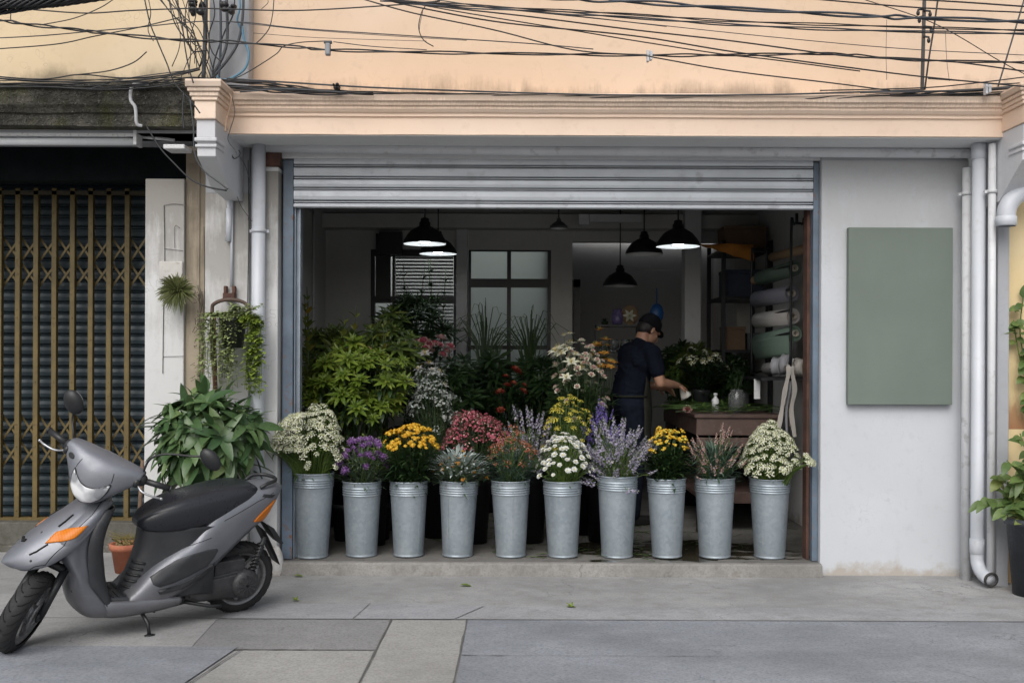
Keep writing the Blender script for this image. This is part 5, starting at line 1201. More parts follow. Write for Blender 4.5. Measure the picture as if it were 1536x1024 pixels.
def trail(lf, pts, n, L, W):
    cv = spline(pts, 8); lf.tube(cv, .0022, 4)
    for i in range(n):
        p = cv[int((len(cv)-1)*(i+.5)/n)]; a = i*2.4; lf.leaf(p,(math.cos(a),math.sin(a)-.3,U(-.2,.5)),(0,0,1),L*U(.7,1.3),W*U(.7,1.3),.5,.2,3)
for i in range(40):
    a = U(0,6.28); x1 = U(-58,12); e = P(350+x1, U(510,600), -.2); m = P(350+x1*.8, 472, -.22); trail(lf,[c+Vector((math.cos(a)*.05,math.sin(a)*.05,.06)),m,m.lerp(e,.5)+Vector((U(-.03,.03),0,0)),e],26,.055,.026)
for i in range(26):
    x1 = U(-2,26); e = P(366+x1, U(535,600), -.22); m = P(372+x1*.6, 478, -.24); trail(lf2,[c+Vector((.05,-.05,.06)),m,m.lerp(e,.5)+Vector((U(-.02,.02),0,0)),e],28,.055,.032)
for i in range(24): e = P(U(340,396),U(455,478),-.24); trail(lf,[c+Vector((0,0,.07)),c.lerp(e,.6)+Vector((0,0,.04)),e],16,.05,.02)
obj('trailing_stems', lf, LF_PALE, T); obj('trailing_stems', lf2, leafmat('lime_trailing_leaf', (.19,.28,.035), (.34,.43,.08), None, .5, .3), T)
# right-hand pot, its bush and the vine on the yellow wall
x = PX(1548,-.55,820); T = pot('climbing_plant_pot', 'dark blue grey pot with a leafy climbing plant at the right edge', 'plant', x, -.55, 0, .49, .155, plain('dark_glazed_pot', (.035,.04,.05), .5, var=.2, c2=(.08,.08,.085)))
lf = MB(); st = MB(); LF_VINE = leafmat('fresh_vine_leaf', (.075,.135,.035), (.17,.245,.075), (.28,.31,.09), .42, .3); LF_V2 = LF_VINE
def vine(pts, n, L, W, flat=.5):
    cv = spline(pts, 8); st.tube(cv, .0045, 5)
    for i in range(n):
        p = cv[int((len(cv)-1)*(i+.5)/n)]; a = U(0,6.28); lf.leaf(p,(math.cos(a),-.5+.4*math.sin(a),U(-.5,.6)),(0,-.6,.8),L*U(.6,1.25),W*U(.7,1.2),.6,.2,5,0,.4)
b0 = Vector((x,-.55,.46))
for e in ((1500,735),(1470,752),(1510,690),(1530,650),(1545,640),(1490,715),(1535,700),(1555,660),(1520,745),(1500,770)): q = P(*e,-.5+U(-.12,.1)); vine([b0+Vector((U(-.06,.06),U(-.06,.06),0)), b0.lerp(q,.5)+Vector((0,-.03,.08)), q],19,.115,.062)
vine([b0+Vector((0,.1,0)), P(1545,650,-.3), P(1540,560,-.28), P(1530,500,-.27), P(1535,440,-.26)],30,.10,.065)
vine([b0+Vector((0,.1,0)), P(1552,640,-.3), P(1528,530,-.27), P(1520,480,-.27)],22,.095,.06)
obj('foliage', lf, LF_VINE, T); obj('stems', st, STEM, T)
# leaves fallen on the pavement
for px, py, s, lab in ((699,879,.085,'yellow green leaf lying on the pavement before the step'),(448,866,.075,'pale crumpled leaf on the pavement near the pillar'),(857,911,.06,'small green leaf scrap on the pavement'),(444,903,.05,'tiny weed sprig at the pale kerb strip'),(503,832,.03,'tiny yellow leaf scrap on the shop step by the second bucket')):
    Y = F*CAM_H/(py-HZ)-CAM_D; z = .006
    if py < 850: z = .076; Y = F*(CAM_H-.076)/(py-HZ)-CAM_D
    p = P(px,py,Y); g = MB(); g.leaf((p.x-s*.5,p.y,z+.004),(1,U(-.3,.3),.12),(0,0,1),s,s*.55,.35,.15,5); 
    if 'weed' in lab or 'scrap' in lab: g.leaf((p.x,p.y,z+.003),(-.6,.5,.5),(0,0,1),s*.8,s*.3,.4,.15,4); g.leaf((p.x,p.y,z+.003),(.2,.5,.8),(0,0,1),s*.6,s*.25,.4,.15,4)
    tag(obj('fallen_leaf', g, LF_LIME, at=(p.x,p.y,z)), lab, 'leaf')
lf = MB()
for i in range(320):
    x = rnd.gauss(.55,.75); y = U(.10,2.2)
    if not -1.7 < x < 2.3: continue
    if rnd.random() < .5: lf.leaf((x,y,FZ+.003),(U(-1,1),U(-1,1),.1),(0,0,1),U(.03,.07),U(.008,.02),.3,.2,3)
    else: a = U(0,6.3); p = Vector((x,y,FZ+.004)); lf.tube([p,p+Vector((math.cos(a)*.06,math.sin(a)*.06,.012)),p+Vector((math.cos(a+.5)*.14,math.sin(a+.5)*.14,.002))],.0022,4)
tag(obj('plant_clippings', lf, LF_MID), 'scattered green stem and leaf clippings on the shop floor', 'clippings', kind='stuff')
# ================================================================ pendant lamps
SHADE = plain('black_lamp_enamel', (.010,.010,.011), .38, var=.2)
INW = plain('white_lamp_inside', (.75,.75,.73), .5, var=.02)
BULB, nt_, b_ = newmat('lit_bulb'); b_.inputs['Emission Color'].default_value = (.86,.93,1,1); b_.inputs['Emission Strength'].default_value = 9
BULB0 = plain('unlit_bulb', (.5,.5,.48), .3)
def pendant(px, py_rim, Y, wpx, ptop, lit, label, mat=None):
    c = P(px, py_rim, Y); r = wpx/2/F*(Y+CAM_D); T = thing('pendant_lamp', label, 'lamp', tuple(c), 'pendant lamps under the ceiling'); h = r*1.15
    g = MB(); o_ = [(r,0),(r*1.005,.006),(r*.97,.03),(r*.86,h*.30),(r*.66,h*.52),(r*.40,h*.66),(r*.26,h*.72),(r*.25,h*.88),(r*.20,h*.90),(r*.19,h*1.02),(r*.08,h*1.06),(0,h*1.06)]
    g.lathe(o_, n=32); i_ = [(r,0),(r*.96,.025),(r*.84,h*.28),(r*.63,h*.50),(r*.38,h*.63),(0,h*.66)]; g.lathe([(a-.003 if a > .004 else 0, z) for a, z in i_], n=32, m=1)
    obj('lamp_shade', g, [mat or SHADE, INW], T, local=True)
    g = MB(); zc = h*.20; g.ell((0,0,zc),(r*.36,r*.36,h*.17),nu=14,nv=10) if lit else g.ell((0,0,zc+.03),(r*.2,r*.2,h*.2),nu=12,nv=8); obj('bulb', g, BULB if lit else BULB0, T, local=True)
    g = MB(); g.tube([(0,0,h*1.05),(0,0,max(h*1.2,2.998-c.z))], .006, 6); g.lathe([(0,2.97-c.z),(.03,2.97-c.z),(.035,2.995-c.z),(0,2.998-c.z)], n=12); obj('cord', g, SHADE, T, local=True)
pendant(637, 366, 1.45, 65, 330, True, 'lit black pendant lamp, larger of the overlapping pair on the left')
pendant(657, 381, 2.35, 57, 340, True, 'lit black pendant lamp mostly hidden behind the larger one on the left')
pendant(1017, 370, 1.45, 66, 330, True, 'lit black pendant lamp over the work table')
pendant(966, 381, 2.2, 56, 340, False, 'unlit dark pendant lamp half behind the lit one over the table')
pendant(930, 429, 2.9, 52, 390, False, 'unlit black pendant lamp hanging lowest, before the pale back wall')
pendant(838, 343, 2.7, 27, 318, False, 'small grey pendant lamp under the beam', plain('grey_enamel', (.12,.12,.12), .5))
T = thing('tube_light', 'unlit batten light on the ceiling near the back', 'light fixture', tuple(P(905,330,2.8)))
a, b2 = P(884,322,2.8), P(962,334,2.8); g = MB(); g.box(a.x,b2.x,2.76,2.84,b2.z,a.z); obj('housing', g, INNERW, T, bevel=.004)
g = MB(); a, b2 = P(868,322,2.8), P(883,338,2.8); g.box(a.x,b2.x,2.75,2.85,b2.z,a.z); obj('end_cap', g, ENAM, T, bevel=.004)
# ================================================================ work table
WOOD = plain('worn_brown_wood', (.085,.052,.043), .5, var=.35, scale=6, c2=(.15,.11,.095), bmp=.15); WOODD = plain('dark_brown_wood', (.05,.028,.02), .65, var=.3, scale=6)
TZ = 1.045; tx0, tx1, ty0, ty1 = 1.49, 2.16, 1.16, 2.95
T = thing('work_table', 'heavy dark brown wooden work table of the florist', 'table', ((tx0+tx1)/2,(ty0+ty1)/2,FZ))
g = MB(); g.box(tx0-.02,tx1+.02,ty0-.02,ty1+.02,TZ-.03,TZ); obj('table_top', g, WOOD, T, bevel=.004)
g = MB(); g.box(tx0,tx1,ty0,ty0+.03,TZ-.17,TZ-.032); g.box(tx0,tx0+.03,ty0+.032,ty1,TZ-.17,TZ-.032); g.box(tx0,tx1,ty0-.01,ty0+.04,TZ-.26,TZ-.19); obj('apron', g, WOOD, T, bevel=.003)
for x, y in ((tx0+.05,ty0+.06),(tx1-.05,ty0+.06),(tx0+.05,ty1-.06),(tx1-.05,ty1-.06)): g = MB(); g.box(x-.035,x+.035,y-.035,y+.035,FZ,TZ-.175 if y > 2 else TZ-.262); obj('leg', g, WOODD, T, bevel=.004)
g = MB(); g.box(tx0+.02,tx1-.02,ty0+.02,ty1-.05,.36,.395); g.box(tx0,tx1,ty0-.02,ty0+.018,.33,.42); obj('lower_shelf', g, WOOD, T, bevel=.003)
# jar, bottle, cuttings on the table
JG, nt_, b_ = newmat('jar_glass'); b_.inputs['Base Color'].default_value = (.85,.9,.9,1); b_.inputs['Transmission Weight'].default_value = .9; b_.inputs['Roughness'].default_value = .06; b_.inputs['IOR'].default_value = 1.3
c = P(1105,609,1.5); c.z = TZ; T = thing('glass_jar', 'glass jar with pale twine inside and a green sprig, on the work table', 'jar', tuple(c)); g = MB(); g.lathe([(0,.002),(.065,0),(.07,.01),(.07,.15),(.052,.17),(.052,.19),(.049,.19),(.049,.168),(.065,.148),(.065,.012),(0,.01)], n=24); obj('jar', g, JG, T, local=True)
g = MB(); g.lathe([(0,.012),(.05,.012),(.055,.05),(.045,.10),(0,.11)], n=14); obj('twine_ball', g, plain('pale_twine', (.5,.48,.42), .9, bmp=.5), T, local=True)
lf = MB(); [lf.tube([(U(-.02,.02),U(-.02,.02),.10),(U(-.05,.05),U(-.05,.05),U(.24,.34))], .003, 4) for i in range(9)]
for i in range(40): lf.leaf((U(-.05,.05),U(-.05,.05),U(.17,.33)),(U(-1,1),U(-1,1),U(0,1)),(0,0,1),U(.04,.08),.016,.5,.2,3)
obj('sprig', lf, LF_DARK, T, local=True)
c = P(1073,604,1.6); c.z = TZ; g = MB(); g.lathe([(0,0),(.03,0),(.03,.10),(.014,.12),(.014,.135),(.017,.135),(.017,.155),(0,.155)], c, 16); tag(obj('spray_bottle', g, ENAM, at=tuple(c)), 'small pale bottle left of the glass jar', 'bottle')
lf = MB()
for i in range(260):
    x, y = U(tx0+.02,tx1-.05), U(ty0+.05,2.4); q = Vector((x,y,TZ+U(.006,.055)))
    if i%3: lf.leaf(q,(U(-1,1),U(-1,1),U(0,.35)),(0,0,1),U(.06,.14),U(.015,.03),.3,.2,4)
    else: d = Vector((U(-1,1),U(-.6,.6),0)).normalized(); lf.tube([q,q+d*.12+Vector((0,0,.01)),q+d*.28],.0032,5)
tag(obj('cuttings', lf, LF_MID), 'heap of green cuttings spread over the work table', 'cuttings', kind='stuff')
c = P(1031,611,1.4); c.z = TZ+.028; T = thing('cut_rose', 'single pink rose head lying on the table edge', 'flower', tuple(c)); link_copy('rose_bloom', heads('rose',[M_PINK2,M_PINK])[0], T, Matrix.Scale(.085,4) @ Matrix.Rotation(.8,4,'X'))
bb_ = bunch('flower_bunch', 'pale yellow flower bunch standing at the back of the table', 'flowers', (1.72,2.2,TZ+.16), .07, (1010,1095,520,600), 22, 'umbel', [M_CREAM,M_LEMON,STEMD], .075, group='flower bunches on the work table', leaf=LF_DARK, leafn=160, leafL=.13, leafW=.035, stem=STEMD, zlow=.6, jit=.7)
g = MB(); g.lathe([(0,0),(.06,0),(.085,.15),(.085,.17),(.075,.165),(.05,.02),(0,.02)], (1.72,2.2,TZ), 20); tag(obj('flower_vase', g, DARKB, at=(1.72,2.2,TZ)), 'dark vase at the back of the table', 'vase')
bush('dark_foliage_plant', 'leafy green potted plant standing on the floor right behind the table', 1105, 3.0, 600, (1082,1125,555,600), 14, .15, .04, LF_MID, 7, .2, .10)
# ================================================================ paper rolls on their rack
RK = thing('paper_rack', 'black pipe rack for wrapping paper on the right wall', 'rack', (2.3,1.4,1.2)); IRON = plain('black_iron', (.02,.021,.023), .45, .4)
def rack_frame(Y, pxs, pt, pb):
    g = MB(); a = P(pxs[0],pt,Y); b = P(pxs[1],pt,Y); zb = PZ(pb,Y,pxs[0]); g.tube(spline([Vector((a.x,Y,zb)),Vector((a.x,Y,a.z-.05)),Vector((a.x+.02,Y,a.z)),Vector((b.x-.02,Y,a.z)),Vector((b.x,Y,a.z-.05)),Vector((b.x,Y,zb))],6), .011, 8); obj('rack_frame', g, IRON, RK)
rack_frame(1.02, (1187,1207), 336, 566); rack_frame(1.72, (1128,1150), 378, 560)
g = MB()
for py in (412,447,478,512,560): g.tube([P(1128,py-0,1.72), P(1187,py-14,1.02)], .008, 6)
g.tube([P(1195,336,1.02),P(1195,320,1.02)], .012, 6); obj('cross_rods', g, IRON, RK)
def roll(l, r, rad, mat, label, sheet=None, ty=(1.62,1.12), core=True, tip=None):
    a, b = P(*l,ty[0]), P(*r,ty[1]); R_ = rad*.76/F*8.4; T = thing('paper_roll', label, 'paper roll', tuple((a+b)/2), 'rolls of wrapping paper on the rack'); d = (b-a).normalized(); n = d.orthogonal(); M = rot_to(d); L = (b-a).length
    g = MB(); pr = [(R_*.3,0),(R_,0),(R_,L),(R_*.86,L-.002),(R_*.8,L-.012),(R_*.45,L-.010),(R_*.42,L-.003),(R_*.34,L),(R_*.3,L-.03),(0,L-.04)]; g.lathe(pr, a, 24, M=M); obj('roll', g, mat, T)
    if core: g = MB(); g.lathe([(R_*.36,-.01),(R_*.44,-.01),(R_*.44,L+.012),(R_*.30,L+.012),(R_*.30,L-.03)], a, 18, M=M); obj('core', g, plain('card_core', (.45,.40,.33), .8), T)
    if tip: g = MB(); g.lathe([(0,-.10),(R_*.55,-.10),(R_*.75,0)], a, 16, M=M); obj('roll_end', g, tip, T)
    if sheet:
        g = MB(); nx = Vector((d.y,-d.x,0)).normalized(); rings = []
        for i in range(9): t = i/8; rings.append([a+d*(L*.02+.02*t)+nx*(R_+.002-.03*t+.02*math.sin(t*3))+Vector((0,0,-sheet*t)), b+nx*(R_+.002-.02*t)+Vector((.0,0,-sheet*t*1.05))])
        g.loft(rings, cap=False, closed=False); o = obj('loose_sheet', g, mat, T); s_ = o.modifiers.new('t','SOLIDIFY'); s_.thickness = .002
def paper(n, c): return plain(n, c, .62, var=.06, scale=4)
roll((1140,418),(1192,402),15, paper('bottle_green_paper',(.07,.105,.08)), 'bottle green paper roll, topmost on the rack', tip=paper('kraft_end',(.36,.22,.12)))
roll((1135,449),(1188,440),16, paper('slate_paper',(.16,.16,.19)), 'slate grey paper roll under the bottle green one')
roll((1137,480),(1190,474),15, paper('pale_grey_paper',(.40,.38,.36)), 'pale warm grey paper roll with white spiral ends', sheet=.07)
roll((1138,512),(1193,500),15, paper('sage_paper',(.13,.19,.15)), 'sage green paper roll with its sheet hanging down', sheet=.16)
roll((1158,386),(1212,372),9, paper('kraft_paper',(.34,.23,.14)), 'thin brown kraft roll above the green rolls', ty=(1.6,1.1))
roll((1150,553),(1197,546),12, paper('white_card',(.42,.41,.40)), 'small pale roll lowest on the rack', ty=(1.5,1.1))
RIBG = paper('grey_ribbon',(.30,.30,.32)); RIBW = paper('cream_ribbon',(.50,.47,.43)); RIBD = paper('brown_ribbon',(.16,.09,.07))
for k, (px, py, r_, m_, lab) in enumerate(((1166,549,13,RIBG,'grey ribbon spool, left of the spools on the rack'),(1180,546,15,RIBG,'grey ribbon spool in the middle of the rack'),(1201,551,13,RIBW,'pale ribbon spool at the right end of the rack'))):
    c = P(px,py,1.16-.03*k); R_ = r_/F*8.2; T = thing('ribbon_spool', lab, 'ribbon spool', tuple(c), 'ribbon spools on the rack'); M = rot_to((1,-.7,0)); g = MB(); g.lathe([(R_*.4,-.03),(R_*1.05,-.03),(R_*1.05,-.025),(R_*.95,-.024),(R_*.95,.024),(R_*1.05,.025),(R_*1.05,.03),(R_*.4,.03),(R_*.35,.0),(R_*.4,-.03)], c, 24, M=M); obj('spool', g, m_, T)
    if k: e = 1 if k == 2 else 0
for k, (x0, x1, yb, m_, lab) in enumerate(((1181,1168,642,RIBW,'cream ribbon hanging to the left below the spools'),(1186,1192,655,RIBW,'broad cream ribbon hanging straight below the spools'),(1183,1180,650,RIBG,'grey ribbon hanging between the cream ones'),(1188,1186,640,RIBD,'narrow brown ribbon behind the cream ones'))):
    g = MB(); Y = 1.0+.02*k; pts = [P(x0-4,556,Y+.06),P(x0,548,Y),P(x0+2,558,Y-.02),P((x0+x1)/2+3,585,Y-.015),P((x0+x1)/2-2,615,Y+.01),P(x1,yb,Y+.01)]; g.blade(spline(pts,5),[(.034 if k < 2 else .016)*(1+.15*math.sin(q*.9+k)) for q in range(30)]); g.sm = [False]*len(g.sm); o = obj('ribbon', g, m_, at=tuple(pts[1])); s_ = o.modifiers.new('t','SOLIDIFY'); s_.thickness = .0015; tag(o, lab, 'ribbon', 'ribbons hanging from the rack')
g = MB(); a, b2 = P(1135,560,1.15), P(1213,570,1.15); g.box(a.x,2.449,1.0,1.6,b2.z,b2.z+.02); o = obj('wall_shelf', g, IRON, at=(2.3,1.3,b2.z)); tag(o, 'thin black shelf carrying the ribbon spools', 'shelf')
g = MB(); a, b2 = P(1131,568,1.2), P(1140,598,1.2); g.box(a.x,b2.x,1.198,1.2,b2.z,a.z); tag(obj('price_tag', g, ENAM, at=tuple(a)), 'white tag hanging at the left of the ribbon shelf', 'tag')
# ================================================================ shelving and clutter at the back right
T = thing('steel_shelving', 'dark steel shelving against the right wall behind the table', 'shelving', (2.25,2.9,FZ))
for x, y in ((1.98,2.5),(2.42,2.5),(1.98,3.2),(2.42,3.2)): g = MB(); g.box(x-.018,x+.018,y-.018,y+.018,FZ,2.6); obj('post', g, IRON, T)
for z in (.5,1.02,1.55,2.05,2.5): g = MB(); g.box(1.965,2.435,2.485,3.215,z,z+.025); obj('shelf', g, IRON, T)
BOXC = [plain('brown_card', (.16,.10,.06), .8), plain('grey_card', (.10,.10,.11), .8), plain('dark_blue_card', (.03,.04,.07), .7)]
for k, (x, y, z, w_, d_, h_, lab) in enumerate(((2.1,2.65,1.575,.2,.2,.22,'brown carton on the middle shelf'),(2.32,2.7,1.575,.18,.2,.16,'grey carton beside the brown one on the middle shelf'),(2.2,2.75,2.075,.36,.3,.26,'wide grey carton on the upper shelf'),(2.2,2.72,2.525,.4,.3,.22,'dark blue box on top of the shelving'),(2.14,2.68,1.045,.2,.22,.25,'dark blue box on the lower shelf'),(2.33,2.9,.525,.2,.3,.28,'brown carton low on the shelving'))):
    T2 = thing('storage_box', lab, 'box', (x,y,z)); g = MB(); g.box(x-w_/2,x+w_/2,y-d_/2,y+d_/2,z,z+h_*.86); obj('box_body', g, BOXC[k%3], T2, bevel=.004); g = MB(); g.box(x-w_/2-.004,x+w_/2+.004,y-d_/2-.004,y+d_/2+.004,z+h_*.86+.001,z+h_); obj('lid', g, BOXC[k%3], T2, bevel=.004)
ORC = plain('orange_cloth', (.42,.16,.02), .8, var=.15)
g = MB(); a, b2, c2 = P(1048,366,2.3), P(1130,366,2.0), P(1130,391,2.0); rings = []
for i in range(13):
    t = i/12; p = a.lerp(b2,t); q = a.lerp(c2,t); rings.append([p+Vector((0,.03*math.sin(t*9),0)), p.lerp(q,.5)+Vector((0,-.03*math.sin(t*7),0)), q+Vector((0,.02*math.sin(t*11),-.012*abs(math.sin(t*12))))])
g.loft(rings, cap=False, closed=False); o = obj('orange_cloth', g, ORC, at=tuple(a)); s_ = o.modifiers.new('t','SOLIDIFY'); s_.thickness = .004; tag(o, 'strip of orange cloth slung under the ceiling over the shelving', 'cloth')
# console with small things before the pale wall of the back room
Y = 3.15; a, b2 = P(893,487,Y), P(958,590,Y); T = thing('console_shelf', 'narrow dark console shelf before the pale back wall', 'shelf', (a.x,Y,FZ))
g = MB(); g.box(a.x,b2.x,Y-.12,Y+.12,a.z-.02,a.z); obj('shelf', g, BLACKF, T); g = MB(); z2 = PZ(527,Y,925); g.box(a.x,b2.x,Y-.12,Y+.12,z2-.018,z2); obj('shelf', g, BLACKF, T)
for x in (a.x+.01,b2.x-.01):
    g = MB(); g.box(x-.01,x+.01,Y-.11,Y-.09,FZ,a.z-.021); g.box(x-.01,x+.01,Y+.09,Y+.11,FZ,a.z-.021); obj('leg', g, BLACKF, T)
def onshelf(px, zt, name, lab, cat, mk, mat): c = P(px,486,Y); c.z = zt; g = MB(); mk(g,c); tag(obj(name, g, mat, at=tuple(c)), lab, cat)
onshelf(926, a.z, 'vase', 'small purple patterned vase on the console', 'vase', lambda g,c: g.lathe([(0,0),(.045,0),(.06,.04),(.055,.11),(.04,.13),(.05,.155),(.044,.155),(.03,.12),(0,.05)],c,18), plain('purple_glaze', (.16,.12,.28), .3, var=.4, scale=30, c2=(.35,.33,.4)))
onshelf(907, a.z, 'succulent', 'tiny dark succulent on the console', 'plant', lambda g,c: (g.lathe([(0,0),(.03,0),(.038,.035),(0,.03)],c,12),[g.leaf(c+Vector((0,0,.03)),(math.cos(i*2.4),math.sin(i*2.4),U(.3,1.2)),(0,0,1),.06,.014,.3,.2,3) for i in range(14)]), LF_DARK)
onshelf(945, a.z, 'bouquet_basket', 'round wicker fan with a white flower on the console', 'ornament', lambda g,c: (g.ell(c+Vector((0,0,.10)),(.085,.02,.10),nu=18,nv=10), g.box(c.x-.03,c.x+.03,c.y-.02,c.y+.02,c.z,c.z+.02)), plain('wicker', (.26,.18,.10), .85, bmp=.4))
T2 = thing('flower_ornament', 'white lily shape before the wicker fan', 'ornament', tuple(P(944,474,Y-.03))); link_copy('lily_bloom', heads('lily',[M_CREAM,M_YCEN])[0], T2, Matrix.Rotation(1.3,4,'X') @ Matrix.Scale(.14,4))
for k, (px, w_) in enumerate(((905,.05),(920,.06),(938,.055),(952,.04))): onshelf(px, z2, 'glass_vase', ['squat','wide','round','small'][k]+' clear vase on the lower board of the console', 'vase', lambda g,c: g.lathe([(0,.003),(w_*.7,0),(w_,.05),(w_*.8,.10),(w_*.85,.12),(w_*.8,.12),(w_*.75,.1),(w_*.9,.05),(0,.01)],c,16), JG)
g = MB(); g.tube([P(938,403,3.35),P(1012,405,3.25)], .012, 8); tag(obj('wall_pipe', g, INNERW, at=tuple(P(938,403,3.3))), 'pale horizontal pipe before the back room', 'pipe')
g = MB(); c = P(985,470,3.0); g.ell(c,(.07,.05,.10),nu=12,nv=8); g.tube([c+Vector((0,0,.09)),c+Vector((0,0,.25))],.006,5); tag(obj('hanging_bag', g, plain('blue_plastic', (.02,.10,.30), .4, var=.3), at=tuple(c)), 'small blue bag hanging by the column behind the florist', 'bag')
# stool left in the dark behind the front buckets
T = thing('low_bench', 'low dark wooden bench behind the middle front buckets', 'bench', (.45,1.5,FZ)); g = MB(); g.box(.0,.9,1.35,1.65,.40,.435); obj('seat', g, WOODD, T, bevel=.004)
for x in (.05,.85):
    for y in (1.39,1.61): g = MB(); g.box(x-.02,x+.02,y-.02,y+.02,FZ,.399); obj('leg', g, WOODD, T)
# ================================================================ florist
SKIN, nt_, b_ = newmat('skin'); v_ = pos(nt_, obj=True)
nt_.links.new(ramp(nt_, noise_(nt_, v_, 14, 4), [(.3, (.36,.19,.12)), (.7, (.44,.25,.165))]).outputs[0], b_.inputs['Base Color']); b_.inputs['Roughness'].default_value = .5; b_.inputs['Subsurface Weight'].default_value = .05
NAVY = plain('navy_polo_cloth', (.007,.009,.017), .85, spec=.1, var=.2, scale=18, bmp=.25); NAVY2 = plain('dark_denim', (.009,.012,.021), .9, spec=.1, var=.25, scale=22, bmp=.3)
APR = plain('dark_olive_apron_cloth', (.026,.026,.021), .85, spec=.1, var=.2, scale=15, bmp=.25); CAPM = plain('black_cap_cloth', (.008,.008,.010), .8, spec=.1, var=.2); HAIR = plain('black_hair', (.010,.008,.007), .5, var=.3, scale=60, bmp=.5); SHOE = plain('black_shoe', (.012,.012,.012), .5)
FL = thing('person', 'person in navy polo shirt, black cap and apron, bending over the work table', 'person', (.98,1.62,FZ)); FL.rotation_euler = (0,0,math.radians(28))
def remesh(name, g, mat, par, vox, sm=6, sub=0):
    o = obj(name, g, mat, par, local=True); r = o.modifiers.new('remesh','REMESH'); r.mode = 'VOXEL'; r.voxel_size = vox; r.use_smooth_shade = True
    s_ = o.modifiers.new('smooth','SMOOTH'); s_.factor = .5; s_.iterations = sm; return o
g = MB(); V = Vector
hip = V((-.02,0,.98)); neck = V((.135,0,1.535)); hd = V((.225,0,1.645)); HR = Matrix.Rotation(math.radians(36),3,'Y')
def LN(p): p = V(p); t = max(0, p.z-1.0); return V((p.x+.13*t+.09*t*t, p.y, p.z-.02*t))
def H(x,y,z): return hd+HR @ V((x,y,z))
# head: skull, face, jaw, nose, ears, brow
g.ell(H(-.012,0,.03),(.096,.077,.098),HR,20,14); g.ell(H(.030,0,-.035),(.070,.062,.085),HR,18,12); g.ell(H(.055,0,-.092),(.034,.036,.028),HR,12,8)
g.cap_(H(.088,0,.012),H(.112,0,-.028),.009,.015); g.ell(H(.085,0,.026),(.022,.052,.012),HR,12,8); g.ell(H(.098,0,-.060),(.012,.026,.007),HR,10,6); g.ell(H(.096,0,-.073),(.011,.022,.007),HR,10,6)
for s_ in (1,-1): g.ell(H(-.010,s_*.078,-.012),(.018,.010,.032),HR,10,8); g.ell(H(.062,s_*.040,-.025),(.022,.020,.022),HR,10,8)
g.cap_(neck+V((-.01,0,-.05)),H(-.03,0,-.05),.060,.056)
# trunk and limbs
g.ell(V((.0,0,1.02)),(.115,.165,.13),None,18,12); g.cap_(V((0,0,1.08)),LN((.03,0,1.36)),.125,.13); g.ell(LN((.035,0,1.38)),(.115,.175,.14),None,18,12); g.cap_(LN((.04,-.13,1.47)),LN((.04,.13,1.47)),.068,.068)
sR, eR, wR = LN((.045,-.195,1.455)), V((.17,-.245,1.20)), V((.40,-.165,1.175)); sL, eL, wL = LN((.045,.195,1.455)), V((.19,.24,1.19)), V((.41,.085,1.155))
for s, e, w_ in ((sR,eR,wR),(sL,eL,wL)): g.cap_(s,e,.056,.044); g.cap_(e,e.lerp(w_,.35),.043,.043); g.cap_(e.lerp(w_,.35),w_,.043,.029)
for s_ in (1,-1):
    g.cap_(V((-.0,s_*.09,.95)),V((.02,s_*.10,.52)),.088,.058); g.cap_(V((.02,s_*.10,.52)),V((-.01,s_*.105,.32)),.056,.056); g.cap_(V((-.01,s_*.105,.32)),V((-.02,s_*.11,.09)),.055,.040); g.cap_(V((-.04,s_*.11,.045)),V((.13,s_*.12,.035)),.04,.033)
def hand(w_, d, nrm, thumb):
    d = d.normalized(); nrm = (nrm-d*nrm.dot(d)).normalized(); sd = d.cross(nrm)*thumb; M = Matrix((d,sd,nrm)).transposed()
    g.ell(w_+d*.045,(.050,.040,.017),M,14,10); g.cap_(w_-d*.01,w_+d*.03,.026,.024)
    for k, (off, L, cu) in enumerate(((.028,.074,.55),(.009,.082,.7),(-.010,.076,.85),(-.028,.060,1.0))):
        p = w_+d*.082+sd*off; dd = d.copy(); seg = [p]; 
        for q in range(3): dd = (dd*math.cos(cu*.55)-nrm*math.sin(cu*.55)); p = p+dd*L*(.45,.32,.23)[q]; seg.append(p); nn = None
        for a_, b_2, r0, r1 in zip(seg,seg[1:],(.0095,.0088,.0080),(.0088,.0080,.0068)): g.cap_(a_,b_2,r0,r1,10)
    p0 = w_+d*.022+sd*.032; p1 = p0+(d*.6+sd*.7-nrm*.3).normalized()*.038; p2 = p1+(d*.9+sd*.15-nrm*.45).normalized()*.030; g.cap_(p0,p1,.0125,.0105,10); g.cap_(p1,p2,.0105,.008,10)
    return w_+d*.10-nrm*.03
hR = hand(wR,V((.9,.25,-.15)),V((.15,-.45,1)),1); hL = hand(wL,V((.85,-.1,-.2)),V((.15,.45,1)),-1)
remesh('body', g, SKIN, FL, .0055, 3)
# eyes
for s_ in (1,-1): e = MB(); e.ell(H(.080,s_*.030,.004),(.0105,.0125,.010),HR,12,8); obj('eye', e, plain('dark_eye', (.02,.015,.012), .2), FL, local=True)
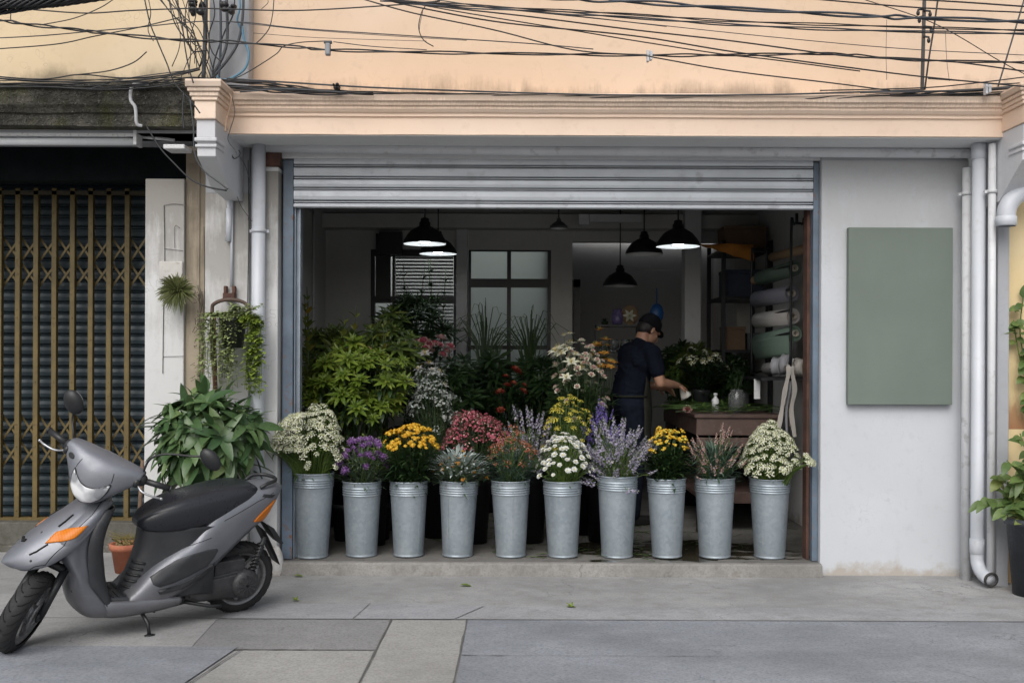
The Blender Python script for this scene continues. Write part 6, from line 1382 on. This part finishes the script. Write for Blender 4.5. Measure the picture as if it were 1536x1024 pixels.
# polo shirt with collar and short sleeves, trousers, apron, cap, hair, shoes
c_ = MB(); c_.cap_(V((0,0,1.04)),LN((.02,0,1.20)),.150,.150); c_.ell(V((-.0,0,1.04)),(.135,.178,.10),None,18,10); c_.cap_(LN((.02,0,1.15)),LN((.032,0,1.37)),.146,.148); c_.ell(LN((.032,0,1.385)),(.138,.192,.15),None,18,12); c_.cap_(LN((.038,-.135,1.475)),LN((.038,.135,1.475)),.082,.082); c_.ell(LN((-.05,0,1.42)),(.07,.15,.10),None,14,10)
for k in range(14): q = U(1.08,1.40); a = U(1.6,4.7); c_.cap_(LN((.02+.142*math.cos(a),.165*math.sin(a),q)),LN((.02+.140*math.cos(a+.5),.163*math.sin(a+.5),q+U(-.07,.07))),.016,.010,8)
for s, e in ((sR,eR),(sL,eL)): c_.cap_(s,s.lerp(e,.60),.076,.068)
c_.cap_(neck+V((-.02,0,-.06)),neck+V((-.005,0,-.01)),.074,.068)
remesh('polo_shirt', c_, NAVY, FL, .008, 5)
c_ = MB(); c_.cap_(V((0,-.05,1.0)),V((0,.05,1.0)),.150,.150)
for s_ in (1,-1): c_.cap_(V((0,s_*.09,.96)),V((.02,s_*.10,.50)),.108,.080); c_.cap_(V((.02,s_*.10,.50)),V((-.02,s_*.11,.10)),.080,.070)
remesh('trousers', c_, NAVY2, FL, .009, 4)
for s_ in (1,-1): c_ = MB(); c_.cap_(V((-.045,s_*.11,.045)),V((.15,s_*.122,.038)),.046,.040); c_.box(-.085,.185,s_*.115-.042,s_*.115+.042,.0,.03); remesh('shoe', c_, SHOE, FL, .008, 3)
c_ = MB(); rows = []
for z, r_, yw in ((1.34,.165,.13),(1.22,.178,.16),(1.08,.188,.19),(.95,.192,.20),(.80,.185,.20),(.62,.185,.20),(.52,.19,.20)):
    rows.append([(.015+r_*math.cos(t), (yw+.0)*math.sin(t)*1.0, z+.008*math.sin(t*9)) for t in [(-1.45+2.9*i/18) if z < 1.2 else (-1.1+2.2*i/18) for i in range(19)]])
c_.loft(rows, cap=False, closed=False); o = obj('apron', c_, APR, FL, local=True); s_ = o.modifiers.new('t','SOLIDIFY'); s_.thickness = .006
c_ = MB(); c_.tube([V((.02+.172*math.cos(t),.200*math.sin(t),1.085)) for t in [1.3+3.7*i/20 for i in range(21)]], .009, 6); c_.tube(spline([V((-.165,-.02,1.08)),V((-.175,-.05,.98)),V((-.17,-.06,.86))],4),.008,5); obj('apron_tie', c_, APR, FL, local=True)
c_ = MB(); c_.ell(H(-.016,0,.055),(.106,.090,.092),HR,20,12); c_.ell(H(-.03,0,.03),(.098,.086,.062),HR,16,10)
rings = []
c_.loft([[H(.06+.085*math.cos(t*1.25)-.0,.082*math.sin(t*1.25),zz+.045-.028*math.cos(t*1.25)) for t in [-1+i/6 for i in range(13)]]+[H(.02,.07,zz+.04),H(.02,-.07,zz+.04)] for zz in (0,.010)], smooth=False)
remesh('cap', c_, CAPM, FL, .006, 4)
c_ = MB(); c_.ell(H(-.035,0,.0),(.084,.083,.068),HR,18,12); c_.ell(H(-.06,0,-.03),(.055,.066,.05),HR,16,10); remesh('hair', c_, HAIR, FL, .006, 2)
# the little white wrap of paper and stems in the hands
bpy.context.view_layer.update()
MW = FL.matrix_world if FL.matrix_world != Matrix() else Matrix.Translation(FL.location) @ FL.rotation_euler.to_matrix().to_4x4()
MW = Matrix.Translation(FL.location) @ FL.rotation_euler.to_matrix().to_4x4()
hc = MW @ ((hR+hL)/2); hr = MW @ hR
T = thing('flower_posy', 'small posy in white paper held in the florist\'s hands', 'flowers', tuple(hr))
g = MB(); dd = (V((.55,.1,-.75))).normalized(); rings = []
for i in range(6):
    t = i/5; r_ = .010+.040*t; M = rot_to(dd); rings.append([hr+M @ V((r_*(1+.2*math.sin(a*3))*math.cos(a), r_*math.sin(a), .10*t-.03)) for a in [2*PI*k/14 for k in range(14)]])
g.loft(rings, cap=False); o = obj('paper_wrap', g, plain('white_paper', (.62,.60,.55), .8), T); s_ = o.modifiers.new('t','SOLIDIFY'); s_.thickness = .0015
lf = MB(); M = rot_to(-dd)
for i in range(10): lf.tube([hr+dd*.06, hr-dd*.02, hr-dd*.12+V((U(-.03,.03),U(-.03,.03),0))],.003,4)
for i in range(46): lf.leaf(hr-dd*U(.05,.18)+V((U(-.05,.05),U(-.05,.05),U(-.02,.04))),(U(-1,1),U(-1,1),U(0,1)),(0,0,1),U(.05,.09),.018,.5,.2,3)
obj('leaves', lf, LF_MID, T)
# ================================================================ overhead cables
CABLE = plain('black_cable_rubber', (.014,.015,.018), .45, var=.3)
CABLE2 = plain('weathered_cable_rubber', (.05,.055,.062), .55, var=.3)
CABLE3 = plain('blue_grey_cable', (.035,.045,.058), .5, var=.25)
BLUEC = plain('blue_cable', (.09,.22,.32), .5, var=.15)
def cable(pts, rpx, Y, label, mat=None, group='overhead cables', n=6, strands=1, sub=8, dy=0.0):
    w = [P(x, y, (Y if not hasattr(Y, '__len__') else Y[0]+(Y[1]-Y[0])*i/(len(pts)-1))) for i, (x, y) in enumerate(pts)]
    c = spline(w, sub); r = rpx/2/F*((Y if not hasattr(Y,'__len__') else Y[0])+CAM_D); g = MB()
    if strands == 1: g.tube(c, r, n)
    else:
        for k in range(strands):
            ph = 2*PI*k/strands; rr = r/math.sqrt(strands)*.8
            g.tube([p+Vector((0, .8*r*math.sin(ph+i*.5), .8*r*math.cos(ph+i*.5)*(1+.3*math.sin(i*.7+k)))) for i, p in enumerate(c)], rr, n)
    o = obj('overhead_cable', g, mat or CABLE, at=tuple(c[0])); tag(o, label, 'cable', group); return o
cable([(-60,29),(0,31),(40,37),(110,44),(150,49),(250,59),(310,62),(345,63),(450,71),(490,75),(640,79),(800,81),(965,83),(1080,83),(1240,81),(1300,85),(1400,91),(1536,94),(1600,96)], 4.2, -.75, 'thick cable crossing the whole facade at the height of the grey splice box', strands=2)
cable([(-60,24),(0,17),(60,7),(100,2),(170,-8)], 12, -1.1, 'fattest black cable bundle in the upper left corner of the photo', strands=8)
cable([(-60,10),(0,6),(60,2),(150,-10)], 14, -1.15, 'frayed black bundle above the fattest bundle in the upper left corner', strands=8)
cable([(-40,59),(60,54),(140,47),(210,41),(290,33),(345,33),(380,35),(450,43),(600,53),(800,66),(890,74)], 1.6, -.7, 'thin cable rising from the left edge to the pier and on over the peach wall', CABLE2)
cable([(-40,76),(80,67),(140,55),(210,41),(268,27)], 1.7, -.72, 'thin cable climbing from the left edge towards the pier, lowest of the two thin ones')
cable([(50,15),(130,20),(200,16),(290,13),(345,14),(450,16),(590,8),(660,2)], 2.0, -.8, 'almost level thin cable along the top left of the photo')
cable([(60,38),(110,28),(150,12),(175,-4)], 1.5, -.8, 'thin cable curving up to the top edge left of the pier')
cable([(16,20),(18,32),(40,36)], 1.5, -.8, 'short loop of wire hanging from the corner bundle')
cable([(216,-4),(225,35),(235,60),(250,95),(262,125),(285,150),(300,170)], 2.2, -.9, 'black wire slanting down from the top edge to the left bracket')
cable([(222,-4),(226,20),(222,45),(230,62)], 1.5, -.85, 'thin wire hanging beside the slanting black wire')
cable([(253,-4),(262,25),(270,50),(268,75),(258,100)], 1.4, -.8, 'thin loose wire dangling left of the pier, innermost')
cable([(262,-4),(272,30),(278,75),(284,105),(290,125)], 2.2, -.82, 'black wire dropping beside the pier to the ledge')
cable([(283,-4),(278,20),(281,50),(290,66),(302,70)], 1.6, -.8, 'looping wire drooping to the dark pipe of the pier')
cable([(290,-4),(294,20),(286,55),(286,80),(283,112)], 1.6, -.8, 'wire bowing out left of the dark upright pipe')
cable([(270,120),(285,85),(300,70)], 1.3, -.8, 'thin wire joining ledge and pier in a bow')
cable([(120,112),(165,106),(200,94),(220,78)], 1.8, -.45, 'loose cable end sticking up over the cream wall')
cable([(-40,127),(60,126),(130,130),(200,128),(250,121),(300,117)], 3.5, -.42, 'dark cable lying on the blackened ledge', strands=2)
cable([(-40,112),(60,119),(120,112),(180,117),(240,114),(300,102)], 2.0, -.42, 'thin cable sagging above the blackened ledge')
cable([(130,135),(180,120),(230,112),(290,105)], 1.4, -.44, 'thin wire crossing the ledge at a slant', CABLE2)
cable([(411,-4),(409,20),(404,42),(393,57),(382,67)], 1.6, -.7, 'curved wire right of the pier bowing to the thick cable')
cable([(398,-6),(402,4),(392,14)], 1.0, -.7, 'tiny wire curl at the top edge right of the pier')
cable([(487,62),(450,64),(425,70),(412,83),(365,112),(325,128)], 1.5, -.6, 'thin wire from the grey splice box down to the ledge at the pier')
cable([(500,63),(560,70),(640,75)], 1.3, -.7, 'short thin wire leading right from the grey splice box', CABLE2)
cable([(345,33),(400,39),(470,46),(600,55),(700,61)], 1.0, -.6, 'hairline wire over the peach wall left of centre', CABLE2)
cable([(380,50),(480,57),(640,62)], .8, -.6, 'faint hairline wire over the peach wall, lowest of the hairlines', CABLE2)
cable([(537,-3),(620,20),(740,45),(860,75),(960,83),(990,88),(1100,107),(1250,125),(1335,136)], 2.0, -.85, 'wire descending from the top edge across the peach wall to the cornice')
cable([(640,6),(632,20),(628,42),(635,60),(650,70)], 1.6, -.8, 'hanging loop of wire over the middle of the peach wall')
cable([(634,18),(630,36),(629,45)], .9, -.8, 'hairline wire beside the hanging loop', CABLE2)
cable([(780,-6),(860,-1),(950,3),(1100,13),(1300,24),(1370,27),(1536,33),(1600,36)], 6.0, -1.0, 'thickest cable pair at the top right of the photo', CABLE3, strands=2)
cable([(560,-3),(620,3),(800,14),(950,22),(1100,32),(1300,39),(1536,46),(1600,48)], 3.2, -.95, 'upper of two close black cables under the thickest pair', strands=2)
cable([(570,0),(650,8),(800,17),(950,27),(1110,38),(1300,46),(1536,51),(1600,52)], 3.6, -.9, 'lower of two close black cables under the thickest pair', CABLE3, strands=2)
cable([(600,2),(700,9),(950,34),(1150,55),(1350,73),(1536,83)], 1.2, -.8, 'hairline wire sloping gently across the right half of the peach wall', CABLE2)
cable([(590,-2),(640,8),(800,26),(950,45),(1100,62),(1240,81),(1310,87),(1420,92),(1536,107)], 2.2, -.85, 'medium wire fanning from the top centre to the right edge')
cable([(560,-4),(640,14),(760,35),(950,54),(1100,78),(1300,105),(1400,117),(1536,130)], 2.2, -.82, 'medium wire fanning from the top centre, ending lowest at the right')
cable([(580,-2),(700,20),(860,46),(950,61),(1080,81),(1160,90),(1290,107)], 1.8, -.8, 'thin wire fanning from the top centre and merging above the cornice')
cable([(640,-2),(740,12),(860,24),(1000,40)], 1.6, -.9, 'short wire in the middle of the fan', CABLE2)
cable([(1210,-2),(1380,12),(1536,19),(1600,22)], 2.2, -.9, 'wire near the top edge at the upper right, lower of two')
cable([(1350,-2),(1450,4),(1536,10),(1600,13)], 2.4, -.92, 'wire near the top edge at the upper right, upper of two')
cable([(1285,-4),(1400,35),(1500,92),(1540,113)], 1.4, -.7, 'thin wire running steeply down to the right edge')
cable([(1407,-3),(1401,40),(1393,90),(1387,135)], 2.6, -.6, 'upright black cable right of the iron rod')
cable([(1537,-3),(1515,70),(1497,130)], 2.4, -.5, 'grey cable slanting down near the right edge', CABLE2)
cable([(1330,30),(1329,80),(1330,120)], .7, -.3, 'hairline vertical wire on the peach wall', CABLE2)
cable([(1418,48),(1420,90),(1424,122)], .7, -.3, 'pale hairline vertical wire right of the upright cable', CABLE2)
for k, (pts, w, lab) in enumerate((([(300,119),(400,126),(500,138),(640,142),(800,143),(950,145),(1180,146),(1300,144),(1400,139),(1536,131)], 5, 'main black cable lying along the top of the cornice'),
        ([(310,128),(400,132),(470,138),(640,141),(800,144),(950,147),(1180,148),(1290,146),(1536,139)], 4.5, 'second black cable lying along the cornice, nearest its edge'),
        ([(340,118),(420,123),(550,131),(680,136),(800,140),(950,143),(1160,142),(1380,135)], 2.6, 'slimmer cable rising behind the cornice cables'),
        ([(330,130),(380,134),(450,140),(560,141)], 4.0, 'short thick cable on the cornice beside the left bracket'),
        ([(360,138),(430,134),(520,139)], 2.5, 'short slack cable on the cornice beside the left bracket'))):
    cable(pts, w, -.46-.02*k, lab, [CABLE, CABLE, CABLE2, CABLE, CABLE2][k], strands=[3,3,1,2,1][k])
cable([(1230,136),(1320,134),(1400,131),(1470,124),(1536,116)], 1.8, -.5, 'thin wire lifting off the cornice at the right')
cable([(1290,139),(1400,137),(1480,134),(1540,128)], 2.6, -.52, 'cable running off the cornice to the right edge', CABLE2)
cable([(1392,118),(1450,122),(1500,126),(1540,124)], 1.8, -.6, 'short wire from the pale clip to the right edge')
# hanging wires at the left bracket
cable([(220,190),(240,222),(262,246),(285,268),(310,280),(340,286)], 2.6, -.55, 'black cable drooping from the white box line to the pillar', group='wires at the left bracket')
cable([(276,140),(274,165),(276,195)], 3.5, -.95, 'dark stub of cable left of the bracket capital', group='wires at the left bracket')
cable([(285,150),(290,190),(292,230),(305,255),(330,275),(342,284)], 2.4, -.93, 'black cable following the underside of the bracket', CABLE2, group='wires at the left bracket')
cable([(343,140),(347,150),(340,180),(338,198)], 3.0, -.6, 'tan cable running over the cornice at the bracket', plain('tan_cable', (.42,.29,.2), .6), group='wires at the left bracket')
cable([(348,145),(352,170),(345,195),(342,210),(352,225),(358,236)], 1.4, -.58, 'thin grey wire curling off the cornice at the bracket', CABLE2, group='wires at the left bracket')
cable([(360,235),(370,255),(376,290),(372,330)], 1.0, -.12, 'hairline wire dropping in front of the drain pipe', CABLE2, group='wires at the left bracket')
cable([(352,285),(362,310),(378,332)], 1.0, -.14, 'hairline wire crossing the drain pipe at a slant', CABLE2, group='wires at the left bracket')
cable([(358,225),(360,232),(352,238),(347,232)], 2.0, -.3, 'curled hook of dark wire above the conduit bend', CABLE2, group='wires at the left bracket')
# upright pipes and blue cable at the pier
for pts, r, mt, lab in (([(309,-20),(308,40),(305,121)], 7, CABLE2, 'dark upright pipe on the left side of the pier'),
        ([(330,-20),(331,60),(328,122)], 4, CABLE3, 'blue grey upright cable in the middle of the pier'),
        ([(339,-20),(341,50),(336,80),(320,112)], 5, CABLE2, 'grey cable bending down the middle of the pier'),
        ([(365,-20),(364,25),(358,60),(345,85),(318,118)], 4.5, CABLE2, 'grey cable sweeping down the right side of the pier'),
        ([(352,-20),(350,20),(336,50),(322,90),(318,120)], 2.4, CABLE, 'black wire winding down the pier'),
        ([(300,-20),(304,25),(310,60),(300,100)], 3, CABLE, 'black wire twisting round the dark upright pipe'),
        ([(316,-20),(322,20),(314,50),(312,90),(296,118)], 2, CABLE, 'thin black wire tangled across the pier'),
        ([(362,35),(366,60),(373,80),(368,102),(350,116),(332,120),(326,114)], 4.0, BLUEC, 'blue cable looping round the foot of the pier'),
        ([(358,-10),(360,10),(356,30),(362,45)], 3.2, BLUEC, 'short blue cable at the top of the pier')):
    cable(pts, r, -.36, lab, mt, group='cables on the pier')
def lump(name, px, py, Y, sx, sy, label, cat):
    c = P(px, py, Y); s = (Y+CAM_D)/F; g = MB()
    for k in range(9):
        g.ell(c+Vector((U(-1,1)*sx*s*.5, U(-.02,.02), U(-1,1)*sy*s*.5)), (sx*s*U(.2,.4), .03, sy*s*U(.2,.4)), nu=8, nv=6)
    tag(obj(name, g, CABLE, at=tuple(c)), label, cat)
lump('cable_joint', 297, 13, -.45, 18, 18, 'black taped cable joint on the left of the pier', 'cable joint')
lump('cable_joint', 343, 13, -.45, 18, 14, 'black taped cable joint on the right of the pier', 'cable joint')
lump('cable_joint', 505, 131, -.5, 8, 8, 'small black cable joint on the cornice', 'cable joint')
sp = thing('splice_box', 'small grey splice box hanging from the thick cable over the left shutter', 'splice box', tuple(P(492,75,-.75)))
g = MB(); a, b2 = P(488,66,-.75), P(496,84,-.75); g.box(a.x, b2.x, -.775, -.735, b2.z, a.z); obj('body', g, plain('grey_box_plastic', (.22,.23,.25), .5), sp, bevel=.008)
g = MB(); a, b2 = P(486,62,-.75), P(498,66,-.75); g.box(a.x, b2.x, -.765, -.74, b2.z, a.z); obj('cap', g, CABLE2, sp, bevel=.003)
for px, py, Y, lab in ((974,84,-.76,'pale clamp on the thick cable above the middle of the shutter'),(1481,133,-.55,'pale cable clip on the cornice near the right bracket')):
    g = MB(); a, b2 = P(px-4,py-8,Y), P(px+4,py+9,Y); w = b2.x-a.x
    g.box(a.x, a.x+w*.4, Y-.02, Y+.02, b2.z, a.z); g.box(a.x+w*.55, b2.x, Y-.02, Y+.02, b2.z+.01, a.z-.006); g.box(a.x-.003, b2.x+.003, Y-.022, Y+.022, a.z-.03, a.z-.02)
    tag(obj('cable_clamp', g, PVC2, bevel=.002, at=tuple(a)), lab, 'cable clamp')
rd = thing('iron_rod', 'rusty iron rod with a crossarm standing over the right of the cornice', 'rod', tuple(P(1384,135,-.45)))
g = MB(); g.bar(P(1387,-20,-.45), P(1383,136,-.45), .018, .018); obj('rod', g, plain('dark_iron', (.07,.07,.07), .6, .3, c2=(.15,.07,.04)), rd)
g = MB()
for py, dx in ((14,-8),(16,10),(40,12),(55,8),(25,-6)): g.tube([P(1385,py,-.46), P(1385+dx,py+1,-.47), P(1385+dx,py+7,-.47)], .007, 6); g.ell(P(1385+dx,py+6,-.47), (.012,.012,.018), nu=8, nv=6)
obj('insulator', g, CABLE, rd)

for k in range(11):
    x0 = U(225,300); x1 = U(285,335); xm = U(238,330); y1 = U(70,130)
    cable([(x0,-6),(x0*.7+x1*.3+U(-8,8),U(20,40)),(x0*.35+x1*.65+U(-10,6),U(50,75)),(x1,y1)], U(1.1,2.2), U(-.75,-.5), 'one of the thin black wires tangled beside the pier', group='tangle of thin wires beside the pier')
for k in range(6):
    y0 = U(112,132); cable([(-40,y0+U(-8,8)),(60,y0+U(-4,6)),(150,y0+U(-5,8)),(230,y0+U(-6,4)),(300,U(104,124))], U(1.2,2.6), -.40-.01*k, 'one of the slack wires strewn along the blackened ledge', group='slack wires along the blackened ledge')
# ================================================================ light, sky, camera
w = bpy.data.worlds.new('World'); SC.world = w; w.use_nodes = True
nt = w.node_tree; bg = nt.nodes['Background']; sk = nt.nodes.new('ShaderNodeTexSky'); sk.sky_type = 'NISHITA'; sk.sun_disc = False
SUN_E, SUN_A = math.radians(44), math.radians(196)
sk.sun_elevation = SUN_E; sk.sun_rotation = SUN_A; sk.dust_density = 4; sk.air_density = 1.2; sk.ozone_density = 1
hs = nt.nodes.new('ShaderNodeHueSaturation'); hs.inputs['Saturation'].default_value = .36
nt.links.new(sk.outputs[0], hs.inputs['Color']); nt.links.new(hs.outputs[0], bg.inputs[0]); bg.inputs[1].default_value = .12
ld = bpy.data.lights.new('sun', 'SUN'); ld.energy = 1.2; ld.angle = math.radians(50); ld.color = (1, .985, .97)
lo = bpy.data.objects.new('sun', ld); COL.objects.link(lo)
# the sky's sun at rotation A stands in direction (sin A, cos A) seen from above
sd = Vector((math.sin(SUN_A)*math.cos(SUN_E), math.cos(SUN_A)*math.cos(SUN_E), math.sin(SUN_E)))
lo.rotation_euler = (-sd).to_track_quat('-Z', 'Y').to_euler()
cam = bpy.data.cameras.new('camera'); co = bpy.data.objects.new('camera', cam); COL.objects.link(co)
cam.sensor_width = 36; cam.lens = 36*F/1536; cam.clip_end = 500; cam.shift_y = -(CY-HZ)/1536*1.0
co.matrix_world = Matrix.Translation((0,-CAM_D,CAM_H)) @ Matrix.Rotation(math.radians(90), 4, 'X') @ Matrix.Rotation(ROLL, 4, 'Z')
SC.camera = co
vs = SC.view_settings; vs.view_transform = 'Standard'; vs.look = 'None'; vs.gamma = 1; vs.use_curve_mapping = False; vs.exposure = 0.28
SC.render.engine = 'CYCLES'; cy = SC.cycles
cy.use_denoising = True; cy.max_bounces = 8; cy.diffuse_bounces = 5; cy.glossy_bounces = 4; cy.transmission_bounces = 6; cy.transparent_max_bounces = 8
cy.use_adaptive_sampling = True; cy.caustics_reflective = False; cy.caustics_refractive = False; cy.sample_clamp_indirect = 6
